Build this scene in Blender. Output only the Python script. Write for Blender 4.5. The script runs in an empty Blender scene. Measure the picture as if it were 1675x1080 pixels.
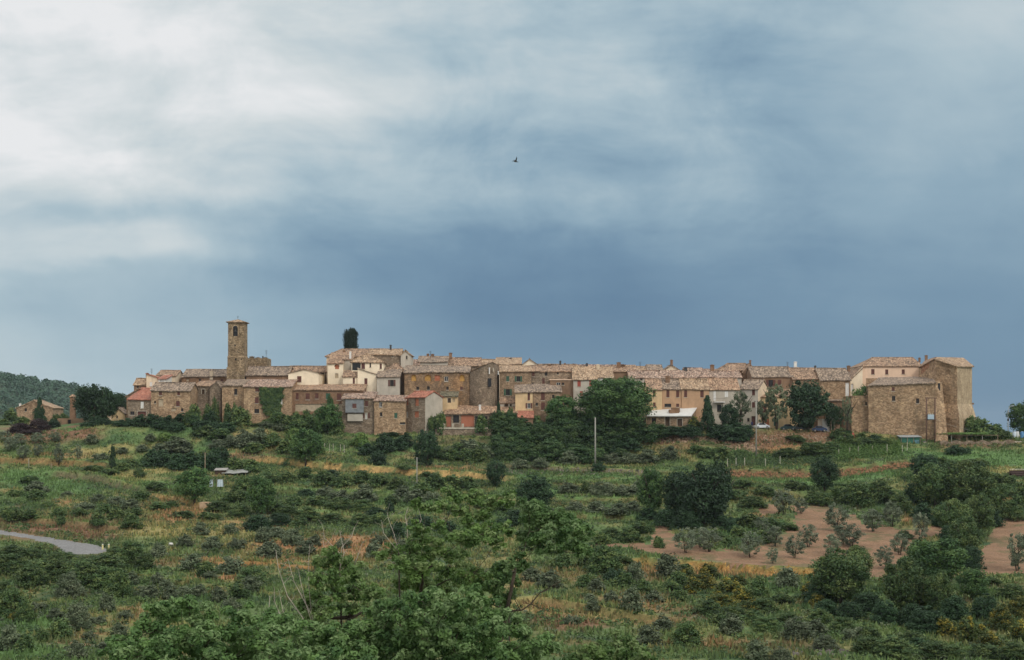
import bpy, math, random
import numpy as np
C = bpy.context.scene.collection
R = math.radians
# ------------------------------------------------------------------ camera
F = 1675 * 50 / 36.0          # focal length in photo pixels
UC, VH = 837.5, 700.0         # principal column, horizon row
sc = bpy.context.scene
cam_d = bpy.data.cameras.new("camera"); cam = bpy.data.objects.new("camera", cam_d); C.objects.link(cam)
cam_d.lens = 50; cam_d.sensor_width = 36; cam_d.clip_start = 0.5; cam_d.clip_end = 30000
cam.location = (0, 0, 0); cam.rotation_euler = (R(90), 0, 0)
cam_d.shift_y = (VH - 540) / 1675.0
sc.camera = cam
sc.view_settings.view_transform = 'Standard'; sc.view_settings.look = 'None'
sc.view_settings.exposure = 0.0; sc.view_settings.gamma = 1.0; sc.view_settings.use_curve_mapping = False
# ------------------------------------------------------------------ node helper
class NT:
    def __init__(s, tree): s.t = tree; s.n = tree.nodes; s.l = tree.links
    def new(s, typ, **kw):
        n = s.n.new(typ)
        for k, v in kw.items(): setattr(n, k, v)
        return n
    def val(s, sock, v):
        if hasattr(v, 'is_output') or isinstance(v, bpy.types.NodeSocket): s.l.new(v, sock)
        else: sock.default_value = v
    def math(s, op, a, b=0.0, c=None, clamp=False):
        n = s.new('ShaderNodeMath', operation=op); n.use_clamp = clamp
        s.val(n.inputs[0], a); s.val(n.inputs[1], b)
        if c is not None: s.val(n.inputs[2], c)
        return n.outputs[0]
    def noise(s, vec, scale, detail=3, rough=0.5, dist=0.0):
        n = s.new('ShaderNodeTexNoise'); s.l.new(vec, n.inputs['Vector'])
        n.inputs['Scale'].default_value = scale; n.inputs['Detail'].default_value = detail
        n.inputs['Roughness'].default_value = rough; n.inputs['Distortion'].default_value = dist
        return n.outputs['Fac']
    def ramp(s, fac, pts):
        n = s.new('ShaderNodeValToRGB'); e = n.color_ramp.elements
        while len(e) > 1: e.remove(e[-1])
        e[0].position = pts[0][0]; e[0].color = (*pts[0][1], 1)
        for p, c in pts[1:]:
            q = e.new(p); q.color = (*c, 1)
        s.val(n.inputs[0], fac); return n.outputs[0]
    def mix(s, fac, a, b, blend='MIX'):
        n = s.new('ShaderNodeMix', data_type='RGBA', blend_type=blend)
        s.val(n.inputs[0], fac)
        for i, v in ((6, a), (7, b)):
            if isinstance(v, tuple): v = (*v[:3], 1)
            s.val(n.inputs[i], v)
        return n.outputs[2]
    def comb(s, x, y, z):
        n = s.new('ShaderNodeCombineXYZ')
        for i, v in enumerate((x, y, z)): s.val(n.inputs[i], v)
        return n.outputs[0]
    def maprange(s, v, a, b, c, d, smooth=False):
        n = s.new('ShaderNodeMapRange'); n.clamp = True
        if smooth: n.interpolation_type = 'SMOOTHSTEP'
        s.val(n.inputs[0], v)
        for i, q in enumerate((a, b, c, d)): n.inputs[i + 1].default_value = q
        return n.outputs[0]
# ------------------------------------------------------------------ world: stormy daylight sky
SUN_EL, SUN_AZ = R(44), R(142)      # azimuth clockwise from north (+Y): behind the camera, to the right
world = bpy.data.worlds.new("World"); sc.world = world; world.use_nodes = True
w = NT(world.node_tree); w.n.clear()
SKYG = [ # rows v, darkness over columns 0,200,...,1600
 (20,  [.05,.08,.16,.24,.34,.46,.50,.45,.36]),
 (90,  [.04,.06,.14,.22,.34,.42,.58,.50,.44]),
 (160, [.05,.07,.17,.24,.36,.38,.54,.50,.50]),
 (230, [.05,.13,.26,.36,.44,.46,.48,.52,.56]),
 (300, [.15,.28,.38,.46,.50,.50,.54,.60,.64]),
 (350, [.28,.46,.56,.60,.66,.66,.64,.64,.67]),
 (385, [.20,.30,.56,.74,.80,.80,.74,.68,.71]),
 (415, [.22,.28,.50,.78,.84,.82,.76,.72,.73]),
 (455, [.36,.48,.64,.74,.88,.88,.80,.75,.76]),
 (500, [.44,.52,.56,.72,.93,.94,.84,.79,.78]),
 (560, [.38,.44,.54,.72,.88,.90,.86,.83,.80]),
 (640, [.32,.38,.44,.60,.82,.86,.87,.86,.84]),
]
tc = w.new('ShaderNodeTexCoord'); gen = tc.outputs['Generated']
sep = w.new('ShaderNodeSeparateXYZ'); w.l.new(gen, sep.inputs[0])
yy = w.math('MAXIMUM', sep.outputs[1], 0.12)
ax = w.math('DIVIDE', sep.outputs[0], yy); ez = w.math('DIVIDE', sep.outputs[2], yy)   # tangents of azimuth and elevation
flat = w.comb(ax, w.math('MULTIPLY', ez, 2.6), 0.0)
n1 = w.noise(flat, 5.0, 5, 0.5, 0.4); n2 = w.noise(flat, 3.1, 4, 0.55, 0.2)
ux = w.math('ADD', w.math('ADD', ax, 0.36), w.math('MULTIPLY', w.math('SUBTRACT', n2, 0.5), 0.14))   # 0 at left edge of the view
un = w.math('MULTIPLY', ux, F / 1600.0)
wv = w.math('ADD', w.math('MULTIPLY', w.math('SUBTRACT', n1, 0.5), 0.040), w.math('MULTIPLY', w.math('SUBTRACT', w.noise(w.comb(ax, w.math('MULTIPLY', ez, 2.0), 1.0), 14.0, 6, 0.6, 0.6), 0.5), 0.022))
vz = w.math('ADD', ez, wv)
acc = None
zs = [(VH - r[0]) / F for r in SKYG]
for i, (v, vals) in enumerate(SKYG):
    fc = w.new('ShaderNodeFloatCurve'); cv = fc.mapping.curves[0]; fc.mapping.extend = 'HORIZONTAL'
    while len(cv.points) > 2: cv.points.remove(cv.points[1])
    cv.points[0].location = (0, vals[0]); cv.points[1].location = (1, vals[-1])
    for k in range(1, len(vals) - 1): cv.points.new(k / (len(vals) - 1), vals[k])
    fc.mapping.update(); w.val(fc.inputs['Value'], un)
    z = zs[i]
    if i == 0: wt = w.maprange(vz, zs[1], z, 0, 1, True)
    elif i == len(zs) - 1: wt = w.maprange(vz, z, zs[i - 1], 1, 0, True)
    else: wt = w.math('MINIMUM', w.maprange(vz, zs[i + 1], z, 0, 1, True), w.maprange(vz, z, zs[i - 1], 1, 0, True))
    term = w.math('MULTIPLY', wt, fc.outputs[0])
    acc = term if acc is None else w.math('ADD', acc, term)
# cloud detail, stronger high up and to the middle, fading out in the plain rain-blue low sky
n3 = w.noise(w.comb(ax, w.math('MULTIPLY', ez, 1.5), 3.0), 8.5, 9, 0.60, 0.4)
n4 = w.noise(w.comb(ax, w.math('MULTIPLY', ez, 4.5), 7.0), 5.0, 5, 0.55, 0.2)
amp = w.maprange(ez, 0.05, 0.2, 0.18, 0.82, True)
ampx = w.maprange(ax, 0.12, 0.32, 1.0, 0.40, True)
det = w.math('ADD', w.math('MULTIPLY', w.math('SUBTRACT', n3, 0.5), 0.95), w.math('MULTIPLY', w.math('SUBTRACT', n4, 0.5), 0.6))
dark = w.math('ADD', acc, w.math('MULTIPLY', w.math('MULTIPLY', det, amp), ampx))
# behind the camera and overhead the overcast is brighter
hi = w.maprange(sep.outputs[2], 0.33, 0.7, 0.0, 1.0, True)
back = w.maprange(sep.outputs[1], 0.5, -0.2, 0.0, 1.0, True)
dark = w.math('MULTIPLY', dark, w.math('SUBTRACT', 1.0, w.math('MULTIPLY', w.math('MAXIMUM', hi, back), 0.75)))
col = w.ramp(dark, [(0.0, (.82, .83, .84)), (0.2, (.62, .68, .70)), (0.42, (.41, .525, .59)), (0.6, (.275, .40, .495)),
                    (0.8, (.172, .283, .395)), (1.0, (.112, .205, .320))])
sky = w.new('ShaderNodeTexSky'); sky.sky_type = 'NISHITA'; sky.sun_disc = False
sky.sun_elevation = SUN_EL; sky.sun_rotation = SUN_AZ
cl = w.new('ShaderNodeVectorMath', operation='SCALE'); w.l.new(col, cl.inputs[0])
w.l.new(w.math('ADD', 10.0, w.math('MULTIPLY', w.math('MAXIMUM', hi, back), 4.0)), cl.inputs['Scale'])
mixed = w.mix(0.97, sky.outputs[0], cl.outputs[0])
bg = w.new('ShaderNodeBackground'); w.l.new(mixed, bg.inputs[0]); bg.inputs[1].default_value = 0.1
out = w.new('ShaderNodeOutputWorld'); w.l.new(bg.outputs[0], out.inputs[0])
# ------------------------------------------------------------------ sun (veiled)
sl = bpy.data.lights.new("sun", 'SUN'); sl.energy = 1.5; sl.angle = R(12); sl.color = (1.0, .93, .83)
so = bpy.data.objects.new("sun", sl); C.objects.link(so)
d = (math.sin(SUN_AZ) * math.cos(SUN_EL), math.cos(SUN_AZ) * math.cos(SUN_EL), math.sin(SUN_EL))
from mathutils import Vector
so.rotation_euler = Vector(d).to_track_quat('Z', 'Y').to_euler(); so.location = (0, 0, 80)
# ------------------------------------------------------------------ tagging and mesh helpers
def tag(o, label=None, cat=None, group=None, kind=None):
    if label: o['label'] = label
    if cat: o['category'] = cat
    if group: o['group'] = group
    if kind: o['kind'] = kind
    return o
def empty(name, loc, rz=0, label=None, cat=None, group=None):
    o = bpy.data.objects.new(name, None); C.objects.link(o); o.location = loc; o.rotation_euler = (0, 0, rz)
    o.empty_display_size = 0.5
    return tag(o, label, cat, group)
class MB:
    def __init__(s): s.v = []; s.f = []
    def add(s, vs, fs):
        b = len(s.v); s.v += [tuple(p) for p in vs]; s.f += [tuple(b + i for i in f) for f in fs]
    def quad(s, a, b, c, d): s.add([a, b, c, d], [(0, 1, 2, 3)])
    def poly(s, pts): s.add(pts, [tuple(range(len(pts)))])
    def box(s, x0, x1, y0, y1, z0, z1):
        s.add([(x0,y0,z0),(x1,y0,z0),(x1,y1,z0),(x0,y1,z0),(x0,y0,z1),(x1,y0,z1),(x1,y1,z1),(x0,y1,z1)],
              [(0,3,2,1),(4,5,6,7),(0,1,5,4),(1,2,6,5),(2,3,7,6),(3,0,4,7)])
    def frus(s, cx, cy, w0, d0, z0, w1, d1, z1, dx=0, dy=0):
        a, b, c, d = w0/2, d0/2, w1/2, d1/2
        s.add([(cx-a,cy-b,z0),(cx+a,cy-b,z0),(cx+a,cy+b,z0),(cx-a,cy+b,z0),
               (cx+dx-c,cy+dy-d,z1),(cx+dx+c,cy+dy-d,z1),(cx+dx+c,cy+dy+d,z1),(cx+dx-c,cy+dy+d,z1)],
              [(0,3,2,1),(4,5,6,7),(0,1,5,4),(1,2,6,5),(2,3,7,6),(3,0,4,7)])
    def tube(s, pts, rad, n=6, cap=True):
        pts = [Vector(p) for p in pts]; rings = []
        for i, p in enumerate(pts):
            t = (pts[min(i+1, len(pts)-1)] - pts[max(i-1, 0)])
            t = t.normalized() if t.length > 1e-6 else Vector((0, 0, 1))
            u = t.cross(Vector((0.31, 0.9, 0.27))).normalized(); q = t.cross(u)
            r = rad[i] if hasattr(rad, '__len__') else rad
            rings.append([p + (u * math.cos(2*math.pi*k/n) + q * math.sin(2*math.pi*k/n)) * r for k in range(n)])
        b = len(s.v); s.v += [tuple(p) for rg in rings for p in rg]
        for i in range(len(rings) - 1):
            for k in range(n):
                k2 = (k + 1) % n
                s.f.append((b+i*n+k, b+i*n+k2, b+(i+1)*n+k2, b+(i+1)*n+k))
        if cap:
            s.f.append(tuple(b+k for k in range(n))[::-1]); s.f.append(tuple(b+(len(rings)-1)*n+k for k in range(n)))
    def build(s, name, mat, parent=None, smooth=False):
        me = bpy.data.meshes.new(name); me.from_pydata(s.v, [], s.f); me.update()
        o = bpy.data.objects.new(name, me); C.objects.link(o)
        if mat: me.materials.append(mat)
        if parent: o.parent = parent
        if smooth: me.polygons.foreach_set('use_smooth', [True] * len(me.polygons))
        return o
def np_mesh(name, V, Fq, mat, col=None, smooth=False):
    """mesh from numpy: V (n,3), Fq (m,k); col (n,3) vertex colour attribute 'Col'"""
    me = bpy.data.meshes.new(name); n, k = len(Fq), Fq.shape[1]
    me.vertices.add(len(V)); me.vertices.foreach_set('co', np.ascontiguousarray(V, dtype=np.float32).ravel())
    me.loops.add(n * k); me.loops.foreach_set('vertex_index', np.ascontiguousarray(Fq, dtype=np.int32).ravel())
    me.polygons.add(n); me.polygons.foreach_set('loop_start', np.arange(0, n * k, k, dtype=np.int32))
    try: me.polygons.foreach_set('loop_total', np.full(n, k, dtype=np.int32))
    except Exception: pass
    if smooth: me.polygons.foreach_set('use_smooth', np.ones(n, dtype=bool))
    me.update(calc_edges=True)
    if col is not None:
        a = me.attributes.new('Col', 'FLOAT_COLOR', 'POINT')
        c4 = np.ones((len(V), 4), dtype=np.float32); c4[:, :3] = col; a.data.foreach_set('color', c4.ravel())
    if mat: me.materials.append(mat)
    return me
def link(name, me, parent=None):
    o = bpy.data.objects.new(name, me); C.objects.link(o)
    if parent: o.parent = parent
    return o
# ------------------------------------------------------------------ numpy noise
def _h(ix, iy, s):
    n = (ix.astype(np.int64) * 374761393 + iy.astype(np.int64) * 668265263 + s * 1442695041) & 0xffffffff
    n = ((n ^ (n >> 13)) * 1274126177) & 0xffffffff
    return ((n ^ (n >> 16)) & 0xffff) / 65535.0
def vnoise(x, y, s=0):
    ix, iy = np.floor(x), np.floor(y); fx, fy = x - ix, y - iy
    fx = fx * fx * (3 - 2 * fx); fy = fy * fy * (3 - 2 * fy)
    a, b, c, d_ = _h(ix, iy, s), _h(ix + 1, iy, s), _h(ix, iy + 1, s), _h(ix + 1, iy + 1, s)
    return (a * (1 - fx) + b * fx) * (1 - fy) + (c * (1 - fx) + d_ * fx) * fy
def fbm(x, y, s=0, o=4, g=0.5):
    t = 0; a = 1; m = 0
    for i in range(o):
        t = t + a * vnoise(x * 2 ** i, y * 2 ** i, s + i * 17); m += a; a *= g
    return t / m
def sstep(a, b, x):
    t = np.clip((np.asarray(x, float) - a) / (b - a), 0, 1); return t * t * (3 - 2 * t)
# ------------------------------------------------------------------ materials
def mat_new(name):
    m = bpy.data.materials.new(name); m.use_nodes = True; t = NT(m.node_tree); t.n.clear()
    o = t.new('ShaderNodeOutputMaterial'); b = t.new('ShaderNodeBsdfPrincipled'); t.l.new(b.outputs[0], o.inputs[0])
    b.inputs['Specular IOR Level'].default_value = 0.25
    return m, t, b, o
_mc = {}
def plain(name, c, rough=0.8, var=0.25, scale=1.5, metal=0.0):
    if name in _mc: return _mc[name]
    m, t, b, o = mat_new(name); g = t.new('ShaderNodeNewGeometry').outputs['Position']
    f = t.noise(g, scale, 5, 0.65)
    k = t.maprange(f, 0.3, 0.7, 0, 1)
    cc = t.mix(k, tuple(x * (1 - var) for x in c), tuple(min(1, x * (1 + var)) for x in c))
    t.l.new(cc, b.inputs['Base Color']); b.inputs['Roughness'].default_value = rough; b.inputs['Metallic'].default_value = metal
    _mc[name] = m; return m
def masonry(name, c1, c2, c3, stone=2.6, stain=0.5, rough=0.9, contrast=0.42, coursed=True, patch=None):
    """rubble or brick wall: per-stone colours, big patches, dark stains and a bumpy surface"""
    if name in _mc: return _mc[name]
    m, t, b, o = mat_new(name); g = t.new('ShaderNodeNewGeometry').outputs['Position']
    mp = t.new('ShaderNodeMapping'); t.l.new(g, mp.inputs[0]); mp.inputs['Scale'].default_value = (1, 1, 1.7 if coursed else 1)
    vo = t.new('ShaderNodeTexVoronoi'); t.l.new(mp.outputs[0], vo.inputs['Vector']); vo.inputs['Scale'].default_value = stone * 1.35
    sp = t.new('ShaderNodeSeparateColor'); t.l.new(vo.outputs['Color'], sp.inputs[0])
    big = t.maprange(t.noise(g, 0.30, 6, 0.65, 0.8), 0.40, 0.60, 0, 1)
    med = t.maprange(t.noise(g, 1.1, 4, 0.7), 0.36, 0.64, 0, 1)
    a = t.mix(big, c1, c2)
    a = t.mix(t.math('MULTIPLY', med, 0.55), a, c3)
    pale = t.maprange(t.noise(g, 0.20, 5, 0.6, 1.4), 0.56, 0.60, 0, 0.45); a = t.mix(pale, a, tuple(x * q for x, q in zip(c3, (1.28, 1.25, 1.2))))
    if patch:
        pm = t.maprange(t.noise(g, 0.35, 4, 0.6, 1.0), 0.52, 0.6, 0, 1); a = t.mix(pm, a, patch)
    st = t.maprange(sp.outputs[0], 0, 1, 1 - contrast, 1 + contrast * 0.75)
    a2 = t.new('ShaderNodeVectorMath', operation='SCALE'); t.l.new(a, a2.inputs[0]); t.l.new(st, a2.inputs['Scale'])
    mv = t.new('ShaderNodeMapping'); t.l.new(g, mv.inputs[0]); mv.inputs['Scale'].default_value = (1.0, 1.0, 0.18)
    sm = t.maprange(t.noise(mv.outputs[0], 0.9, 5, 0.65), 0.5, 0.72, 0, stain)
    a3 = t.mix(sm, a2.outputs[0], tuple(x * 0.36 for x in c3))
    dk = t.maprange(t.noise(g, 0.55, 6, 0.7, 1.2), 0.48, 0.66, 0, 0.78); a3 = t.mix(dk, a3, tuple(x * q for x, q in zip(c2, (.62, .56, .52))))
    t.l.new(a3, b.inputs['Base Color']); b.inputs['Roughness'].default_value = rough
    bp = t.new('ShaderNodeBump'); bp.inputs['Strength'].default_value = 0.5; bp.inputs['Distance'].default_value = 0.05
    t.l.new(vo.outputs['Distance'], bp.inputs['Height']); t.l.new(bp.outputs[0], b.inputs['Normal'])
    _mc[name] = m; return m
def plaster(name, c, stain=0.35, var=0.12):
    if name in _mc: return _mc[name]
    m, t, b, o = mat_new(name); g = t.new('ShaderNodeNewGeometry').outputs['Position']
    big = t.maprange(t.noise(g, 0.5, 5, 0.6, 0.4), 0.35, 0.65, 0, 1)
    a = t.mix(big, tuple(x * (1 - var) for x in c), tuple(min(.9, x * (1 + var)) for x in c))
    mv = t.new('ShaderNodeMapping'); t.l.new(g, mv.inputs[0]); mv.inputs['Scale'].default_value = (1.3, 1.3, 0.2)
    sm = t.maprange(t.noise(mv.outputs[0], 1.2, 5, 0.7), 0.5, 0.75, 0, stain)
    a = t.mix(sm, a, tuple(x * k for x, k in zip(c, (.5, .46, .42))))
    t.l.new(a, b.inputs['Base Color']); b.inputs['Roughness'].default_value = 0.9
    _mc[name] = m; return m
def tiles(name, c1, c2, c3, contrast=0.62):
    if name in _mc: return _mc[name]
    m, t, b, o = mat_new(name); g = t.new('ShaderNodeNewGeometry').outputs['Position']
    mp = t.new('ShaderNodeMapping'); t.l.new(g, mp.inputs[0]); mp.inputs['Scale'].default_value = (1.5, 0.8, 0.8)
    vo = t.new('ShaderNodeTexVoronoi'); t.l.new(mp.outputs[0], vo.inputs['Vector']); vo.inputs['Scale'].default_value = 2.6
    sp = t.new('ShaderNodeSeparateColor'); t.l.new(vo.outputs['Color'], sp.inputs[0])
    big = t.maprange(t.noise(g, 0.32, 5, 0.65, 0.6), 0.38, 0.62, 0, 1)
    a = t.mix(big, c1, c2)
    a = t.mix(t.maprange(sp.outputs[1], 0.45, 0.9, 0, 0.85), a, c3)
    st = t.maprange(sp.outputs[0], 0, 1, 1 - contrast, 1 + contrast * 0.7)
    a2 = t.new('ShaderNodeVectorMath', operation='SCALE'); t.l.new(a, a2.inputs[0]); t.l.new(st, a2.inputs['Scale'])
    t.l.new(a2.outputs[0], b.inputs['Base Color']); b.inputs['Roughness'].default_value = 0.85
    wv_ = t.new('ShaderNodeTexWave'); wv_.bands_direction = 'X'; t.l.new(g, wv_.inputs['Vector']); wv_.inputs['Scale'].default_value = 1.1
    bp = t.new('ShaderNodeBump'); bp.inputs['Strength'].default_value = 0.45; bp.inputs['Distance'].default_value = 0.08
    t.l.new(wv_.outputs['Fac'], bp.inputs['Height']); t.l.new(bp.outputs[0], b.inputs['Normal'])
    _mc[name] = m; return m
def foliage(name, c1, c2, c3=None, trans=0.18, tintw=1.0, scale=1.2):
    """leaf colour: mix by the per-clump tint stored on the mesh and by each plant's own random"""
    if name in _mc: return _mc[name]
    m, t, b, o = mat_new(name)
    at = t.new('ShaderNodeAttribute', attribute_name='Col'); sp = t.new('ShaderNodeSeparateColor'); t.l.new(at.outputs['Color'], sp.inputs[0])
    oi = t.new('ShaderNodeObjectInfo')
    a = t.mix(sp.outputs[0], c1, c2)
    if c3: a = t.mix(t.maprange(sp.outputs[1], 0.62, 0.95, 0, 1), a, c3)
    r = t.maprange(oi.outputs['Random'], 0, 1, 0.78, 1.24)
    s2 = t.new('ShaderNodeVectorMath', operation='SCALE'); t.l.new(a, s2.inputs[0]); t.l.new(r, s2.inputs['Scale'])
    t.l.new(s2.outputs[0], b.inputs['Base Color']); b.inputs['Roughness'].default_value = 0.62; b.inputs['Specular IOR Level'].default_value = 0.3
    tr = t.new('ShaderNodeBsdfTranslucent'); t.l.new(s2.outputs[0], tr.inputs[0])
    mx = t.new('ShaderNodeMixShader'); mx.inputs[0].default_value = trans
    t.l.new(b.outputs[0], mx.inputs[1]); t.l.new(tr.outputs[0], mx.inputs[2]); t.l.new(mx.outputs[0], o.inputs[0])
    _mc[name] = m; return m
# ------------------------------------------------------------------ terrain
TU = [-900, 0, 200, 400, 600, 760, 900, 1050, 1200, 1400, 1550, 1675, 2500]
TR = [ # depth, ground row at each column (photo rows; horizon 700)
 (150, 1062), (180, [980,985,985,985,985,985,985,985,988,988,990,990,990]), (210, 925),
 (240, [866,868,870,872,873,873,873,873,874,876,878,880,880]), (270, 823),
 (300, [785,780,778,776,776,777,777,776,776,775,772,772,775]),
 (318, [765,745,745,742,745,750,752,752,752,748,745,746,750]),
 (330, [748,716,705,703,715,722,722,716,722,722,724,726,735]),
 (333, [742,712,698,696,710,706,706,703,702,709,716,718,727]),
 (338, [740,710,695,693,706,703,703,702,701,707,715,716,725]),
 (350, [730,702,688,688,694,696,696,698,699,704,711,712,718]),
 (400, [722,695,688,684,682,682,682,684,686,690,704,708,712]),
 (460, [730,708,705,702,702,702,702,702,704,706,712,718,725]),
]
YK = np.array([-60, 0, 22, 45, 90, 130] + [r[0] for r in TR] + [700, 1500, 12000], float)
ZK = []
for zc in (-2.0, -2.2, -7.5, -13, -20, -23): ZK.append([zc] * len(TU))
for dpt, vs in TR:
    vs = vs if isinstance(vs, list) else [vs] * len(TU); ZK.append([(VH - v) * dpt / F for v in vs])
for zc in (-60, -90, -95): ZK.append([zc] * len(TU))
ZK = np.array(ZK, float); TUa = np.array(TU, float)
def ubase(x, Y): return np.clip(UC + F * x / np.maximum(Y, 40.0), TUa[0], TUa[-1])
def zbase(x, Y):
    u = ubase(x, Y); j = np.clip(np.searchsorted(TUa, u) - 1, 0, len(TUa) - 2); fu = (u - TUa[j]) / (TUa[j+1] - TUa[j]); fu = fu*fu*(3-2*fu)
    i = np.clip(np.searchsorted(YK, Y) - 1, 0, len(YK) - 2)
    h = YK[i+1] - YK[i]; t = np.clip((Y - YK[i]) / h, 0, 1)
    def zc(k): k = np.clip(k, 0, len(YK) - 1); return ZK[k, j] * (1 - fu) + ZK[k, j+1] * fu
    def dd(k):
        a, b = np.clip(k-1, 0, len(YK)-1), np.clip(k+1, 0, len(YK)-1)
        k0 = np.clip(k, 0, len(YK)-1)
        s0 = (zc(k0) - zc(a)) / np.maximum(YK[k0] - YK[a], 1e-6); s1 = (zc(b) - zc(k0)) / np.maximum(YK[b] - YK[k0], 1e-6)
        return np.where(s0 * s1 > 0, 2 * s0 * s1 / np.where(np.abs(s0 + s1) < 1e-9, 1, s0 + s1), 0)
    z0, z1, m0, m1 = zc(i), zc(i+1), dd(i) * h, dd(i+1) * h
    return (2*t**3-3*t**2+1)*z0 + (t**3-2*t**2+t)*m0 + (-2*t**3+3*t**2)*z1 + (t**3-t**2)*m1
def march(u, v, zf, y0=60.0, y1=460.0, n=1601):
    for it in (0, 1):
        Y = np.linspace(y0, y1, 300 if it == 0 else 24); x = (u - UC) * Y / F; z = zf(x, Y); s = (VH - v) * Y / F - z
        k = np.where(s <= 0)[0]; k = k[k > 0]
        i = k[0] if len(k) else len(Y) - 1
        y0, y1 = Y[i-1], Y[i]
    return Y[i], x[i], z[i]
# terraces: (points (u,v) of the bank, height m, half width of the easing m)
BANKS = [
 ([(425,752),(520,762),(620,770),(700,776),(815,782)], 1.7, 9),
 ([(815,766),(950,768),(1070,771)], 1.2, 7),
 ([(1185,774),(1300,776),(1400,770),(1495,758)], 2.1, 9),
 ([(870,792),(960,793),(1055,795)], 1.0, 5), ([(880,815),(960,817),(1060,818)], 1.0, 5), ([(930,848),(1000,850),(1060,852)], 1.1, 6),
 ([(0,756),(90,757),(165,760)], 1.3, 6), ([(90,776),(150,783),(200,796),(245,806)], 1.6, 7),
 ([(250,812),(300,820),(345,832)], 1.2, 6), ([(0,852),(60,854),(130,860),(180,866)], 1.5, 5),
 ([(1055,920),(1150,926),(1250,934),(1340,938)], 1.6, 8), ([(440,836),(560,846),(660,848)], 1.0, 8),
 ([(420,800),(520,806),(640,812)], 1.0, 6), ([(880,985),(980,1000),(1060,1012)], 1.2, 6), ([(380,925),(470,928),(560,930)], .7, 5),
 ([(1200,800),(1300,806),(1400,800)], .9, 6), ([(200,940),(330,960),(440,975)], .7, 5),
 ([(560,716),(640,722),(700,722),(800,722)], 0.8, 4),
]
BX = []
for pts, hgt, ease in BANKS:
    q = []
    us = np.linspace(pts[0][0], pts[-1][0], 14)
    vs = np.interp(us, [p[0] for p in pts], [p[1] for p in pts])
    for a, b in zip(us, vs):
        Yq, xq, _ = march(a, b, zbase); q.append((xq, Yq))
    BX.append((np.array([p[0] for p in q]), np.array([p[1] for p in q]), hgt, ease))
def bankd(x, Y):
    out_ = []
    for bx, by, hgt, ease in BX:
        yw = np.interp(x, bx, by) + 0.9 * (fbm(x * 0.35, x * 0 + 3.3, 5) - 0.5)
        fade = sstep(bx[0] - 6, bx[0] + 2, x) * (1 - sstep(bx[-1] - 2, bx[-1] + 6, x))
        out_.append((Y - yw, fade, hgt, ease))
    return out_
def ground(x, Y):
    x = np.asarray(x, float); Y = np.asarray(Y, float)
    z = zbase(x, Y)
    for dy, fade, hgt, ease in bankd(x, Y):
        z = z + fade * hgt * (sstep(-0.45, 0.45, dy) - sstep(-ease, ease, dy))
    amp_ = sstep(30, 90, Y) * (1 - 0.75 * sstep(322, 332, Y)) 
    if True:
        uu_ = ubase(x, Y); vv_ = VH - F * zbase(x, Y) / np.maximum(Y, 40)
        amp_ = amp_ * (1 - .93 * sstep(240, 185, uu_) * sstep(835, 858, vv_) * sstep(925, 905, vv_))
    z = z + amp_ * ((fbm(x / 14, Y / 14, 1, 3) - 0.5) * 1.1 + (fbm(x / 3.2, Y / 3.2, 9, 3) - 0.5) * 0.42)
    return z
def gz(x, Y): return float(ground(np.array([x]), np.array([Y]))[0])
def on_ground(u, v):
    """ground point seen at a photo pixel"""
    Y, x, z = march(u, v, ground); return x, Y, z
def at(u, v, Y): return ((u - UC) * Y / F, Y, (VH - v) * Y / F)
def inpoly(u, v, P):
    r = np.zeros(u.shape, bool); n = len(P)
    for i in range(n):
        x0, y0 = P[i]; x1, y1 = P[(i+1) % n]
        if y0 == y1: continue
        c = ((y0 > v) != (y1 > v)) & (u < (x1 - x0) * (v - y0) / (y1 - y0) + x0); r ^= c
    return r
FIELDS = [[(975,889),(1030,890),(1063,888),(1068,868),(1078,856),(1098,866),(1106,884),(1150,896),(1225,903),(1262,884),(1296,862),(1304,842),(1298,828),
           (1345,824),(1380,835),(1420,860),(1480,866),(1550,858),(1556,872),(1500,884),(1490,902),(1465,922),(1446,948),(1400,932),(1340,928),
           (1250,930),(1180,922),(1110,914),(1060,906),(1035,896),(975,894)],
          [(1236,830),(1262,826),(1280,832),(1270,842),(1240,843)],
          [(1640,843),(1675,848),(1760,855),(1850,960),(1675,938),(1640,940),(1606,942),(1590,928),(1604,905),(1622,872)]]
ROADP = [(-160,852),(0,867),(38,873),(90,881),(150,890),(182,900),(165,906),(112,908),(104,899),(86,889),(40,880),(0,874),(-160,862)]
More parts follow.
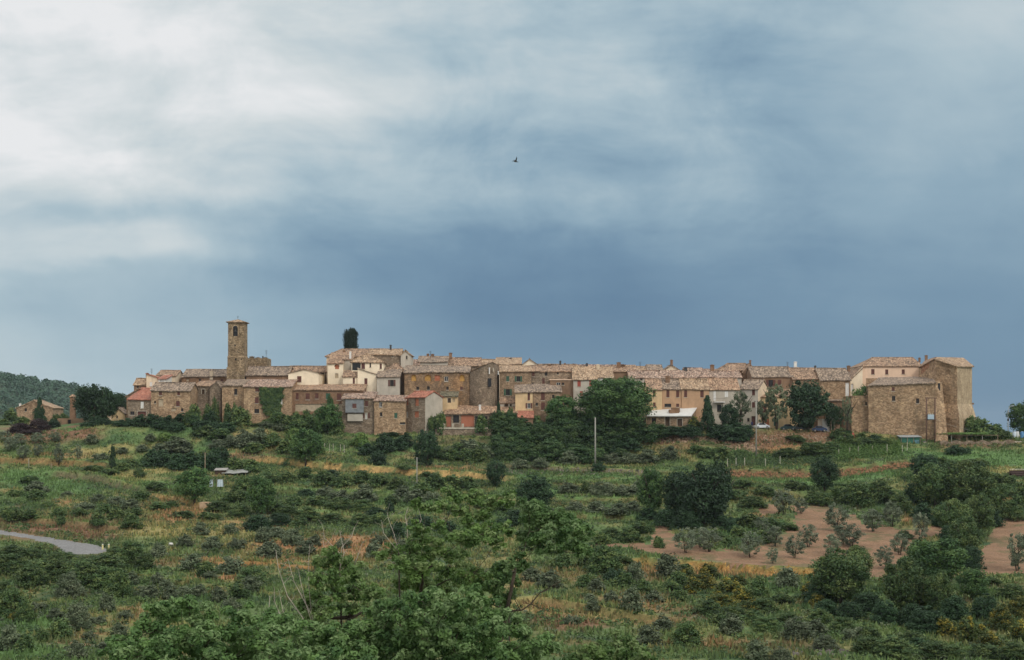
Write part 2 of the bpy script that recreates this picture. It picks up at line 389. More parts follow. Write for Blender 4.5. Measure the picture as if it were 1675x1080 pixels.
# soil blobs: (u, v, ru, rv, class, strength)  o=ochre clay, b=brown earth, g=fresh grass, y=dry straw, d=dark scrub floor
BL = [(250,770,60,5,'y',.9),(215,785,45,7,'y',1),(265,790,60,6,'g',.8),(60,750,110,4,'o',.9),(170,735,70,6,'y',.6),(215,697,20,6,'o',.9),
 (215,705,60,16,'g',.5),(110,865,120,20,'b',1.0),(60,850,40,8,'y',.6),(110,822,14,8,'o',1),(90,800,70,20,'g',.6),(40,780,60,16,'g',.9),
 (290,845,60,14,'o',.75),(250,870,60,14,'y',.8),(330,835,50,6,'o',.9),(290,815,40,4,'o',1),(360,870,120,20,'y',.6),(430,860,60,12,'o',.7),
 (480,895,90,12,'o',.8),(560,890,90,14,'o',.85),(600,900,60,16,'o',.8),(400,920,160,7,'o',.9),(500,925,80,8,'o',.7),(350,948,70,5,'o',.9),
 (220,1000,30,12,'o',.5),(60,1020,60,14,'g',.8),(150,1040,40,6,'o',.5),(30,1070,80,14,'g',.9),(130,1052,60,5,'b',.6),
 (850,985,60,12,'y',.9),(1000,1010,70,8,'y',1.0),(1070,1028,30,6,'y',.8),(900,990,60,14,'o',.7),(830,950,60,12,'o',.6),(1010,985,70,14,'o',.5),(930,1020,70,14,'b',.8),
 (1050,1000,60,18,'o',.5),(1180,1055,80,7,'o',.8),(1090,1015,50,8,'o',.7),(1130,1008,60,12,'b',.5),(1270,1055,110,14,'b',.6),(1240,1030,160,30,'g',.4),(1450,1040,220,20,'g',.5),
 (1600,1065,120,14,'g',.4),(500,805,90,5,'g',1),(640,818,90,6,'g',1),(560,838,90,6,'y',.4),(530,848,90,8,'b',.45),(700,770,130,5,'o',.7),
 (960,782,120,4,'g',1),(960,806,110,6,'g',1),(1000,832,60,5,'g',.6),(1000,845,80,5,'g',1),(960,870,90,10,'g',.5),(950,763,120,4,'y',.8),(930,796,80,5,'b',.5),(960,820,80,6,'b',.4),
 (1300,786,120,5,'g',1),(1420,778,90,6,'g',1),(1520,770,120,14,'g',.4),(1600,745,90,14,'g',1),(1660,760,60,20,'g',.9),(1640,770,30,6,'y',.8),(1560,735,50,4,'o',.4),
 (1270,733,30,8,'o',1.2),(1300,715,100,12,'b',.9),(1210,720,50,16,'b',1),(1110,718,60,8,'b',1),(1120,735,70,6,'b',.5),(1350,712,40,10,'b',.6),(1210,765,30,4,'o',.7),
 (1250,745,110,6,'g',.6),(1420,740,70,10,'g',1.0),(1490,735,40,8,'g',.8),(1590,728,60,6,'b',.8),(1230,855,60,22,'g',.5),(1160,875,80,18,'g',.5),
 (1290,815,40,12,'o',.4),(1240,845,18,6,'o',.9),(1260,800,60,10,'b',.3),(1480,848,16,6,'o',.9),(1635,812,10,10,'o',.8),(1520,800,20,10,'o',.5),
 (1640,955,40,20,'g',.5),(1640,960,60,6,'b',.5),(1180,938,110,7,'o',1.0),(1060,935,60,20,'o',.5),(940,940,60,20,'o',.4),(1300,958,80,12,'g',.6),(1385,960,30,10,'b',.5),(1560,990,30,20,'b',.4),
 (60,708,60,16,'b',1),(120,708,60,9,'b',.8),(115,698,40,3,'g',1.2),(330,735,40,5,'g',.9),(300,705,60,6,'g',.4),(370,742,20,3,'y',1),(420,745,60,6,'b',.8),(280,720,40,10,'y',.35),
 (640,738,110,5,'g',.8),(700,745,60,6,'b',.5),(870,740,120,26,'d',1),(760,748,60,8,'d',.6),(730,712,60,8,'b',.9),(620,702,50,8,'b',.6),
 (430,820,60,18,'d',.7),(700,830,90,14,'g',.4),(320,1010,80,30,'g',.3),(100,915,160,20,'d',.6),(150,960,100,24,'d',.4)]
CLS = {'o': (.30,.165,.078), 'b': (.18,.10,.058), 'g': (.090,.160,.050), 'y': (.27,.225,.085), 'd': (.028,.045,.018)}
def openmask(u, v):
    m = np.zeros(u.shape)
    for bu, bv, ru, rv, c, s in BL:
        if c in 'gyo': m = np.maximum(m, s*np.exp(-(((u-bu)/ru)**2 + ((v-bv)/rv)**2)))
    return np.clip(m*1.25, 0, .93)
def gcolor(x, Y, z):
    u = UC + F * x / np.maximum(Y, 20); v = VH - F * z / np.maximum(Y, 20)
    base = np.array([.098,.145,.050]); dry = np.array([.185,.170,.064]); deep = np.array([.042,.078,.030])
    n = fbm(x/9, Y/9, 21, 5, .6); k = sstep(.46,.66,n)[:,None]; col_ = base*(1-k) + dry*k
    n = fbm(x/6+40, Y/6, 31, 5, .6); k = sstep(.5,.66,n)[:,None]; col_ = col_*(1-k) + deep*k
    n = fbm(x/4+11, Y/5, 77, 4, .6); k = (sstep(.62,.72,n)*.3)[:,None]; col_ = col_*(1-k) + np.array(CLS['o'])*k
    wob = fbm(x/3.5, Y/3.5, 51, 4, .65); wob2 = fbm(x/5, Y/2.5, 61, 4, .65)
    uu, vv = u + (wob-.5)*70, v + (wob2-.5)*26
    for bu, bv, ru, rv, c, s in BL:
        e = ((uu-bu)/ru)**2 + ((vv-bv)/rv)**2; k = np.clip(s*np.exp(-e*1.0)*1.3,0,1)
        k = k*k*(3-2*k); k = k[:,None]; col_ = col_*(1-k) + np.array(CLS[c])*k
    for i, (dy, fade, hgt, ease) in enumerate(bankd(x, Y)):
        cc = np.array([(.44,.25,.10), (.16,.12,.075), (.16,.085,.048), (.12,.08,.035), (.10,.07,.03), (.12,.08,.035), (.21,.10,.045), (.13,.085,.06),
              (.34,.17,.07), (.16,.08,.045), (.40,.19,.06), (.13,.09,.03), (.08,.09,.03), (.15,.10,.04), (.3,.12,.04), (.11,.08,.03), (.13,.1,.03),(.12,.09,.05)][i])
        k = fade * np.exp(-(dy/0.75)**2) * sstep(.36,.54, fbm(x/2.6, Y/1.4, 91+i, 4, .65))
        k = k[:,None]*.92; col_ = col_*(1-k) + cc*(.45+1.1*fbm(x/.9, Y/.5, 95+i, 3, .7))[:,None]*k
        k = (fade*np.exp(-((dy-2.2)/1.7)**2)*.85)[:,None]; col_ = col_*(1-k) + np.array((.125,.19,.058))*k
        k = (fade*np.exp(-((dy+1.1)/.7)**2)*.55)[:,None]; col_ = col_*(1-k) + np.array((.035,.045,.022))*k  # dark band along each bank foot: its shadow painted into the soil
    g_ = (.82 + .36 * fbm(x/.9, Y/.9, 71, 2))[:,None]
    return col_ * g_, u, v
# ------------------------------------------------------------------ terrain meshes
def build_terrain():
    s = np.unique(np.concatenate([-np.geomspace(1.6, .36, 26), np.arange(-.34, .3401, .00165), np.geomspace(.36, 1.6, 26)]))
    Y = np.unique(np.concatenate([np.linspace(-60, 30, 16), np.linspace(32, 134, 44), np.arange(136, 338, .45), np.linspace(338.6, 470, 90), np.geomspace(480, 12000, 40)]))
    S, YY = np.meshgrid(s, Y); X = S * (YY + 80)
    x, y = X.ravel(), YY.ravel(); z = ground(x, y)
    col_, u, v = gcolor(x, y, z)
    ncol, nrow = len(s), len(Y)
    idx = np.arange(ncol * nrow).reshape(nrow, ncol)
    q = np.stack([idx[:-1, :-1], idx[:-1, 1:], idx[1:, 1:], idx[1:, :-1]], -1).reshape(-1, 4)
    cu, cv = u[q].mean(1), v[q].mean(1); cx, cy = x[q].mean(1), y[q].mean(1)
    wu = cu + (fbm(cx/3, cy/3, 5) - .5) * 34; wv_ = cv + (fbm(cx/2.5, cy/2.5, 6, 4, .65) - .5) * 17
    near = (cy > 140) & (cy < 330)
    fld = np.zeros(len(q), bool)
    for P in FIELDS: fld |= inpoly(wu, wv_, P)
    fld &= near
    road = inpoly(cu + (fbm(cx/1.5, cy/1.5, 8)-.5)*7, cv + (fbm(cx/1.5, cy/1.5, 9)-.5)*4, ROADP) & near
    V = np.stack([x, y, z], 1)
    def sub(name, mask, mat, cc):
        qq = q[mask]; used, inv = np.unique(qq, return_inverse=True)
        me = np_mesh(name, V[used], inv.reshape(-1, 4), mat, cc[used], smooth=True)
        return tag(link(name, me), kind='structure')
    # soil material: stored soil colour broken up by fine noise
    m, t, b, o = mat_new('soil'); g = t.new('ShaderNodeNewGeometry').outputs['Position']
    at_ = t.new('ShaderNodeAttribute', attribute_name='Col')
    f = t.maprange(t.noise(g, 2.2, 6, .7), .3, .7, .55, 1.5)
    a = t.new('ShaderNodeVectorMath', operation='SCALE'); t.l.new(at_.outputs['Color'], a.inputs[0]); t.l.new(f, a.inputs['Scale'])
    k = t.maprange(t.noise(g, .8, 5, .7, .4), .55, .68, 0, .5)
    a2 = t.mix(k, a.outputs[0], (.045, .075, .022))
    t.l.new(a2, b.inputs['Base Color']); b.inputs['Roughness'].default_value = .95
    bp = t.new('ShaderNodeBump'); bp.inputs['Strength'].default_value = .6; bp.inputs['Distance'].default_value = .25
    t.l.new(t.noise(g, 1.6, 6, .7), bp.inputs['Height']); t.l.new(bp.outputs[0], b.inputs['Normal'])
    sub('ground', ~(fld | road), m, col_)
    fur = .80 + .40 * fbm((x*.88 + y*.47)/.55, (y*.88 - x*.47)/9, 19, 3, .6)
    fc = np.array([.235, .140, .082]) * fur[:, None] * (.78 + .44 * fbm(x/5, y/2.0, 12, 4))[:, None] 
    wk = (sstep(.54, .68, fbm(x/3, y/3, 44, 4, .65)) * .6)[:, None]; fc = fc * (1-wk) + np.array([.10,.105,.045]) * wk
    m2, t, b, o = mat_new('ploughed_soil'); g = t.new('ShaderNodeNewGeometry').outputs['Position']
    at_ = t.new('ShaderNodeAttribute', attribute_name='Col')
    f = t.maprange(t.noise(g, 3.0, 6, .7), .3, .7, .72, 1.3)
    a = t.new('ShaderNodeVectorMath', operation='SCALE'); t.l.new(at_.outputs['Color'], a.inputs[0]); t.l.new(f, a.inputs['Scale'])
    t.l.new(a.outputs[0], b.inputs['Base Color']); b.inputs['Roughness'].default_value = .95
    mp = t.new('ShaderNodeMapping'); t.l.new(g, mp.inputs[0]); mp.inputs['Rotation'].default_value = (0, 0, R(28)); mp.inputs['Scale'].default_value = (1, .25, 1)
    bp = t.new('ShaderNodeBump'); bp.inputs['Strength'].default_value = .7; bp.inputs['Distance'].default_value = .3
    t.l.new(t.noise(mp.outputs[0], 1.8, 5, .7), bp.inputs['Height']); t.l.new(bp.outputs[0], b.inputs['Normal'])
    sub('ploughed_field', fld, m2, fc)
    rc = np.array([.20, .195, .19]) * (.85 + .3 * fbm(x/3, y/1.2, 15, 4))[:, None]
    sub('road', road, m2, rc)
    return fld
build_terrain()
# ------------------------------------------------------------------ wooded hill far to the left
def build_hill():
    us = np.array([-900,-500,-200,0,60,110,150,200,260,340,450,650]); vs = np.array([568,580,600,618,626,636,644,656,674,694,710,736])
    ys = np.linspace(900, 2200, 60); xs = np.linspace(-1900, 100, 110)
    X, YY = np.meshgrid(xs, ys); Yc = 1500.0
    u = UC + F * X / Yc; top = (VH - np.interp(u, us, vs)) * Yc / F
    k = 1 - np.abs((YY - Yc) / 620) ** 1.7; z = -95 + (top + 95) * np.clip(k, -0.4, 1) + (fbm(X/120, YY/120, 3, 3) - .5) * 10 * np.clip(1-k,.1,1)
    V = np.stack([X.ravel(), YY.ravel(), z.ravel()], 1); idx = np.arange(V.shape[0]).reshape(X.shape)
    q = np.stack([idx[:-1,:-1], idx[:-1,1:], idx[1:,1:], idx[1:,:-1]], -1).reshape(-1, 4)
    m = plain('hill_floor', (.035, .06, .03), .95, .3, .02)
    tag(link('wooded_hill', np_mesh('wooded_hill', V, q, m, smooth=True)), kind='structure')
    return lambda x, y: np.interp(UC + F*x/Yc, us, vs)
build_hill()
hill = bpy.data.objects['wooded_hill']
# ------------------------------------------------------------------ foliage meshes
def leafquads(P, Nn, size, rng, aspect=.6, bend=.0):
    """diamond leaves at P facing roughly Nn -> verts (4n,3)"""
    n = len(P); r = rng.normal(size=(n, 3)); t = np.cross(Nn, r); t /= np.linalg.norm(t, axis=1)[:, None] + 1e-9
    b = np.cross(Nn, t); s = size * (.65 + .7 * rng.random(n))[:, None]
    V = np.stack([P - t*s, P - b*s*aspect, P + t*s, P + b*s*aspect], 1)
    return V.reshape(-1, 3)
def unit(rng, n):
    v = rng.normal(size=(n, 3)); return v / np.linalg.norm(v, axis=1)[:, None]
def crown_mesh(name, seed, mat, shape='round', ncl=70, per=70, leaf=.03, clr=.13, core=True):
    rng = np.random.default_rng(seed); cs = []; rr = []
    while len(cs) < ncl:
        p = rng.uniform(-1, 1, 3)
        d2 = p @ p
        if shape in ('egg', 'column', 'cone'):
            if p[0]**2 + p[1]**2 > 1: continue
        elif d2 > 1: continue
        if shape in ('round', 'dome', 'loose') and d2 < .30 and rng.random() < .8: continue
        z = (p[2] + 1) / 2; r = clr * rng.choice([.45, .7, 1.0, 1.3, 1.5])
        if shape == 'dome': z = abs(p[2]); x, y = p[0]*.5*(1-.15*z), p[1]*.5*(1-.15*z)
        elif shape == 'cone': k = (1 - z) ** .8 * .95 + .05; x, y = p[0]*.5*k, p[1]*.5*k; r *= (.5+.6*(1-z))
        elif shape == 'egg': k = min(1, (1-z)*7+.6) * min(1, z*4+.5); x, y = p[0]*.62*k, p[1]*.62*k
        elif shape == 'column': k = min(1, (1-z)*3.2+.15) * min(1, z*3+.45); x, y = p[0]*.5*k, p[1]*.5*k; r *= .8
        else: x, y = p[0]*.5, p[1]*.5
        if shape == 'loose' and rng.random() < .25: r *= .6
        m = .72
        cs.append((x*m*1.1, y*m*1.1, r*.6 + z*(1-1.3*r))); rr.append(r)
    cs = np.array(cs); rr = np.array(rr)
    lump = 1 + .24*np.sin(cs[:,0]*9+seed)*np.cos(cs[:,1]*8+seed*2); cs[:, :2] *= lump[:, None]
    n = ncl * per; ci = np.repeat(np.arange(ncl), per); U = unit(rng, n)
    rad = rr[ci] * rng.random(n) ** .28
    P = cs[ci] + U * rad[:, None] * np.array([1, 1, .8]); P[:, 2] = np.maximum(P[:, 2], .003)
    Nn = U + rng.normal(size=(n, 3)) * .55 + np.array([0, 0, .35]); Nn /= np.linalg.norm(Nn, axis=1)[:, None]
    V = leafquads(P, Nn, leaf, rng); 
    tint = np.clip(rng.random(ncl)[ci] * .75 + rng.random(n) * .35 - .05, 0, 1); t2 = np.clip(rng.random(ncl)[ci]*.8 + rng.random(n)*.35, 0, 1)
    col_ = np.repeat(np.stack([tint, t2, tint], 1), 4, 0)
    return np_mesh(name, V, np.arange(4*n).reshape(-1, 4), mat, col_)
LEAF = {
 'oak':   foliage('oak_leaves', (.028,.070,.022), (.070,.145,.040), (.11,.185,.05)),
 'dark':  foliage('dark_leaves', (.015,.040,.018), (.046,.094,.036)),
 'scrub': foliage('scrub_leaves', (.026,.058,.020), (.082,.140,.042), (.14,.185,.055)),
 'olive': foliage('olive_leaves', (.065,.092,.052), (.165,.20,.125), (.23,.26,.17)),
 'light': foliage('light_leaves', (.06,.125,.03), (.13,.21,.055), (.17,.23,.06)),
 'purple':foliage('plum_leaves', (.028,.018,.020), (.065,.036,.034)),
 'broom': foliage('broom_leaves', (.04,.07,.02), (.075,.10,.025), (.27,.22,.03)),
  'shade': foliage('dark_oak_leaves', (.019,.050,.018), (.054,.106,.034), (.085,.135,.04)),  # leaf colour midway between the oak and dark greens
 'cyp':   foliage('cypress_leaves', (.006,.016,.009), (.016,.034,.017)),
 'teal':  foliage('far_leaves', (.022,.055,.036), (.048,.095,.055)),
 'grey':  foliage('grey_leaves', (.048,.074,.036), (.125,.157,.084), (.18,.205,.12)),
}
BARK = plain('bark', (.055, .042, .030), .95, .35, 3.0)
BARKP = plain('pale_bark', (.42, .36, .28), .9, .3, 3.0)
_proto = {}
def proto(leafkey, shape, k, fine=1):
    key = (leafkey, shape, k, fine)
    if key not in _proto:
        p = {1: (60, 46, .045, .15), 2: (110, 80, .024, .115), 3: (150, 110, .018, .105), 4: (300, 110, .016, .10)}[fine]
        if shape == 'egg': p = (420, 120, .022, .15)
        if shape == 'loose': p = (int(p[0]*.55), int(p[1]*.8), p[2], p[3]*.82)
        _proto[key] = crown_mesh('crown_' + leafkey, hash(str(key)) % 1 + 13*k + 7*fine + len(leafkey)*31 + len(shape), LEAF[leafkey], shape, p[0], p[1], p[2], p[3])
    return _proto[key]
def trunk_mesh(k, stems=1):
    key = ('trunk', k, stems)
    if key in _proto: return _proto[key]
    rng = random.Random(k*7+stems); mb = MB()
    for s in range(max(stems, 1)):
        a = rng.uniform(0, 6.28); lean = {1: .07, 0: .0}.get(stems, .16)
        top = (math.cos(a)*lean, math.sin(a)*lean, .62); bx = .03*math.cos(a)*(stems > 1); by = .03*math.sin(a)*(stems > 1)
        r = .026 if stems == 1 else .013
        mb.tube([(bx, by, -.06), (bx+top[0]*.25, by+top[1]*.25, .2), (top[0]*.7, top[1]*.7, .42), top], [r*1.25, r, r*.75, r*.4], 7)
        for i in range({1: 4, 0: 0}.get(stems, 2)):
            b_ = rng.uniform(0, 6.28); z0 = rng.uniform(.25, .5)
            p0 = (top[0]*z0*1.3, top[1]*z0*1.3, z0)
            mb.tube([p0, (p0[0]+.16*math.cos(b_), p0[1]+.16*math.sin(b_), z0+.16), (p0[0]+.28*math.cos(b_), p0[1]+.28*math.sin(b_), z0+.34)], [r*.55, r*.4, r*.15], 5)
    me = bpy.data.meshes.new('trunk'); me.from_pydata(mb.v, [], mb.f); me.materials.append(BARK)
    me.polygons.foreach_set('use_smooth', [True]*len(me.polygons)); _proto[key] = me; return me
PLANTS = []   # (object, u, v, kind phrase)
KINDS = { # kind: leaf, shape, has trunk, name, phrase, category, fine, crown base (fraction of height)
 'oak':   ('oak', 'round', 1, 'oak_tree', 'leafy green tree', 'tree', 2, .06),
 'darktree': ('dark', 'round', 1, 'broadleaf_tree', 'dense dark green tree', 'tree', 2, .03),
 'olive': ('olive', 'loose', 3, 'olive_tree', 'silvery olive tree', 'olive tree', 2, .04),
 'olivebush': ('grey', 'dome', 0, 'olive_shrub', 'rounded grey-green shrub', 'shrub', 1, 0),
 'bush':  ('scrub', 'dome', 0, 'bush', 'rounded green bush', 'bush', 1, 0),
 'bigbush': ('scrub', 'dome', 0, 'thicket_bush', 'broad leafy green thicket', 'bush', 2, 0),
 'darkbush': ('dark', 'dome', 0, 'dark_bush', 'dark green bush', 'bush', 1, 0),
 'lightbush': ('light', 'dome', 0, 'light_bush', 'light green leafy bush', 'bush', 1, 0),
 'broom': ('broom', 'dome', 0, 'broom_shrub', 'yellow-flowering broom shrub', 'shrub', 1, 0),
 'darkthicket': ('shade', 'dome', 0, 'thicket_bush', 'deep green thicket', 'bush', 2, 0),
 'midtree': ('scrub', 'round', 1, 'broadleaf_tree', 'mid green tree', 'tree', 3, .03),
 'greattree': ('oak', 'round', 1, 'broadleaf_tree', 'great round tree', 'tree', 4, .03),
 'topcypress': ('cyp', 'egg', 1, 'cypress', 'dark cypress', 'cypress', 4, .62),
 'cypress': ('dark', 'column', 1, 'cypress', 'dark narrow cypress', 'cypress', 2, .02),
 'cone':  ('dark', 'cone', 1, 'conifer', 'dark cone-shaped conifer', 'conifer', 2, .02),
 'sapling': ('light', 'loose', 1, 'sapling', 'thin light-green young tree', 'tree', 1, .25),
 'purple': ('purple', 'dome', 0, 'plum_bush', 'dark purple-leaved bush', 'bush', 2, 0),
 'greytree': ('grey', 'loose', 1, 'willow_tree', 'airy grey-green tree', 'tree', 2, .15),
}
_pc = [0]
def plant(kind, u, v, wpx, hpx, Y=None, label=None, seed=None, lean=0):
    leafk, shape, stems, name, phrase, cat, fine, cb = KINDS[kind]
    if Y is None: x, y, z = on_ground(u, v)
    else: x, y, z = at(u, v, Y)[0], Y, gz(at(u, v, Y)[0], Y)
    _pc[0] += 1; k = _pc[0] % 3 if seed is None else seed
    ztop = (VH - (v - hpx)) * y / F; h = max(ztop - z, .3); wd = wpx * y / F
    if wpx > 48 and fine == 1: fine = 2
    if wpx > 90 and fine < 3: fine = 3
    me = proto(leafk, shape, k, fine); wd *= {'round': 1.12, 'loose': 1.12, 'dome': 1.08}.get(shape, 1.15)
    rot = random.Random(_pc[0]).uniform(0, 6.28)
    grp = None
    if stems:
        root = empty(name, (x, y, z), rot); 
        tr = link('trunk', trunk_mesh(k, stems if stems > 1 else (0 if shape in ('cone', 'column', 'egg') else 1)), root); tr.scale = (h*1.0, h*1.0, h)
        cr = link('crown', me, root); cr.location = (0, 0, h*cb); cr.scale = (wd, wd, h*(1-cb))
    else:
        root = link(name, me); root.location = (x, y, z - .05*h); root.rotation_euler = (0, 0, rot); root.scale = (wd, wd*random.Random(_pc[0]+5).uniform(.85, 1.15), h*1.05)
    root['category'] = cat
    if label: root['label'] = label
    else: PLANTS.append((root, u, v, phrase, h))
    return root
def woods():
    """far forest: one mesh of small lumpy crowns all over the distant hill"""
    rng = np.random.default_rng(4); dg = bpy.data.objects['wooded_hill'].data
    n = len(dg.vertices); co = np.empty(n*3, np.float32); dg.vertices.foreach_get('co', co); co = co.reshape(60, 110, 3)
    N = 6500; i = rng.uniform(0, 32, N); j = rng.uniform(30, 95, N)
    i0, j0 = i.astype(int), j.astype(int); fi, fj = (i-i0)[:, None], (j-j0)[:, None]
    P = (co[i0, j0]*(1-fi)*(1-fj) + co[i0+1, j0]*fi*(1-fj) + co[i0, j0+1]*(1-fi)*fj + co[i0+1, j0+1]*fi*fj)
    per = 46; ci = np.repeat(np.arange(N), per); U = unit(rng, N*per); U[:, 2] = np.abs(U[:, 2]) 
    sz = rng.uniform(4, 8, N)
    Q = P[ci] + U * (sz[ci] * rng.uniform(.75, 1.05, N*per))[:, None] * np.array([1, 1, 1.1]); 
    Nn = U + rng.normal(size=U.shape)*.4; Nn /= np.linalg.norm(Nn, axis=1)[:, None]
    V = leafquads(Q, Nn, 1.25, rng, .8)
    tn = np.clip(rng.random(N)[ci]*.8 + rng.random(N*per)*.3, 0, 1)
    o = link('forest', np_mesh('forest', V, np.arange(4*N*per).reshape(-1, 4), LEAF['teal'], np.repeat(np.stack([tn]*3, 1), 4, 0)))
    tag(o, 'dense bluish-green forest covering the far hill at the left edge', 'forest', kind='stuff')
woods()
# ------------------------------------------------------------------ buildings
W = {
 'stone': masonry('tan_rubble', (.30,.20,.125), (.225,.15,.092), (.36,.26,.17)),
 'stone2': masonry('grey_rubble', (.24,.18,.125), (.18,.135,.095), (.30,.235,.17)),
 'ochre_stone': masonry('ochre_rubble', (.37,.245,.145), (.28,.185,.11), (.45,.32,.20), stone=2.2),
 'castle': masonry('castle_rubble', (.36,.235,.14), (.25,.165,.10), (.44,.31,.19), stone=1.9, stain=.6),
 'castle_light': masonry('castle_lit_face_and_trim', (.44,.33,.21), (.33,.24,.15), (.50,.39,.26), stone=1.6, contrast=.2, stain=.5),  # paler stone for tower trim; also paints the keep's right face as lit
 'brick': masonry('brown_brick', (.235,.135,.078), (.20,.12,.075), (.28,.175,.11), stone=4.5, contrast=.25),
 'palazzo': masonry('patched_brick', (.27,.16,.08), (.19,.125,.08), (.29,.20,.12), stone=2.6, patch=(.33,.195,.10)),
 'tower': masonry('tower_rubble', (.25,.175,.10), (.17,.12,.07), (.38,.29,.19), stone=2.4, contrast=.6),
 'orange': plaster('orange_plaster', (.36,.135,.08)), 'pink': plaster('pink_plaster', (.74,.53,.38), .25, .06),
 'cream': plaster('cream_plaster', (.66,.53,.38)), 'cream2': plaster('pale_cream_plaster', (.78,.66,.49), .22, .08), 'tan': plaster('tan_plaster', (.44,.275,.165)),
 'yellow': plaster('yellow_plaster', (.60,.43,.245)), 'grey': plaster('grey_plaster', (.44,.39,.32)), 'white': plaster('white_plaster', (.66,.63,.57)),
 'darkgrey': plaster('dark_grey_plaster', (.20,.19,.175)), 'brown': plaster('brown_plaster', (.23,.145,.09)),
}
T = {
 'brown': tiles('brown_tiles', (.29,.185,.12), (.19,.13,.09), (.42,.28,.18)),
 'grey': tiles('weathered_tiles', (.25,.185,.135), (.165,.125,.095), (.35,.26,.185)),
 'light': tiles('pale_tiles', (.35,.235,.145), (.25,.165,.105), (.45,.33,.22), .55),
 'orange': tiles('orange_tiles', (.315,.19,.12), (.22,.14,.09), (.42,.29,.185), .6),
 'red': tiles('red_tiles', (.34,.125,.078), (.26,.105,.07), (.42,.19,.12), .35),
 'moss': tiles('mossy_tiles', (.13,.115,.07), (.10,.095,.06), (.19,.15,.10)),
 'pinkish': tiles('pinkish_tiles', (.30,.19,.135), (.20,.135,.10), (.46,.34,.26), .75),
}
GLASS, gt_, gb_, go_ = mat_new('window_glass'); gb_.inputs['Base Color'].default_value = (.018,.018,.02,1); gb_.inputs['Roughness'].default_value = .25
SH = {'brown': plain('brown_shutter', (.11,.045,.035), .7), 'red': plain('red_shutter', (.32,.075,.05), .7), 'green': plain('green_shutter', (.04,.10,.065), .7),
      'white': plain('white_paint', (.66,.64,.60), .7, .1), 'ochre': plain('ochre_infill', (.42,.235,.07), .9), 'pale': plain('pale_infill', (.40,.32,.22), .9),
      'terracotta': plain('terracotta_infill', (.36,.13,.07), .9), 'wood': plain('dark_wood', (.07,.045,.03), .85), 'sill': plain('stone_sill', (.42,.37,.29), .85),
      'mesh': plain('grey_mesh', (.20,.21,.215), .8)}
METAL = plain('dark_iron', (.05,.05,.05), .6); CONC = plain('concrete', (.42,.40,.35), .9, .2)
def slab(mb, A, B, Cc, D, th, nx=None, ny=None, wob=.05, seed=0):
    """thick wobbly roof panel; A,B eaves left,right; D,C ridge left,right"""
    A, B, Cc, D = map(Vector, (A, B, Cc, D))
    nx = nx or max(1, int((B-A).length / 1.6)); ny = ny or max(1, int((D-A).length / 2.0))
    rng = random.Random(seed + int(A.x*7)); nrm = (B-A).cross(D-A)
    nrm = nrm.normalized() if nrm.length > 1e-6 else Vector((0, 0, 1))
    if nrm.z < 0: nrm = -nrm
    b = len(mb.v); ph = rng.uniform(0, 6)
    for layer in (0, 1):
        for j in range(ny+1):
            for i in range(nx+1):
                s, t = i/nx, j/ny
                p = (A*(1-s)+B*s)*(1-t) + (D*(1-s)+Cc*s)*t
                wz = wob*(math.sin(i*1.3+ph)*.6 + math.sin(i*.37+j*.8+ph*2)) + (rng.uniform(-wob, wob)*.6)
                if layer == 0: mb.v.append(tuple(p + Vector((0, 0, wz))))
                else:
                    q = Vector(mb.v[b + j*(nx+1)+i]); mb.v.append(tuple(q - nrm*th))
    n = (nx+1)*(ny+1); ix = lambda l, j, i: b + l*n + j*(nx+1) + i
    for j in range(ny):
        for i in range(nx):
            mb.f.append((ix(0,j,i), ix(0,j,i+1), ix(0,j+1,i+1), ix(0,j+1,i)))
            mb.f.append((ix(1,j,i), ix(1,j+1,i), ix(1,j+1,i+1), ix(1,j,i+1)))
    for i in range(nx):
        mb.f.append((ix(1,0,i), ix(1,0,i+1), ix(0,0,i+1), ix(0,0,i))); mb.f.append((ix(0,ny,i), ix(0,ny,i+1), ix(1,ny,i+1), ix(1,ny,i)))
    for j in range(ny):
        mb.f.append((ix(0,j,0), ix(0,j+1,0), ix(1,j+1,0), ix(1,j,0))); mb.f.append((ix(1,j,nx), ix(1,j+1,nx), ix(0,j+1,nx), ix(0,j,nx)))
def facade(mb, Wd, z0, z1, holes, dep, top=None):
    """front wall in plane y=0 with rectangular openings and reveals; top(x)->z lets the head slope"""
    xs = sorted(set([0.0, Wd] + [h[0] for h in holes] + [h[2] for h in holes])); zs = sorted(set([z0, z1] + [h[1] for h in holes] + [h[3] for h in holes]))
    for i in range(len(xs)-1):
        for j in range(len(zs)-1):
            cx, cz = (xs[i]+xs[i+1])/2, (zs[j]+zs[j+1])/2
            if any(h[0] < cx < h[2] and h[1] < cz < h[3] for h in holes): continue
            mb.quad((xs[i],0,zs[j]), (xs[i+1],0,zs[j]), (xs[i+1],0,zs[j+1]), (xs[i],0,zs[j+1]))
    for x0, a, x1, b in holes:
        mb.quad((x0,0,a),(x1,0,a),(x1,dep,a),(x0,dep,a)); mb.quad((x0,0,b),(x0,dep,b),(x1,dep,b),(x1,0,b))
        mb.quad((x0,0,a),(x0,dep,a),(x0,dep,b),(x0,0,b)); mb.quad((x1,0,a),(x1,0,b),(x1,dep,b),(x1,dep,a))
NAMES = {'stone':'stone','brick':'brick'}
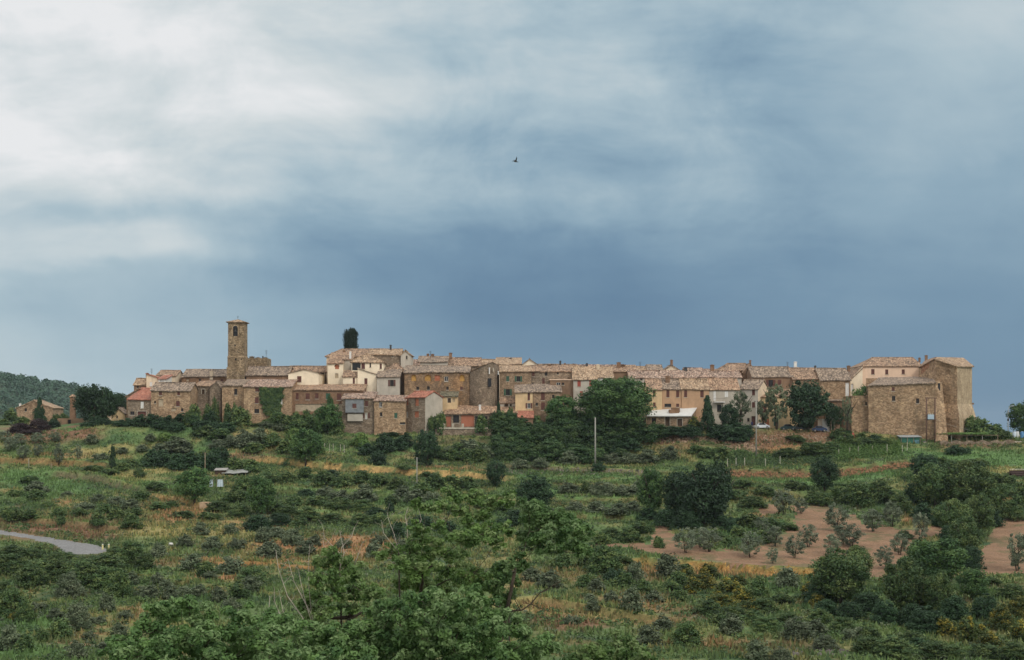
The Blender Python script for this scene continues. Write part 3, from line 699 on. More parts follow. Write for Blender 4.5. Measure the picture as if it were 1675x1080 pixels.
def house(name, label, cat, u0, u1, ve, vb, Y, D=8, Yr=None, roof='gable', vr=None, wall='stone', tile='brown', wins=(), chim=(), veR=None,
          over=.35, hipl=0, hipr=0, swins=(), zb=None, apex=.5, group=None, side=None, wob=.085, th=.2):
    Yr = Yr or Y
    P0 = Vector(((u0-UC)*Y/F, Y, 0)); P1 = Vector(((u1-UC)*Yr/F, Yr, 0)); dv = P1-P0; Wd = dv.length; ang = math.atan2(dv.y, dv.x)
    ze = (VH-ve)*Y/F
    mid = P0 + dv*.5; back = Vector((-math.sin(ang), math.cos(ang), 0))
    if zb is None:
        zb = min([(VH-vb)*Y/F] + [gz(*(p.x, p.y)) for p in (P0, P1, P0+back*D, P1+back*D, mid)]) - .4
    root = empty(name, (P0.x, P0.y, zb), ang, label, cat, group)
    H = ze - zb; dR = ((VH-veR)*Yr/F - zb - H) if veR else 0.0
    def loc(u, v, off=0.0):
        k = (u-UC)/F; ca, sa = math.cos(ang), math.sin(ang); px, py = P0.x+back.x*off, P0.y+back.y*off
        s = (k*py - px) / (ca - k*sa); y = py + s*sa
        return s, (VH-v)*y/F - zb
    holes = []; wl = []
    for wd in wins:
        a0, b1 = loc(wd[0], wd[1]); a1, b0 = loc(wd[2], wd[3])
        a0, a1 = max(a0, .06), min(a1, Wd-.06); b1 = min(b1, H-.08); b0 = max(b0, .05)
        if a1-a0 < .1 or b1-b0 < .1: continue
        ok = not any(not (a1 <= h[0] or a0 >= h[2] or b1 <= h[1] or b0 >= h[3]) for h in holes)
        if ok: holes.append((a0, b0, a1, b1)); wl.append(wd[4] if len(wd) > 4 else 'd')
    mb = MB(); dep = .22
    facade(mb, Wd, 0, H, holes, dep)
    m = W[wall] if isinstance(wall, str) else wall
    # ridge heights
    hr = H
    if roof == 'gable' or roof == 'hip': 
        zr = (VH-vr)*(Y+D/2)/F; hr = zr - zb
    elif roof == 'shed': hr = (VH-vr)*(Y+D)/F - zb
    elif roof == 'front': hr = (VH-vr)*Y/F - zb
    elif roof in ('lean_l', 'lean_r'): hr = (VH-vr)*Y/F - zb
    elif roof == 'pyramid': hr = (VH-vr)*(Y+D/2)/F - zb
    # walls
    if roof == 'shed':
        if dR > 0: mb.poly([(0,0,H),(Wd,0,H),(Wd,0,H+dR)])
        mb.poly([(0,0,0),(0,0,H),(0,D,H if hipl else hr),(0,D,0)]); mb.poly([(Wd,0,0),(Wd,D,0),(Wd,D,hr),(Wd,0,H+dR)]); mb.quad((0,D,0),(0,D,hr),(Wd,D,hr),(Wd,D,0))
    elif roof == 'gable':
        hl_, hr_ = hr, hr
        sm_ = MB() if side else mb
        mb.poly([(0,0,0),(0,0,H),(0,D/2,hr),(0,D,H),(0,D,0)]); sm_.poly([(Wd,0,0),(Wd,D,0),(Wd,D,H),(Wd,D/2,hr),(Wd,0,H)])
        if side: sm_.build('gable_wall', W[side], root); mb.quad((0,D,0),(0,D,H),(Wd,D,H),(Wd,D,0))
    elif roof == 'front':
        mb.poly([(0,0,H),(Wd,0,H),(Wd*apex,0,hr)]); mb.poly([(0,D,H),(Wd*apex,D,hr),(Wd,D,H)])
        mb.quad((0,0,0),(0,0,H),(0,D,H),(0,D,0)); mb.quad((Wd,0,0),(Wd,D,0),(Wd,D,H),(Wd,0,H)); mb.quad((0,D,0),(0,D,H),(Wd,D,H),(Wd,D,0))
    elif roof == 'lean_l':   # high on the left
        mb.poly([(0,0,H),(Wd,0,H),(0,0,hr)]); mb.poly([(0,D,H),(0,D,hr),(Wd,D,H)])
        mb.quad((0,0,0),(0,0,hr),(0,D,hr),(0,D,0)); mb.quad((Wd,0,0),(Wd,D,0),(Wd,D,H),(Wd,0,H)); mb.quad((0,D,0),(0,D,H),(Wd,D,H),(Wd,D,0))
    elif roof == 'lean_r':
        mb.poly([(0,0,H),(Wd,0,H),(Wd,0,hr)]); mb.poly([(0,D,H),(Wd,D,hr),(Wd,D,H)])
        mb.quad((0,0,0),(0,0,H),(0,D,H),(0,D,0)); mb.quad((Wd,0,0),(Wd,D,0),(Wd,D,hr),(Wd,0,hr)); mb.quad((0,D,0),(0,D,H),(Wd,D,H),(Wd,D,0))
    else:
        mb.quad((0,0,0),(0,0,H),(0,D,H),(0,D,0)); mb.quad((Wd,0,0),(Wd,D,0),(Wd,D,H),(Wd,0,H)); mb.quad((0,D,0),(0,D,H),(Wd,D,H),(Wd,D,0))
    mb.build('wall', m, root)
    # roof
    rb = MB(); o = over; so_ = .22; sd = len(label) * 3
    if roof in ('shed', 'gable', 'hip', 'pyramid'):
        dd_ = D if roof == 'shed' else D/2; sl = (hr-H)/dd_
        e0 = H - sl*o + .06
        t0 = hr + .06
        if roof == 'shed':
            slab(rb, (-so_,-o,e0), (Wd+so_,-o,e0+dR), (Wd+so_,D+.2,t0+sl*.2+dR*.3), (-so_+hipl,D+.2,t0+sl*.2), th, wob=wob, seed=sd)
            if hipl: slab(rb, (-so_,D+.2,e0), (-so_,-o,e0), (-so_+hipl,D+.2,t0+sl*.2), (-so_+hipl-.01,D+.2,t0+sl*.2), th, wob=.02, seed=sd+9)
        elif roof == 'gable':
            slab(rb, (-so_,-o,e0), (Wd+so_,-o,e0), (Wd+so_,D/2,t0), (-so_,D/2,t0), th, wob=wob, seed=sd)
            slab(rb, (Wd+so_,D+o,e0), (-so_,D+o,e0), (-so_,D/2,t0), (Wd+so_,D/2,t0), th, wob=wob*.5, seed=sd+1)
            rb.tube([(-so_,D/2,t0+.02), (Wd*.3,D/2,t0+.02+wob*.5), (Wd*.7,D/2,t0+.02-wob*.4), (Wd+so_,D/2,t0+.02)], .13, 6)
        else:
            hl = hipl or .001; hr2 = hipr or .001
            if roof == 'pyramid': hl = Wd*apex; hr2 = Wd*(1-apex)-.01
            L0, L1 = hl, Wd-hr2
            fo = -o if hl <= .01 else -o
            slab(rb, (-o,-o,e0), (Wd+o,-o,e0), (L1,D/2,t0), (L0,D/2,t0), th, wob=wob*.6, seed=sd)
            slab(rb, (Wd+o,D+o,e0), (-o,D+o,e0), (L0,D/2,t0), (L1,D/2,t0), th, wob=wob*.4, seed=sd+1)
            slab(rb, (-o,D+o,e0), (-o,-o,e0), (L0,D/2,t0), (L0-.01,D/2,t0), th, wob=.01, seed=sd+2)
            slab(rb, (Wd+o,-o,e0), (Wd+o,D+o,e0), (L1,D/2,t0), (L1+.01,D/2,t0), th, wob=.01, seed=sd+3)
            rb.tube([(L0,D/2,t0+.02), (L1,D/2,t0+.02)], .13, 6); rb.tube([(L0,D/2,t0), (-o,-o,e0+.03)], .12, 6); rb.tube([(L1,D/2,t0), (Wd+o,-o,e0+.03)], .12, 6)
    elif roof == 'front':
        ax_ = Wd*apex; s1, s2 = (hr-H)/ax_, (hr-H)/(Wd-ax_)
        slab(rb, (-o,-.25,H-s1*o+.06), (-o,D+.25,H-s1*o+.06), (ax_,D+.25,hr+.06), (ax_,-.25,hr+.06), th, wob=wob*.6, seed=sd)
        slab(rb, (Wd+o,D+.25,H-s2*o+.06), (Wd+o,-.25,H-s2*o+.06), (ax_,-.25,hr+.06), (ax_,D+.25,hr+.06), th, wob=wob*.6, seed=sd+1)
        rb.tube([(ax_,-.25,hr+.08), (ax_,D+.25,hr+.08)], .13, 6)
    elif roof == 'lean_l': slab(rb, (-.15,-.25,hr+.06), (Wd+o,-.25,H-(hr-H)/Wd*o+.06), (Wd+o,D+.25,H-(hr-H)/Wd*o+.06), (-.15,D+.25,hr+.06), th, wob=wob, seed=sd)
    elif roof == 'lean_r': slab(rb, (-o,-.25,H-(hr-H)/Wd*o+.06), (Wd+.15,-.25,hr+.06), (Wd+.15,D+.25,hr+.06), (-o,D+.25,H-(hr-H)/Wd*o+.06), th, wob=wob, seed=sd)
    elif roof == 'flat': rb.box(-.15, Wd+.15, -.2, D+.1, H, H+.22)
    elif roof == 'none': rb = None
    ro = rb.build('roof', T[tile] if isinstance(tile, str) else tile, root) if rb else None
    # chimneys (u centre, v top, width px, height px, style, row depth share)
    for c in chim:
        cu, vt, wp, hp = c[:4]; st = c[4] if len(c) > 4 else 'brick'; off = c[5] if len(c) > 5 else D*.45
        s, zt = loc(cu, vt, off); wm = wp*(Y+off)/F; hm = hp*(Y+off)/F
        cb = MB(); 
        if st == 'pipe': cb.tube([(s, off, zt-hm-.5), (s, off, zt-.2)], wm/2, 8); cb.tube([(s, off, zt-.22), (s, off, zt)], wm*.8, 8)
        else:
            cb.box(s-wm/2, s+wm/2, off-wm*.4, off+wm*.4, zt-hm-.8, zt-.22); cb.box(s-wm*.64, s+wm*.64, off-wm*.52, off+wm*.52, zt-.22, zt-.1)
            cb.box(s-wm*.3, s+wm*.3, off-wm*.25, off+wm*.25, zt-.1, zt)
        cm = {'brick': W['brick'], 'white': SH['white'], 'cream': W['cream'], 'dark': METAL, 'pipe': METAL, 'orange': W['orange'], 'stone': W['stone2']}[st]
        co_ = cb.build('chimney', cm, ro or root)
    # windows
    for (a0, b0, a1, b1), st in zip(holes, wl):
        w_, h_ = a1-a0, b1-b0; kind = st
        door = kind in ('door', 'doorw', 'gate', 'doorr', 'doorg')
        mb = MB(); mb.quad((a0,dep-.03,b0), (a1,dep-.03,b0), (a1,dep-.03,b1), (a0,dep-.03,b1))
        if kind == 'arch' or kind == 'archo':
            # infilled or shuttered opening with a round brick head
            pm = SH['terracotta'] if kind == 'arch' else SH['ochre']
            wo = mb.build('window', pm, root); ab = MB(); cx = (a0+a1)/2; rr_ = w_/2+.08
            pts = [(cx+math.cos(math.pi*k/8)*rr_, -.05, b1-w_*.45+math.sin(math.pi*k/8)*rr_) for k in range(9)]
            ab.tube(pts, .09, 5); ab.build('arch', W['brick'], wo); continue
        if kind in ('ochre', 'pale', 'terra', 'whitep', 'orangep'):
            pm = {'ochre': SH['ochre'], 'pale': SH['pale'], 'terra': SH['terracotta'], 'whitep': SH['white'], 'orangep': W['orange']}[kind]
            mb.build('blocked_window' if kind != 'orangep' else 'panel', pm, root); continue
        if door:
            pm = {'door': SH['wood'], 'doorw': SH['white'], 'gate': SH['brown'], 'doorr': SH['red'], 'doorg': SH['green']}[kind]
            do = mb.build('door', pm, root)
            fb = MB(); fb.box(a0-.12, a0, -.04, .04, b0, b1+.12); fb.box(a1, a1+.12, -.04, .04, b0, b1+.12); fb.box(a0, a1, -.04, .04, b1, b1+.12)
            fb.build('frame', SH['sill'], do); continue
        if kind == 'hole': mb.build('opening', GLASS, root); continue
        wo = mb.build('window', GLASS, root)
        fb = MB(); t_ = .07
        for x0, x1, z0, z1 in ((a0,a0+t_,b0,b1), (a1-t_,a1,b0,b1), (a0+t_,a1-t_,b1-t_,b1), (a0+t_,a1-t_,b0,b0+t_), ((a0+a1)/2-.03,(a0+a1)/2+.03,b0+t_,b1-t_)):
            fb.box(x0, x1, dep-.09, dep-.04, z0, z1)
        fb.build('frame', SH['white'] if kind in ('w', 'ww') else SH['wood'], wo)
        sb = MB(); sb.box(a0-.1, a1+.1, -.09, .1, b0-.12, b0-.002); sb.build('sill', SH['sill'], wo)
        if kind in ('s', 'r', 'g', 'ws'):
            sm = {'s': SH['brown'], 'r': SH['red'], 'g': SH['green'], 'ws': SH['white']}[kind]
            for x0, x1 in ((a0+.02, (a0+a1)/2-.012), ((a0+a1)/2+.012, a1-.02)):
                q = MB(); q.box(x0, x1, .02, .07, b0+.02, b1-.02); q.build('shutter', sm, wo)
        if kind in ('so', 'go', 'ro', 'ww'):   # open shutters folded on the wall
            sm = {'so': SH['brown'], 'ro': SH['red'], 'go': SH['green'], 'ww': SH['brown']}[kind]
            for x0, x1 in ((a0-w_*.5, a0-.03), (a1+.03, a1+w_*.5)):
                q = MB(); q.box(x0, x1, -.07, -.015, b0, b1); q.build('shutter', sm, wo)
    # windows on the right-hand side wall: (y from front m, z above base by photo row at that depth, w, h)
    for (yy_, vt, ww_, hh_, st) in swins:
        zt = (VH-vt)*(Y+yy_)/F - zb; mb = MB(); mb.box(Wd-.05, Wd+.03, yy_, yy_+ww_, zt-hh_, zt)
        wo = mb.build('window', SH.get(st, GLASS), root); sb = MB(); sb.box(Wd+.002, Wd+.1, yy_-.1, yy_+ww_+.1, zt-hh_-.14, zt-hh_-.01); sb.build('sill', SH['sill'], wo)
    return root
hs = 'house'
# ---- far left hamlet
house('stone_farmhouse', 'isolated brown stone farmhouse with broad low gable in front of the wooded hill', hs, 27, 87, 667, 690, 400, 9, roof='front', vr=655, wall='stone', tile='light', apex=.47, wins=[(40,668,44,673)], chim=[(33,660,3,4,'white',2)])
house('pale_cottage', 'small pale pink cottage half hidden behind the big dark tree', hs, 151, 173, 671, 684, 385, 6, roof='gable', vr=666, wall='pink', tile='brown', wins=[(156,673,159,678)])
house('ochre_shed', 'little ochre gabled shed right of the big dark tree', 'shed', 182, 204, 676, 695, 355, 6, roof='front', vr=667, wall='yellow', tile='grey', apex=.5, wins=[(190,680,193,684,'d')])
# ---- red roofed left cluster
house('red_roofed_house', 'small stone house with red tiled roof at the left end of the village', hs, 209, 247, 654, 681, 337, 7, roof='shed', vr=643, wall='stone2', tile='red', wins=[(230,657,235,668,'ws'),(213,673,220,679),(225,673,239,680,'gate')])
house('upper_red_shed', 'narrow upper storey with a second red roof above the red-roofed house', hs, 224, 247, 643, 655, 344.6, 5, roof='shed', vr=634.5, wall='brown', tile='red')
house('stone_outbuilding', 'low stone outbuilding with brown tiles behind the red-roofed house', hs, 207, 226, 648, 660, 346, 7, roof='lean_r', vr=636, wall='stone', tile='brown')
house('two_storey_stone_house', 'two-storey tan stone house with small brown shutters right of the red roof', hs, 247, 311, 638.5, 676, 336, 9.5, roof='gable', vr=626.5, wall='ochre_stone', tile='grey',
      wins=[(260,639.5,265,647,'s'),(290,639.5,294.5,647,'s'),(288,656,294,665,'s'),(259,653,267,665,'pale'),(280,668,288,673,'pale'),(252,656,255,660),(296,668,300,673)])
house('corner_cottage', 'tiny cottage with light tiled roof highest at the far left of the village', hs, 219, 241, 629, 640, 352, 6, roof='gable', vr=619.5, wall='brown', tile='light', wins=[(224,631,227,635)])
house('cream_annex', 'cream house with slanting red roof and white box room', hs, 239.5, 259, 618, 640, 349, 7, roof='lean_l', vr=611.5, wall='cream', tile='red', wins=[(245,625,249,632,'ws')], chim=[(241,610,4,3,'brick',1)])
house('white_box_room', 'white box-like room under the slanting red roof', hs, 259, 271.5, 619, 640, 348.4, 6, roof='shed', vr=613, wall='white', tile='red', wins=[(262,622,268,630,'whitep')])
house('brown_roofed_house', 'cream house with brown tiled roof and tall thin chimney on its right', hs, 256, 287, 615, 640, 357, 10, roof='gable', vr=606.5, wall='cream', tile='brown', wins=[(276,619,279,624)], chim=[(292,606,3,9,'dark',9)])
house('lean_to_barn', 'dark stone barn with orange-brown roof beside the garden terrace', 'barn', 318, 348, 631, 655, 344, 7, roof='shed', vr=623, wall='stone2', tile='orange', wins=[(330,637,335,645,'door')])
house('gabled_barn', 'dark stone barn gable left of the grey-roofed house', 'barn', 343, 361, 633, 656, 343, 9, roof='front', vr=624, wall='stone2', tile='grey', apex=.6)
house('long_brick_house', 'long low pinkish brick house left of the bell tower', hs, 297, 372, 616, 640, 360, 12, roof='gable', vr=605, wall='brick', tile='grey', chim=[(346,607,5,9,'cream',.2)], wins=[(305,620,309,624,'pale'),(325,620,329,625,'d'),(361,620,365,627,'s')])
# ---- church group
def bell_tower():
    Y = 352; P = at(373, 610, Y); zb = gz(P[0], Y) - 1; z = lambda v: (VH-v)*Y/F - zb
    root = empty('bell_tower', (P[0], Y, zb), 0, 'tall square stone bell tower with arched opening and low tiled roof', 'bell tower')
    w_ = (399.5-373)*Y/F; D = 4.3; mb = MB(); H = z(528); hz0 = z(550); hz1 = z(537)
    a0, a1 = w_*.30, w_*.60
    facade(mb, w_, z(584), H, [(a0, hz0, a1, hz1+.0)], .7)
    # round head of the belfry opening: flat dark face painted as its shade, ringed by voussoirs
    for x0, x1 in ((0, 0), (w_, w_)):
        mb.quad((x0,0,z(584)), (x0,D,z(584)), (x0,D,H), (x0,0,H))
    mb.quad((0,D,z(584)), (w_,D,z(584)), (w_,D,H), (0,D,H)); mb.quad((0,0,H),(w_,0,H),(w_,D,H),(0,D,H))
    mb.box(-.12, w_+.12, -.12, D+.12, 0, z(584))
    mb.box(-.3, w_+.1, -.3, -.121, 0, z(601))
    mb.build('wall', W['tower'], root)
    op = MB(); op.quad((a0,.5,hz0), (a1,.5,hz0), (a1,.5,hz1), (a0,.5,hz1)); oo = op.build('bell_opening', GLASS, root)
    ab = MB(); cx = (a0+a1)/2; r = (a1-a0)/2; n = 10
    fan = [(cx+math.cos(math.pi*k/n)*r, -.012, hz1+math.sin(math.pi*k/n)*r) for k in range(n+1)]
    ab.poly([(a1,-.012,hz1-.01)] + fan[1:-1] + [(a0,-.012,hz1-.01)]); ab.build('arch_head', GLASS, oo)
    rg = MB(); rg.tube([(a1+.1,-.03,hz0)] + [(cx+math.cos(math.pi*k/n)*(r+.1), -.03, hz1+math.sin(math.pi*k/n)*(r+.1)) for k in range(n+1)] + [(a0-.1,-.03,hz0)], .11, 5); rg.build('arch', W['castle_light'], oo)
    bl = MB(); bl.tube([(cx,.42,hz1+.25),(cx,.42,hz1-.1),(cx,.42,hz1-.5),(cx,.42,hz1-.8)], [.08,.2,.26,.4], 10); bl.build('bell', METAL, oo)
    st = MB(); st.box(-.14, w_+.14, -.14, D+.14, z(584), z(582.6)); st.build('string_course', W['castle_light'], root)
    c2 = MB(); c2.box(-.16, w_+.16, -.16, D+.16, H-.001, H+.18); c2.build('cornice', W['tower'], root)
    rb = MB(); o = .45; zt = z(521.5)
    A = [(-o,-o,H+.2), (w_+o,-o,H+.2), (w_+o,D+o,H+.2), (-o,D+o,H+.2)]; cx, cy = w_/2, D/2
    for k in range(4):
        a, b = A[k], A[(k+1) % 4]; slab(rb, a, b, (cx+.01,cy,zt), (cx,cy,zt), .16, wob=.03, seed=k)
    ro = rb.build('roof', T['light'], root)
    cr = MB(); cr.tube([(cx,cy,zt-.1),(cx,cy,zt+.9)], .035, 5); cr.box(cx-.25,cx+.25,cy-.03,cy+.03,zt+.55,zt+.62); cr.build('cross', METAL, ro)
    for (u, v, s) in ((383.5,566.5,.35),(384.5,589.5,.4),(394,589,.25)):
        x = (u-UC)*Y/F - P[0]; q = MB(); q.box(x, x+s, -.15 if v > 584 else -.02, .1, z(v), z(v)+s*1.2); q.build('small_window', GLASS, root)
bell_tower()
house('ruined_stone_block', 'ragged stone block with broken top and antenna right of the bell tower', 'ruin', 404, 437, 586, 606, 362, 6, roof='none', wall='tower', tile='grey', chim=[(412,583,7,5,'stone',1),(422,584.5,6,3,'stone',2),(430,582.5,2,3,'dark',2),(434,584.5,6,4,'stone',3)])
def antenna(u, vt, vb, Y, label):
    P = at(u, vb, Y); h = (vb-vt)*Y/F; mb = MB(); mb.tube([(0,0,-.3),(0,0,h)], .035, 5)
    for k in range(5): mb.box(-.35+.03*k, .35-.03*k, -.02, .02, h-.12-.22*k, h-.08-.22*k)
    o = mb.build('television_antenna', METAL); o.location = P; tag(o, label, 'antenna')
antenna(435.5, 573, 584, 364, 'thin television antenna on the ruined block beside the bell tower')
antenna(248, 603, 613, 352, 'thin television antenna above the cream annex at the far left')
antenna(704, 574, 585, 369, 'thin antenna over the pale house left of the palazzo roofs')
antenna(1288, 592, 602, 357, 'thin antenna left of the white chimney on the arched-window house')
antenna(1047, 592, 601, 369, 'thin antenna on the crest roof right of the great tree')
house('church_nave', 'long church nave roof with weathered tiles right of the bell tower', 'church', 380, 471, 614, 640, 352, 12, roof='gable', vr=600, wall='brick', tile='grey', wins=[(396,616.5,403,621.5),(388,617,391,620,'pale')])
house('church_wing', 'lower church wing roof continuing behind the cream gabled house', 'church', 471, 533, 607.5, 640, 358, 8, roof='gable', vr=599.5, wall='stone2', tile='brown', wins=[(523,610,530,628,'door')])  # dark door panel stands in for the shaded recess between the houses
house('grey_roofed_house', 'tan house with grey roof and one window below the bell tower', hs, 363, 398, 630, 668, 341, 8, roof='shed', vr=621.5, wall='ochre_stone', tile='grey', wins=[(383,636,388,646)])
house('ivy_covered_house', 'tall ochre stone house whose front is half covered in ivy', hs, 398.5, 477, 632, 690, 337, 9, roof='shed', vr=621.5, wall='ochre_stone', tile='pinkish',
      wins=[(417.5,633.5,424,641,'s'),(417,650,423,660,'s'),(416,669,424,676),(459,652,462,662,'ws')])
def ivy():
    rng = np.random.default_rng(8); n = 9000; Y = 337
    u = rng.uniform(424, 466, n); v = rng.uniform(632, 680, n)
    lim = np.interp(v, [632, 650, 664, 680], [427, 426, 430, 437]); lim2 = np.interp(v, [632, 645, 660, 680], [464, 461, 460, 458])
    wb = (fbm(u/4, v/4, 7, 3)-.5)*9; keep = (u + wb + rng.normal(size=n)*1.2 > lim) & (u + wb + rng.normal(size=n)*1.2 < lim2) & (v > 632 + 5*fbm(u/3, u*0, 9)); u, v = u[keep], v[keep]; n = len(u)
    yv = Y - .08 - rng.random(n)*(.25 + .45*fbm(u/7, v/7, 2, 3)); P = np.stack([(u-UC)*Y/F, yv, (VH-v)*Y/F], 1)
    Nn = np.array([0, -1, .3]) + rng.normal(size=(n, 3))*.45; Nn /= np.linalg.norm(Nn, axis=1)[:, None]
    tn = np.clip(fbm(u/5, v/5, 3, 3)*1.2 - .1 + rng.random(n)*.2 - .1, 0, 1)
    o = link('ivy', np_mesh('ivy', leafquads(P, Nn, .17, rng, .8), np.arange(4*n).reshape(-1, 4), LEAF['scrub'], np.repeat(np.stack([tn]*3, 1), 4, 0)))
    tag(o, 'thick dark green ivy climbing the ochre stone house', 'ivy')
ivy()
house('cream_gabled_house', 'cream house with wide front gable and single brown shutter', hs, 471.6, 521, 610.5, 640, 346, 11, roof='front', vr=604.5, wall='cream2', tile='grey', apex=.5, wins=[(486,615.5,493,625,'s')], over=.25, th=.14)
house('window_row_house', 'long brown brick house with a row of dark windows above the green tree', hs, 478, 594, 638, 672, 338.5, 8, roof='shed', vr=629, wall='brick', tile='orange',
      wins=[(484,643,488.5,654,'s'),(500,643.5,506.5,654,'s'),(515.5,643.6,521,652.5,'s'),(533,643.5,540,653,'g'),(551,643.6,558,655,'s'),(483,661,560,673,'pale')])
# ---- big cream villa on top
house('hilltop_villa', 'large main block of the cream villa with long tiled roof under the cypress', 'villa', 534, 602, 583, 640, 358, 14, roof='hip', vr=571.5, wall='cream', tile='brown', hipl=3, wins=[], chim=[(563,573,4,6,'brick',4)])
house('villa_tower_wing', 'tall cream wing of the villa with arched red window', 'villa', 536, 561, 594, 640, 352, 9, roof='shed', vr=577, wall='cream2', tile='orange', wins=[(548,597,554.5,604,'arch'),(548,611,553.5,619,'pale')])
house('villa_side_wing', 'plain grey-cream wall of the villa between tower wing and loggia', 'villa', 561.3, 576, 588, 640, 354, 8, roof='shed', vr=575, wall='grey', tile='brown', chim=[(573,575,3,9,'white',1)])
house('villa_loggia', 'villa pavilion with pyramid tiled roof over a dark loggia', 'villa', 575, 627, 592, 640, 350.5, 9, roof='pyramid', vr=578.5, wall='cream2', tile='light', apex=.42, wins=[(576,593,590,606,'hole'),(591,594,597,603.5,'s'),(604.5,593.5,607,601,'d'),(621,595,624.5,603.5,'s')])
house('villa_porch', 'small brown-roofed cream porch at the foot of the villa', 'villa', 561, 585, 616.5, 642, 347, 4, roof='shed', vr=607, wall='cream2', tile='brown', wins=[(577,618,580.5,629,'s')])
house('slant_roofed_house', 'cream house with one long slanting gable line below the villa', hs, 585, 616, 612.5, 650, 346.4, 8, roof='lean_l', vr=602, wall='cream2', tile='grey', wins=[(596,619,601,630,'s')], over=.15, th=.12)
house('cream_corner_house', 'cream-grey corner house with one dark shutter below the villa', hs, 616.5, 653.5, 616, 650, 345, 10, roof='shed', vr=601, wall='grey', tile='grey', wins=[(638,621.5,644,632,'so')])
house('upper_villa_block', 'grey-brown upper block at the right end of the villa roof', 'villa', 602, 655, 579.5, 625, 357, 12, roof='gable', vr=571.5, wall='stone2', tile='light', wins=[(640.5,580.5,643.5,584)], chim=[(639,564,3,8,'dark',5),(623.5,575,4.5,11,'cream',.5)])
house('villa_end_gable', 'narrow grey gable closing the villa roof on its right', 'villa', 655.5, 672, 580, 625, 356.5, 9, roof='front', vr=573, wall='grey', tile='light', apex=.45, wins=[(664,582,666.5,588)])
house('terracotta_roof_house', 'low house with reddish-brown hipped roof right of the pyramid pavilion', hs, 629, 662, 608, 640, 351.5, 9, roof='hip', vr=595.5, wall='brown', tile='brown', hipl=2, hipr=2)
plant('topcypress', 574.5, 576, 17, 40, 372, 'dark cypress rising above the villa roof against the sky', seed=2)
# ---- lower middle group
house('boxed_balcony_house', 'tall dark stone house with a grey boxed balcony on its front', hs, 559.5, 611.5, 651, 708, 332.6, 8, roof='shed', vr=641.5, wall='stone2', tile='pinkish',
      wins=[(597,656,602,665,'s'),(597.5,676,600.5,686,'doorw'),(602,675.5,605,685,'s'),(594,675.5,596.5,685,'s'),(573,677,579,687,'r'),(586,677,589,684,'w')])
def balcony_box():
    Y = 331.6; a = at(565, 675, Y); b = at(594.5, 653, Y); root = empty('boxed_balcony', (a[0], Y, a[2]), 0, 'grey sheet-clad boxed balcony with small red window jutting from dark stone house', 'balcony')
    w_, h_ = b[0]-a[0], b[2]-a[2]; mb = MB(); mb.box(0, w_, 0, .98, 0, h_); mb.build('cladding', SH['mesh'], root)
    q = MB(); q.box(w_*.39, w_*.61, -.03, .02, h_*.33, h_*.66); wo = q.build('window', SH['brown'], root)
    q = MB(); q.box(w_*.36, w_*.64, -.08, .03, h_*.30, h_*.33); q.build('sill', SH['sill'], wo)
    q = MB(); q.box(-.15, w_+.15, -.25, .95, h_, h_+.1); q.build('roof', T['brown'], root)
    for x in (0, w_*.5, w_-.12): 
        s = MB(); s.box(x, x+.12, .1, .9, -.3, -.002); s.build('bracket', SH['wood'], root)
    a = at(568, 689, Y); b = at(593, 677, Y); m = MB(); m.box(a[0], b[0], Y+.35, Y+.96, a[2], b[2])
    o = m.build('white_wall_panel', W['grey']); tag(o, 'pale plastered wall patch under the grey boxed balcony', 'wall')
balcony_box()
house('rough_stone_house', 'rough yellowish stone house with pinkish tiles between balcony and red roof', hs, 612, 663.5, 656, 714, 331.8, 8, roof='shed', vr=646.5, wall='ochre_stone', tile='pinkish',
      wins=[(620,658,625,666,'w'),(621.5,674.5,625.5,681,'d'),(645,675.5,650,684,'g'),(654,691,675,694,'d')])
house('red_gabled_house', 'stone house with bright red roof and pale gable facing right', hs, 664, 695.5, 649.5, 714, 334.2, 7, Yr=331.2, side='grey', roof='gable', vr=641, wall='stone2', tile='red',
      wins=[(679,652.5,685,664,'terra'),(678,673,685,683,'terra'),(664.8,652,668,663,'terra'),(665,674,667.5,683,'w')])
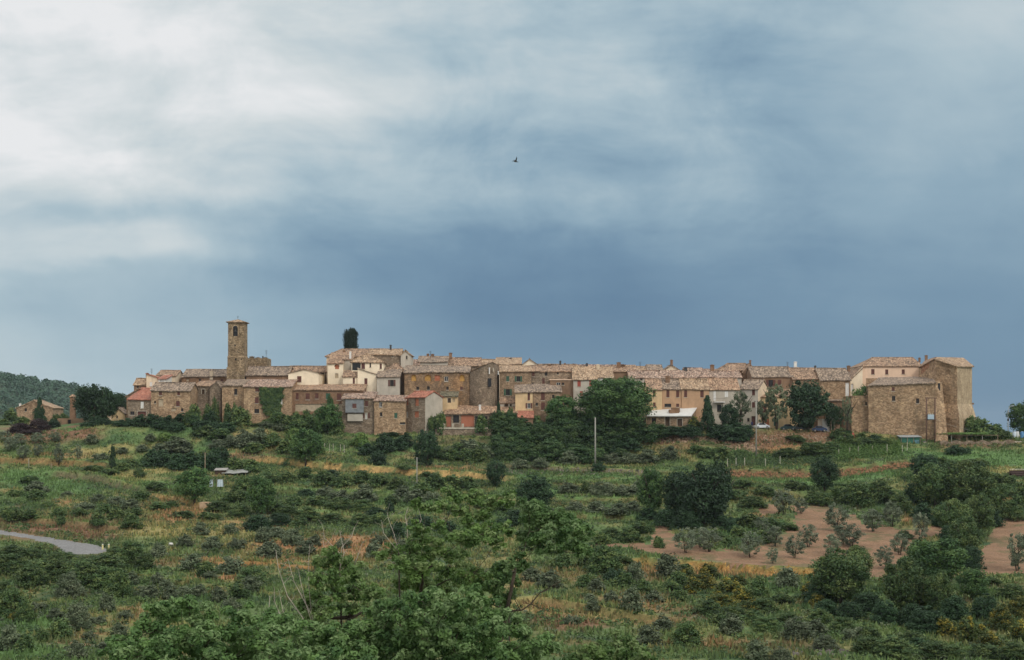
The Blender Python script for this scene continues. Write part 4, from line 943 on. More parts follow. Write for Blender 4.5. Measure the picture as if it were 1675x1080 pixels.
# ---- palazzo
house('patched_palazzo', 'large brown brick building with arched ochre infilled windows', 'palazzo', 661.5, 768, 609, 672, 346, 13, roof='gable', vr=599, wall='palazzo', tile='grey',
      wins=[(673,613.5,681,623.5,'archo'),(695,613.5,705,623.5,'archo'),(711,614,720,623,'terra'),(727,616,733,624,'w'),(752,613.5,760,624,'archo'),
            (681,632.5,685.5,638),(698.5,632,703,638,'d'),(730,632.5,734,638,'d'),(752.5,632.5,757,638,'s')])
def bastion():
    Y = 346; root = empty('rounded_bastion', at(792, 662, Y), 0, 'rounded brown stone bastion with low gable right of the patched palazzo', 'bastion')
    lx, ly, lz = root.location; f = lambda u, v, y: ((u-UC)*y/F-lx, y-ly, (VH-v)*y/F-lz)
    zb = gz(lx, Y) - lz - 1; n = 14; mb = MB(); pts = []
    for k in range(n+1):
        s = k/n; u = 768.5 + (816-768.5)*s; y = Y - 3.2*math.sin(math.pi*min(1, s*1.05)) * (1 if s < .8 else 1 - (s-.8)*1.5) + (3.5*max(0, s-.86)/.14)
        vt = np.interp(u, [768, 785, 806, 816], [609, 600, 592.5, 599]); pts.append((f(u, 0, y)[0], y-ly, (VH-vt)*y/F-lz))
    for a, b in zip(pts, pts[1:]):
        mb.quad((a[0], a[1], zb), (b[0], b[1], zb), b, a); 
    bk = [(pts[-1][0], 12, zb), (pts[0][0], 12, zb)]
    mb.quad((pts[-1][0],pts[-1][1],zb), (pts[-1][0],12,zb), (pts[-1][0],12,pts[-1][2]), pts[-1]); mb.quad((pts[0][0],12,zb), (pts[0][0],pts[0][1],zb), pts[0], (pts[0][0],12,pts[0][2]))
    mb.quad((pts[-1][0],12,zb), (pts[0][0],12,zb), (pts[0][0],12,pts[0][2]), (pts[-1][0],12,pts[-1][2]))
    mb.build('wall', W['stone2'], root)
    ap = f(806, 592.5, Y-1.5); rb = MB()
    for a, b in zip(pts, pts[1:]):
        q0, q1 = Vector(a), Vector(b); o1 = Vector((0, -.35, .12)); rb.quad(q0+o1, q1+o1, (b[0], 12, b[2]+.12), (a[0], 12, a[2]+.12)); rb.quad(q0+o1-Vector((0,0,.15)), q0+o1, q1+o1, q1+o1-Vector((0,0,.15)))
        rb.quad(q0+o1-Vector((0,0,.15)), q1+o1-Vector((0,0,.15)), (b[0], 12, b[2]-.03), (a[0], 12, a[2]-.03))
    rb.build('roof', T['brown'], root)
    for (u, v0, v1, m_, nm, y) in ((800.5, 601.5, 612, SH['white'], 'pipe', Y-3.1), (807, 602, 608, SH['sill'], 'vent', Y-2.4), (815, 607, 613, SH['white'], 'pipe', Y-.9), (801, 619, 633, GLASS, 'window', Y-3.05)):
        w_ = .25 if nm != 'window' else .8; a = f(u, v0, y); b = f(u, v1, y); q = MB(); q.box(a[0]-w_/2, a[0]+w_/2, a[1]-.12, a[1]+.3, b[2], a[2]); q.build(nm, m_, root)
bastion()
house('mossy_roofed_cottage', 'little ochre cottage with mossy roof in front of the patched palazzo', hs, 720, 748, 649, 680, 338, 6, roof='shed', vr=640.5, wall='yellow', tile='moss', wins=[(732.5,651.5,737.5,659,'door'),(740,652,744,658,'pale')])
house('orange_shed', 'long low tiled shed with orange-red panels above a white ledge', 'shed', 728, 800, 676, 702, 334, 8, roof='shed', vr=664.5, wall='stone2', tile='orange',
      wins=[(729,681,738,698,'orangep'),(741,679,751,692,'d'),(754.5,679.5,775.5,698,'orangep'),(777,681,797,699,'hole')], chim=[(785,662,3.5,5,'white',3)])
def ledge():
    a = at(717, 702, 331.5); b = at(798, 699.4, 331.5); mb = MB(); mb.box(a[0], b[0], 331.2, 332.4, a[2], b[2])
    root = empty('terrace_parapet', (0, 0, 0), 0, 'long thin white ledge in front of the orange shed', 'ledge'); mb.build('coping', SH['sill'], root)
    for u in (726.5, 741, 757, 783):
        p = at(u, 699.4, 331.6); q = MB(); q.box(p[0]-.25, p[0]+.25, 331.4, 331.9, p[2], p[2]+.9); q.build('post', SH['sill'], root)
    w_ = MB(); z0 = gz((757-UC)*331/F, 331)-2; w_.box(at(712,0,331.5)[0], at(806,0,331.5)[0], 331.35, 332.3, min(z0, a[2]-3), a[2]-.003)
    tag(w_.build('retaining_wall', W['stone2']), 'brown stone retaining wall under the long white ledge', 'wall')
ledge()
house('long_lower_roof', 'low tiled roof stretching right of the orange shed', 'shed', 800.6, 846, 675, 700, 335, 7, roof='shed', vr=665, wall='stone2', tile='orange', wins=[(806,679,812,690,'d')])
# ---- centre
house('green_shuttered_house', 'tall brown stone house with green shutters', hs, 817.5, 869, 607, 680, 347, 11, roof='gable', vr=599, wall='stone', tile='light',
      wins=[(828,615.5,833,624,'g'),(845,615.5,851,624.5,'go'),(827.5,636.5,834,647,'go'),(825,659,831,667,'door')])
house('small_porch', 'little brown tiled porch at the foot of the green-shuttered house', 'porch', 818, 843, 658, 680, 342, 3.8, roof='shed', vr=649.5, wall='grey', tile='brown', wins=[(825,659.5,831,667,'door'),(834,661,837,665)])
house('brown_terrace_house', 'plain brown stone house with narrow windows left of the white red-shuttered house', hs, 869.3, 946, 607, 680, 348, 11, roof='gable', vr=598.5, wall='stone2', tile='brown',
      wins=[(870.5,609.5,874.5,616,'s'),(891,608.5,895.5,615,'d'),(887,618.5,891,628,'s'),(870,626,873,632,'d'),(911,609,914,613,'d')], chim=[(916.5,590,3,8,'dark',6),(899,596,4,3,'brick',5)])
house('roof_terrace', 'brown roof terrace with a pale pink edge beam and two dark openings', 'terrace', 900, 938, 622, 660, 344, 4, roof='flat', wall='brown', tile=W['pink'], wins=[(910,626,917,630,'w'),(919,626,923,630,'d')])
house('cream_stone_house', 'narrow cream house with dark open shutters', hs, 843, 871.3, 641, 692, 337, 7, roof='shed', vr=630, wall='yellow', tile='grey', wins=[(863,642.5,867,655,'s'),(862.5,659.5,868,668,'ww')])
house('brown_lower_house', 'brown stone house with purple shutters beside the cream one', hs, 871.6, 918, 641, 694, 337.3, 7, roof='shed', vr=629, wall='stone', tile='grey', wins=[(885,642.5,891,655,'s'),(876,659,880,664,'d'),(885,658.5,891.5,671,'s'),(903,646,907,652,'d')])
house('red_lean_to', 'low red-roofed lean-to at the foot of the cream house', 'shed', 848, 872, 683, 694, 332.5, 4.2, roof='shed', vr=672, wall='brown', tile='red')
house('gabled_back_house', 'cream house behind with light tiled roof and side gable against the sky', hs, 812, 852.5, 595.5, 630, 364, 14, roof='gable', vr=586, wall='cream', tile='light', chim=[(835,585.5,3.5,3,'dark',6)])
house('cream_gable_end', 'broad cream gable behind the green-shuttered house', hs, 852.7, 881, 597, 630, 365, 12, roof='front', vr=587, wall='cream2', tile='grey', apex=.48)
house('red_shuttered_house', 'pale grey house with bright red shutters and light orange roof', hs, 938, 976, 620, 690, 343, 12, roof='gable', vr=600.5, wall='grey', tile='light', Yr=343,
      wins=[(944.5,621.8,950,632.5,'r'),(964,621.8,969,632.5,'r'),(948.5,640,953.5,648,'r')], chim=[(978,596,5,4,'cream',6)])
house('behind_roof_house', 'house with light roof and grey gable hidden behind the great round tree', hs, 976.3, 1003, 617, 680, 344, 14, roof='gable', vr=601, wall='white', tile='light')
house('dark_roofed_house', 'brown house with dark sagging roof behind the great round tree', hs, 1003, 1041, 607, 660, 358, 11, roof='gable', vr=598, wall='brown', tile='brown', chim=[(1012,592.5,6,7,'brick',3),(1018,596,9,3,'brick',4)])
house('long_tiled_range', 'long range with mottled tiled roof above the tan terrace houses', hs, 1030, 1213, 617.5, 660, 352, 10, roof='gable', vr=607, wall='grey', tile='pinkish', wins=[(1047,619,1051,622),(1090,618.5,1096,622,'d'),(1150,618.5,1154,622)], chim=[(1121.5,600.5,5,6,'dark',5),(1165,596.5,6,11,'brick',5)], wob=.1)
# row below
house('cream_row_house', 'cream end house of the tan terrace row beside the great tree', hs, 1059, 1083, 636.5, 675, 342, 9, roof='gable', vr=620.5, wall='yellow', tile='brown', wins=[(1068,638,1072.5,648,'s'),(1068,658.5,1072.5,665.5,'s')])
house('tan_row_house', 'tan terrace house with two tall brown shutters and a low dark window', hs, 1083.3, 1115, 636.5, 675, 342.3, 9, roof='gable', vr=621, wall='tan', tile='grey', wins=[(1090,638,1095,650,'s'),(1106,638.5,1111,650,'s'),(1087,660.5,1098,666,'d'),(1106,660.5,1111,666,'s')], chim=[(1092,615,7,8,'brick',3)])
house('orange_tan_row_house', 'orange-tan terrace house in the middle of the row', hs, 1115.3, 1160, 636.5, 680, 342, 9, roof='gable', vr=620.5, wall='tan', tile='light', wins=[(1119,638.5,1124,650,'s'),(1145.5,638.5,1151,650,'s')])
house('white_balcony_house', 'whitish terrace house with white shutters and a balcony slab', hs, 1160.3, 1209, 636.5, 690, 342.2, 9, roof='gable', vr=620, wall='grey', tile='orange', wins=[(1167,639,1171,656,'ws'),(1185.5,640,1191,650,'ws'),(1173,662,1180,674,'d')])
house('grey_end_house', 'grey plastered end house of the row with a pale gable', hs, 1209.3, 1240, 636.5, 700, 343.4, 8.5, Yr=341.2, side='cream', roof='gable', vr=622, wall='grey', tile='grey', wins=[(1230,638,1235,647,'s'),(1230,658,1235,667,'s'),(1229,681,1235.5,696,'gate'),(1222,684,1226,690,'d')])
def balcony():
    a = at(1168, 658.5, 341); b = at(1186, 656.3, 341); root = empty('balcony', (a[0], 341, a[2]), 0, 'small white balcony slab on the whitish terrace house', 'balcony')
    w_ = b[0]-a[0]; q = MB(); q.box(0, w_, 0, 1.15, 0, .2); q.build('slab', SH['white'], root); q = MB()
    for k in range(9): q.box(k*w_/8-.015, k*w_/8+.015, .05, .08, .2, 1.0)
    q.box(-.03, w_+.03, .04, .09, 1.0, 1.05); q.build('railing', METAL, root)
balcony()
house('pale_gable_house', 'pale gable with brick chimney rising behind the long range', hs, 1084, 1113, 606, 640, 366, 9, roof='front', vr=597, wall='cream', tile='grey', apex=.5, chim=[(1098.5,588.5,4,9,'brick',.6)])
house('back_brown_roof', 'low brown roof left of the pale gable behind the long range', hs, 1060, 1084, 606.5, 640, 368, 9, roof='gable', vr=597.5, wall='brown', tile='grey')
house('hipped_back_house', 'brown house with hipped tiled roof and chimney near the right of the ridge', hs, 1176, 1226, 605.5, 640, 362, 12, roof='hip', vr=595, wall='brick', tile='brown', hipl=3, wins=[(1180,607,1198,611,'whitep'),(1200,607,1203,612)])
house('brick_end_gable', 'narrow brick gable with cross-topped chimney beside the hipped roof', hs, 1216, 1240, 607.5, 640, 361, 10, roof='front', vr=595, wall='brick', tile='brown', apex=.45, chim=[(1227,589,3,7,'brick',1)])
house('arched_window_house', 'grey-brown house with dark arched openings behind the slender tree', hs, 1231, 1297, 616.5, 660, 352, 12, roof='gable', vr=600.5, wall='brown', tile='grey', wins=[(1257,621.5,1264.5,633,'so'),(1272,621.5,1278,630,'s')], chim=[(1301,591.5,4.5,11,'white',6)])
house('shallow_roofed_house', 'stone house with low brown roof and black chimney behind the dark tree', hs, 1297.5, 1342, 620, 660, 351, 12, roof='gable', vr=602.5, wall='stone', tile='brown', chim=[(1333.5,598,3,6,'dark',6)])
house('stone_square_house', 'orange-brown stone house with white corner strip beside the dark tree', hs, 1342.3, 1391, 622, 685, 349, 11, roof='gable', vr=603, wall='ochre_stone', tile='grey', chim=[(1388,598,5,5,'brick',6)], wins=[(1383,626,1389,660,'whitep')])
house('yellow_house', 'yellow plastered house behind the parked cars', hs, 1240.5, 1312, 649, 704, 343, 9, roof='shed', vr=636, wall='yellow', tile='brown', wins=[(1247,660,1254,675,'s'),(1266,682,1273,697,'doorg'),(1244,684,1258,700,'terra')])
house('rosy_annex', 'dull brown annex between the dark tree and the square stone house', hs, 1350, 1380, 655, 704, 347, 6, roof='shed', vr=650, wall='brown', tile='grey')
house('white_garage', 'white garage wall right of the parked cars', 'garage', 1345, 1358.5, 687, 704, 338, 5, roof='flat', wall='white', tile=CONC)
house('flat_roofed_hut', 'small brown hut with flat grey roof right of the white garage', 'hut', 1358.8, 1374, 686, 706, 337, 5, roof='flat', wall='brown', tile=CONC, wins=[(1360,689,1364,703,'door')])
# white tin-roofed barn
house('white_roofed_barn', 'low stone barn with bright white corrugated roof', 'barn', 1058, 1130, 680, 702, 336.6, 9, Yr=333.8, roof='shed', vr=667, wall='stone', tile=plain('white_sheet', (.60,.585,.55), .6, .12, .8), over=.5,
      wins=[(1066,684,1073,692,'d'),(1088,681.5,1095.5,697,'door'),(1108,685,1116,697,'door')], wob=.01)
def brick_stack():
    P = at(1102, 672, 338); mb = MB(); mb.box(-1.1, 1.2, -1.2, 1.0, -.6, .28); mb.box(-.4, 1.5, 0, 1.8, -.3, .75); o = mb.build('brick_skylight', W['brick']); o.location = (P[0], 338.2, P[2])
    tag(o, 'patch of red tiles and brick stack on the white corrugated roof', 'roof light')
brick_stack()
house('orange_brick_hut', 'small bright orange brick hut under the great round tree', 'hut', 1007, 1025, 684, 702, 331.5, 4, roof='lean_r', vr=679.5, wall=plaster('orange_brick', (.44,.14,.06)), tile='red', wins=[])
house('wooden_shelter', 'dark open shelter between the orange hut and the white-roofed barn', 'shelter', 1027, 1057, 682, 702, 335, 5, roof='shed', vr=678.5, wall=SH['wood'], tile='brown', wins=[(1029,684,1053,700,'hole')])
# filler roofs behind the ridge line
for nm, lb, a, b, ve, vr_, Y, wl_, tl, ch in [
 ('back_roof_house', 'pale walled house with brown roof and two chimneys left of the palazzo roofs', 684, 732, 591.5, 583.5, 366, 'grey', 'grey', [(700,578.5,4,5,'brick',5),(707.5,579,5,4,'brick',5),(737,577,5,8,'brick',6)]),
 ('side_roof_house', 'low roof tucked between villa and palazzo', 661, 685, 597, 589, 364, 'pink', 'pinkish', []),
 ('ridge_house', 'long low brown roof on the ridge above the palazzo', 732, 786, 598.5, 586, 368, 'stone2', 'brown', [(758,584,3,3,'brick',5),(772,586,4,3,'brick',5)]),
 ('ridge_cottage', 'low brown roof on the ridge left of the light gabled house', 784, 816, 597, 588.5, 372, 'brown', 'light', []),
 ('ridge_row', 'low weathered roof on the ridge right of the cream gable', 881, 944, 604, 596.5, 366, 'stone2', 'grey', [(924,594,3,3,'brick',4),(938,595,5,3,'brick',5)]),
 ('tile_backed_house', 'low tiled roof on the ridge behind the red-shuttered house', 944, 1004, 607, 597.5, 370, 'brown', 'pinkish', [(960,594,3,4,'dark',4)]),
 ('crest_house', 'small roof on the crest right of the dark sagging roof', 1036, 1064, 608, 600, 368, 'stone', 'light', []),
 ('roof_behind_range', 'low reddish roof peeping over the long range', 1122, 1152, 608, 602.5, 366, 'brown', 'pinkish', []),
 ('wall_topped_house', 'flat brown roof between brick chimney and hipped house', 1150, 1178, 609, 604.5, 368, 'brown', 'pinkish', []),
]: house(nm, lb, hs, a, b, ve, 640, Y, 10, roof='gable', vr=vr_, wall=wl_, tile=tl, chim=ch)
plant('lightbush', 794, 591, 24, 8, 380, 'tuft of bright green tree top showing over the roof ridge')
plant('lightbush', 966, 600, 30, 8, 384, 'green tree top behind the red-shuttered house roof')
# ---- castle end
house('pink_manor', 'long pinkish cream manor with three small windows and brown hipped roof beside the castle', 'manor', 1411, 1506, 598.5, 650, 356, 14, roof='hip', vr=585.5, wall='pink', tile='brown', hipl=4, wins=[(1425,604,1430.5,612.5,'s'),(1448,604.5,1453,612.5,'s'),(1475,604.5,1480,612,'s')], chim=[(1504,585,3,3,'brick',7),(1515,581,4,6,'brick',7)])
house('manor_side_wing', 'cream side wing of the manor with roof sloping down to the left', 'manor', 1389, 1411, 622, 660, 355, 12, roof='lean_r', vr=600, wall='cream2', tile='brown', wins=[(1392,628,1396,640,'whitep')])
house('castle_gatehouse', 'broad castle block of tan stone with four small windows', 'castle', 1420.5, 1530, 631.5, 716, 334, 13, Yr=331, roof='shed', vr=619, hipl=3.2, veR=625.5, wall='castle', tile='grey',
      wins=[(1458.5,633.5,1463.5,640,'s'),(1459,648,1464.5,656,'d'),(1498.5,652,1503.5,660,'d')])
house('castle_curtain_wall', 'lower stone wall joined to the left of the castle block', 'castle wall', 1393, 1420.3, 649, 716, 335.5, 8, roof='flat', wall='castle', tile=W['castle'], wins=[(1415.3,658,1418.5,663,'d')])
def castle_keep():
    root = empty('castle_keep', at(1560, 716, 335), 0, 'massive battered corner tower of the castle with tiled roof at the right end', 'castle')
    lx, ly, lz = root.location; g = lambda u, v, Y: Vector(((u-UC)*Y/F-lx, Y-ly, (VH-v)*Y/F-lz))
    zb = 722
    # corners: A left back junction, B left front, Cn front corner, Dn right edge ; rows: roof line, mid (batter start), base
    A = (1503, 345); B = (1531, 337); Cn = (1566, 334); Dn = (1590, 346); E = (1580, 362); G = (1509, 362)
    top = {'A': 598.5, 'B': 585.5, 'C': 598, 'D': 600, 'E': 598, 'G': 596}
    ring = [('A', A), ('B', B), ('C', Cn), ('D', Dn), ('E', E), ('G', G)]
    flare = {'A': (0,0), 'B': (2, -1.5), 'C': (3, -3), 'D': (7, -1), 'E': (4, 2), 'G': (-3, 2)}
    mb = MB(); md = 661
    P = {}
    for k, (u, Y) in ring:
        fu, fy = flare[k]
        P[k] = [g(u, top[k], Y), g(u, md, Y), g(u+fu, 684, Y+fy*.7), g(u+fu*1.4, zb, Y+fy)]
    P['A'][0] = g(1503, 600, 345)
    ks = ['A', 'B', 'C', 'D', 'E', 'G']
    for i, k in enumerate(ks):
        k2 = ks[(i+1) % 6]
        if (k, k2) == ('C', 'D'): continue
        for r in range(3): mb.quad(P[k][r+1], P[k2][r+1], P[k2][r], P[k][r])
    mb.build('wall', W['castle'], root)
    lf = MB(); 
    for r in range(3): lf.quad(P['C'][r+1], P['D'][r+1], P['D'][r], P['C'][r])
    lf.build('lit_side_wall', W['castle_light'], root)  # sunlit look of the right face is put into its paler colour
    up = MB(); a, b = P['A'][0], P['B'][0]   # patch of red brick high on the left face
    n = (b-a).cross(Vector((0,0,1))).normalized()*.03
    q = [a*.86+b*.14, a*.40+b*.60]; q2 = [g(1506, 616, 344.2), g(1521, 616, 340)]
    up.quad(q2[0]+n, q2[1]+n, q[1]+n-Vector((0,0,.3)), q[0]+n-Vector((0,0,.3))); up.build('brick_patch', masonry('red_brick_patch', (.33,.15,.08), (.26,.13,.075), (.30,.19,.12)), root)
    rd = g(1531, 584.5, 336.2); r0 = g(1576, 585.5, 352)
    rb = MB(); slab(rb, g(1566, 599.5, 332.8), g(1594, 599.5, 346), r0, g(1532, 584, 338), .22, wob=.03, seed=3)
    slab(rb, g(1594, 599.5, 346), g(1584, 599, 364), g(1560, 590, 358), r0, .22, wob=.03, seed=4)
    slab(rb, g(1529, 587.5, 335.8), g(1567, 599.8, 332.9), g(1566.4, 599, 333.3), g(1532, 584.4, 338), .18, wob=.01, seed=5)
    rb.build('roof', T['light'], root)
    r2 = MB(); slab(r2, g(1502, 601, 344.4), g(1530.5, 586.5, 336.6), g(1532, 584, 340), g(1512, 590, 358), .2, wob=.05, seed=6)
    slab(r2, g(1531, 585, 338), r0, g(1560, 589, 360), g(1511, 592, 360), .2, wob=.04, seed=7); r2.build('rear_roof', T['brown'], root)
    sv = MB(); c = P['D'][1]; sv.box(c.x-.1, c.x+.35, c.y-.4, c.y+.5, c.z-.15, c.z+.25); sv.build('ledge', W['castle'], root)
    bt = MB(); # buttress between block and keep
    bt.add([g(1530,622,332), g(1541,626,332.6), g(1551,zb,329.5), g(1530,zb,329.3), g(1530,622,338), g(1541,626,338), g(1551,zb,338), g(1530,zb,338)], [(0,3,2,1),(1,2,6,5),(0,1,5,4),(0,4,7,3)])
    bt.build('buttress', W['castle'], root)
    q = MB(); p = g(1536, 627, 331.9); q.box(p.x-.25, p.x+.25, p.y-.1, p.y+.3, p.z-2.0, p.z); q.build('window', GLASS, root)
castle_keep()
# ------------------------------------------------------------------ planting: (kind, u centre, v base, width, height[, depth][, label])
def rows(kind, lst):
    for a in lst:
        lab = a[-1] if isinstance(a[-1], str) else None
        n = [q for q in a if not isinstance(q, str)]
        plant(kind, n[0], n[1], n[2], n[3], n[4] if len(n) > 4 else None, lab)
# left hamlet
rows('darktree', [(148,699,58,76,345,'big dark green tree standing alone left of the village'), (172,698,44,68,347,'second rounded dark tree joined to the big lone tree'), (194,690,34,48,362,'dark tree wedged between the ochre shed and the red-roofed house')])
rows('cone', [(65,690,24,40,385,'pointed dark conifer in front of the stone farmhouse gable')])
rows('bush', [(18,690,30,26,392), (92,694,22,18,380), (6,700,26,16,380), (104,694,20,20,400),(36,694,30,14,372)])
rows('purple', [(34,722,50,32,338), (64,716,42,32,340), (14,724,34,20,338), (52,726,46,24,333)])
rows('darkbush', [(160,706,46,26,340), (146,708,30,20,336),(88,700,26,18,345),(176,704,26,18,338)])
# hedge on the slope under the red roofs
rows('darkbush', [(196,697,26,12,334),(212,692,24,12,334), (230,689,28,13,333), (250,690,30,16,333), (272,692,32,18,333), (296,694,34,20,333), (318,696,30,20,333),
  (262,700,34,14), (288,704,36,14), (330,704,34,18), (352,706,36,20), (345,692,26,22,335), (372,706,30,18)])
rows('bush', [(318,690,28,34,334), (308,692,22,22,333), (394,704,40,42,333), (380,700,26,30,334), (340,672,20,16,338), (352,660,14,16,339), (372,664,16,10,338), (384,662,12,8,338), (336,712,40,18), (362,718,44,20)])
rows('olivebush', [(400,732,40,32), (424,726,32,30), (380,730,34,24), (290,740,46,28), (262,746,34,24), (356,734,34,20), (460,722,34,30,331), (436,712,26,24,332)])
# terrace, left
rows('cypress', [(184,768,13,40,'slender spindle cypress alone on the left slope')])
rows('darkbush', [(250,762,34,30), (268,764,34,32), (290,768,36,34), (312,766,40,30), (334,768,34,26), (352,768,30,46), (366,760,26,30)])
rows('bush', [(386,772,40,26), (410,772,36,24), (228,782,22,20), (200,770,30,16), (215,764,26,14), (178,778,34,14), (160,772,26,12), (150,770,36,10), (302,808,30,40), (330,760,30,26)])
rows('lightbush', [(322,800,34,42), (300,812,30,30), (270,722,30,16), (588,730,28,26)])
rows('oak', [(318,822,56,60,'round bright green tree left of the wooden pole')])
rows('olive', [(18,738,30,24), (38,752,24,26), (62,748,20,22), (96,760,18,36), (128,752,16,26), (8,724,24,20), (60,725,24,18), (90,724,22,18),(33,728,26,20)])
rows('olivebush', [(150,726,26,18), (232,738,24,14), (246,722,22,14), (200,742,22,12), (165,752,26,14)])
rows('bush', [(10,852,26,26), (30,852,30,22), (50,848,28,18), (96,850,28,24), (100,858,20,16), (160,860,32,24), (214,864,40,28), (190,850,34,22), (170,842,34,20), (130,846,26,18), (182,838,30,16), (220,846,28,18), (60,816,40,18), (25,812,30,12), (50,790,40,14), (78,830,24,12)])
rows('olivebush', [(60,806,36,22), (140,834,34,16), (110,812,22,10), (160,822,30,16), (190,826,34,18), (215,832,30,18)])
# round grey shrubs in rows
rows('olivebush', [(329,875,26,24), (378,873,26,22), (303,893,28,20), (347,900,32,26), (388,897,30,22), (431,886,30,26), (478,893,34,32), (440,912,46,32), (515,893,24,20),
 (430,862,30,24), (452,880,34,24), (259,912,32,26), (314,932,40,30), (378,938,44,36), (247,980,32,26), (278,980,30,24), (300,976,28,22), (326,976,28,22), (358,983,32,26), (378,998,34,26),
 (127,1030,54,48), (15,1062,46,46), (147,1046,26,18), (124,1078,34,34), (175,1000,28,34), (206,1012,30,18), (258,955,26,20), (114,978,52,44), (234,975,26,22), (272,966,26,20), (410,968,40,30), (344,948,30,18), (215,955,30,22), (90,1012,30,20), (60,1000,30,20),
 (178,1068,40,26), (196,1040,30,24), (160,1020,24,16)])
rows('bush', [(335,944,44,30), (411,962,60,38), (392,978,40,28), (196,978,50,46), (100,1042,40,34), (40,1066,36,34), (70,1048,30,22), (70,940,44,26), (60,906,34,16), (20,908,60,18), (50,914,50,20)])
rows('bigbush', [(20,1008,64,54), (42,1020,40,40), (8,985,44,40), (50,960,60,44), (90,950,60,38), (20,940,70,40), (130,946,70,36), (175,938,80,34), (215,925,60,46), (176,926,80,20), (186,916,46,22), (158,921,40,14), (100,915,50,14), (140,960,60,42), (180,962,60,40), (235,934,40,34)])
rows('broom', [(36,1012,22,14), (22,1016,18,16)])
# centre left: trees on the slope below the window row house
rows('oak', [(500,760,52,62,'tall green tree nearest the ochre bank, lower left of the pair below the window row'), (536,728,46,70,331,'tall dark green tree rising in front of the row of windows'), (540,700,16,58,333,'thin leafy tree top poking up before the row of windows')])
rows('bush', [(520,716,40,44,332), (488,718,44,34,331), (470,706,36,30,333), (500,690,30,24,334), (446,730,40,26), (470,742,40,26), (420,712,30,20,333), (440,700,30,18,334), (415,740,40,18), (452,690,34,20,334), (484,700,30,30,334), (550,720,30,40,331)])
rows('lightbush', [(592,732,30,28), (512,744,36,30), (480,722,26,24)])
rows('darkbush', [(619,760,34,30), (628,740,38,34), (600,744,34,22), (650,736,34,28), (664,730,30,24), (640,722,40,16,331)])
rows('darktree', [(698,764,46,66,'dark grey-green tree standing alone below the long orange shed')])
rows('bush', [(716,698,22,26,332), (724,692,14,22,332), (787,698,26,24,332,'rounded shrub half hiding the right end of the orange shed'), (705,700,16,24,332)])
rows('cypress', [(816,680,9,24,333,'short dark pointed cypress by the small brown porch')])
rows('bush', [(740,752,34,22), (762,754,34,24), (784,756,38,26), (722,750,30,18), (750,738,30,16), (780,738,34,18)])
rows('olivebush', [(735,745,26,20), (770,742,32,26), (795,748,30,22), (760,730,26,14)])
# great green slope right of the orange shed
rows('darkthicket', [(815,704,40,34,332), (835,702,40,32,333), (852,706,36,28,332), (826,726,52,38), (850,736,60,44), (880,730,60,44), (905,712,50,40,332), (930,724,60,44), (900,752,60,40), (868,756,50,34), (834,756,50,36), (812,746,40,40),
 (950,738,70,48), (985,736,70,46), (1015,724,60,36), (1045,722,66,34), (1072,716,56,26), (925,700,50,40,333), (960,712,60,36), (940,752,60,30), (968,756,50,28)])
rows('bush', [(820,690,26,22,333), (834,684,18,22,334), (880,692,26,16,334), (1000,706,40,20,332), (980,748,30,18), (1018,750,34,18)])
rows('darkbush', [(1005,740,50,24), (1030,738,46,24), (980,770,26,18), (995,742,34,18)])
rows('olivebush', [(930,760,34,26), (1000,758,40,22), (1030,757,34,18), (1060,756,40,24), (885,764,30,20), (850,766,34,18), (1095,752,34,26)])
rows('oak', [(922,704,54,60,334,'yellow-green tree left of the great round tree')])
rows('greattree', [(1007,704,120,94,331,'great round dark green tree in the middle of the village front')])
rows('darkbush', [(1016,702,46,24,330), (975,704,50,26,330), (955,702,40,28,331), (1100,712,60,16,331), (1130,706,50,12,331), (1070,708,40,12,331)])
rows('bush', [(1069,698,12,11,332,'clipped round bush at the left door of the white-roofed barn')])
rows('broom', [(1136,700,22,22,333,'yellowish bush at the right corner of the white-roofed barn')])
rows('cone', [(1157,700,31,54,332,'dark blue-green conical tree right of the white-roofed barn')])
rows('darktree', [(1193,706,36,46,333,'dark round tree right of the conical tree')])
rows('greytree', [(1210,702,38,66,335,'airy grey-green tree in front of the grey end house')])
rows('darkbush', [(1172,712,34,20,331), (1190,716,44,26,330), (1212,724,36,32,330), (1205,712,44,24,331), (1222,708,24,16,331)])
rows('greytree', [(1271,704,48,80,334,'slender light tree with dark trunk in front of the yellow house'), (1386,702,20,58,333,'thin pale tree by the castle curtain wall'), (1249,680,28,32,334,'small leafy tree left of the slender light tree')])
rows('darktree', [(1322,706,76,90,334,'large dark rounded tree over the parked cars'), (1364,700,30,42,338,'smaller dark tree tucked right of the large dark tree')])
rows('oak', [(1407,654,30,28,338,'bright green bush on top of the curtain wall beside the castle block')])
rows('bush', [(1382,724,34,20), (1400,730,30,16), (1372,716,30,18,331), (1420,730,34,16), (1445,728,40,14), (1408,722,26,16,330)])
rows('darkbush', [(1385,716,24,16,331), (1430,722,30,12,330), (1560,744,30,18), (1575,742,28,14), (1550,728,40,14,335), (1580,728,40,14,335), (1608,727,36,13,335)])  # last three added behind the pergola to darken its shaded inside
# scree slope plants
rows('bush', [(1290,748,60,16), (1330,742,60,22), (1360,738,40,18), (1300,722,40,12), (1180,752,40,24), (1156,748,34,18), (1140,742,34,16)])
# castle right
rows('bush', [(1604,712,44,30,334), (1618,718,44,28,334), (1588,708,26,34,335), (1640,724,30,24,333), (1630,712,30,22,336), (1600,700,30,22,337)])
rows('oak', [(1672,714,46,62,338,'green tree cut by the right edge beside the white street lamp')])
rows('darktree', [(1512,786,52,48,'dark round tree below the green netting shed'), (1348,802,50,60,'dark rounded tree under the vegetable garden left of the castle')])
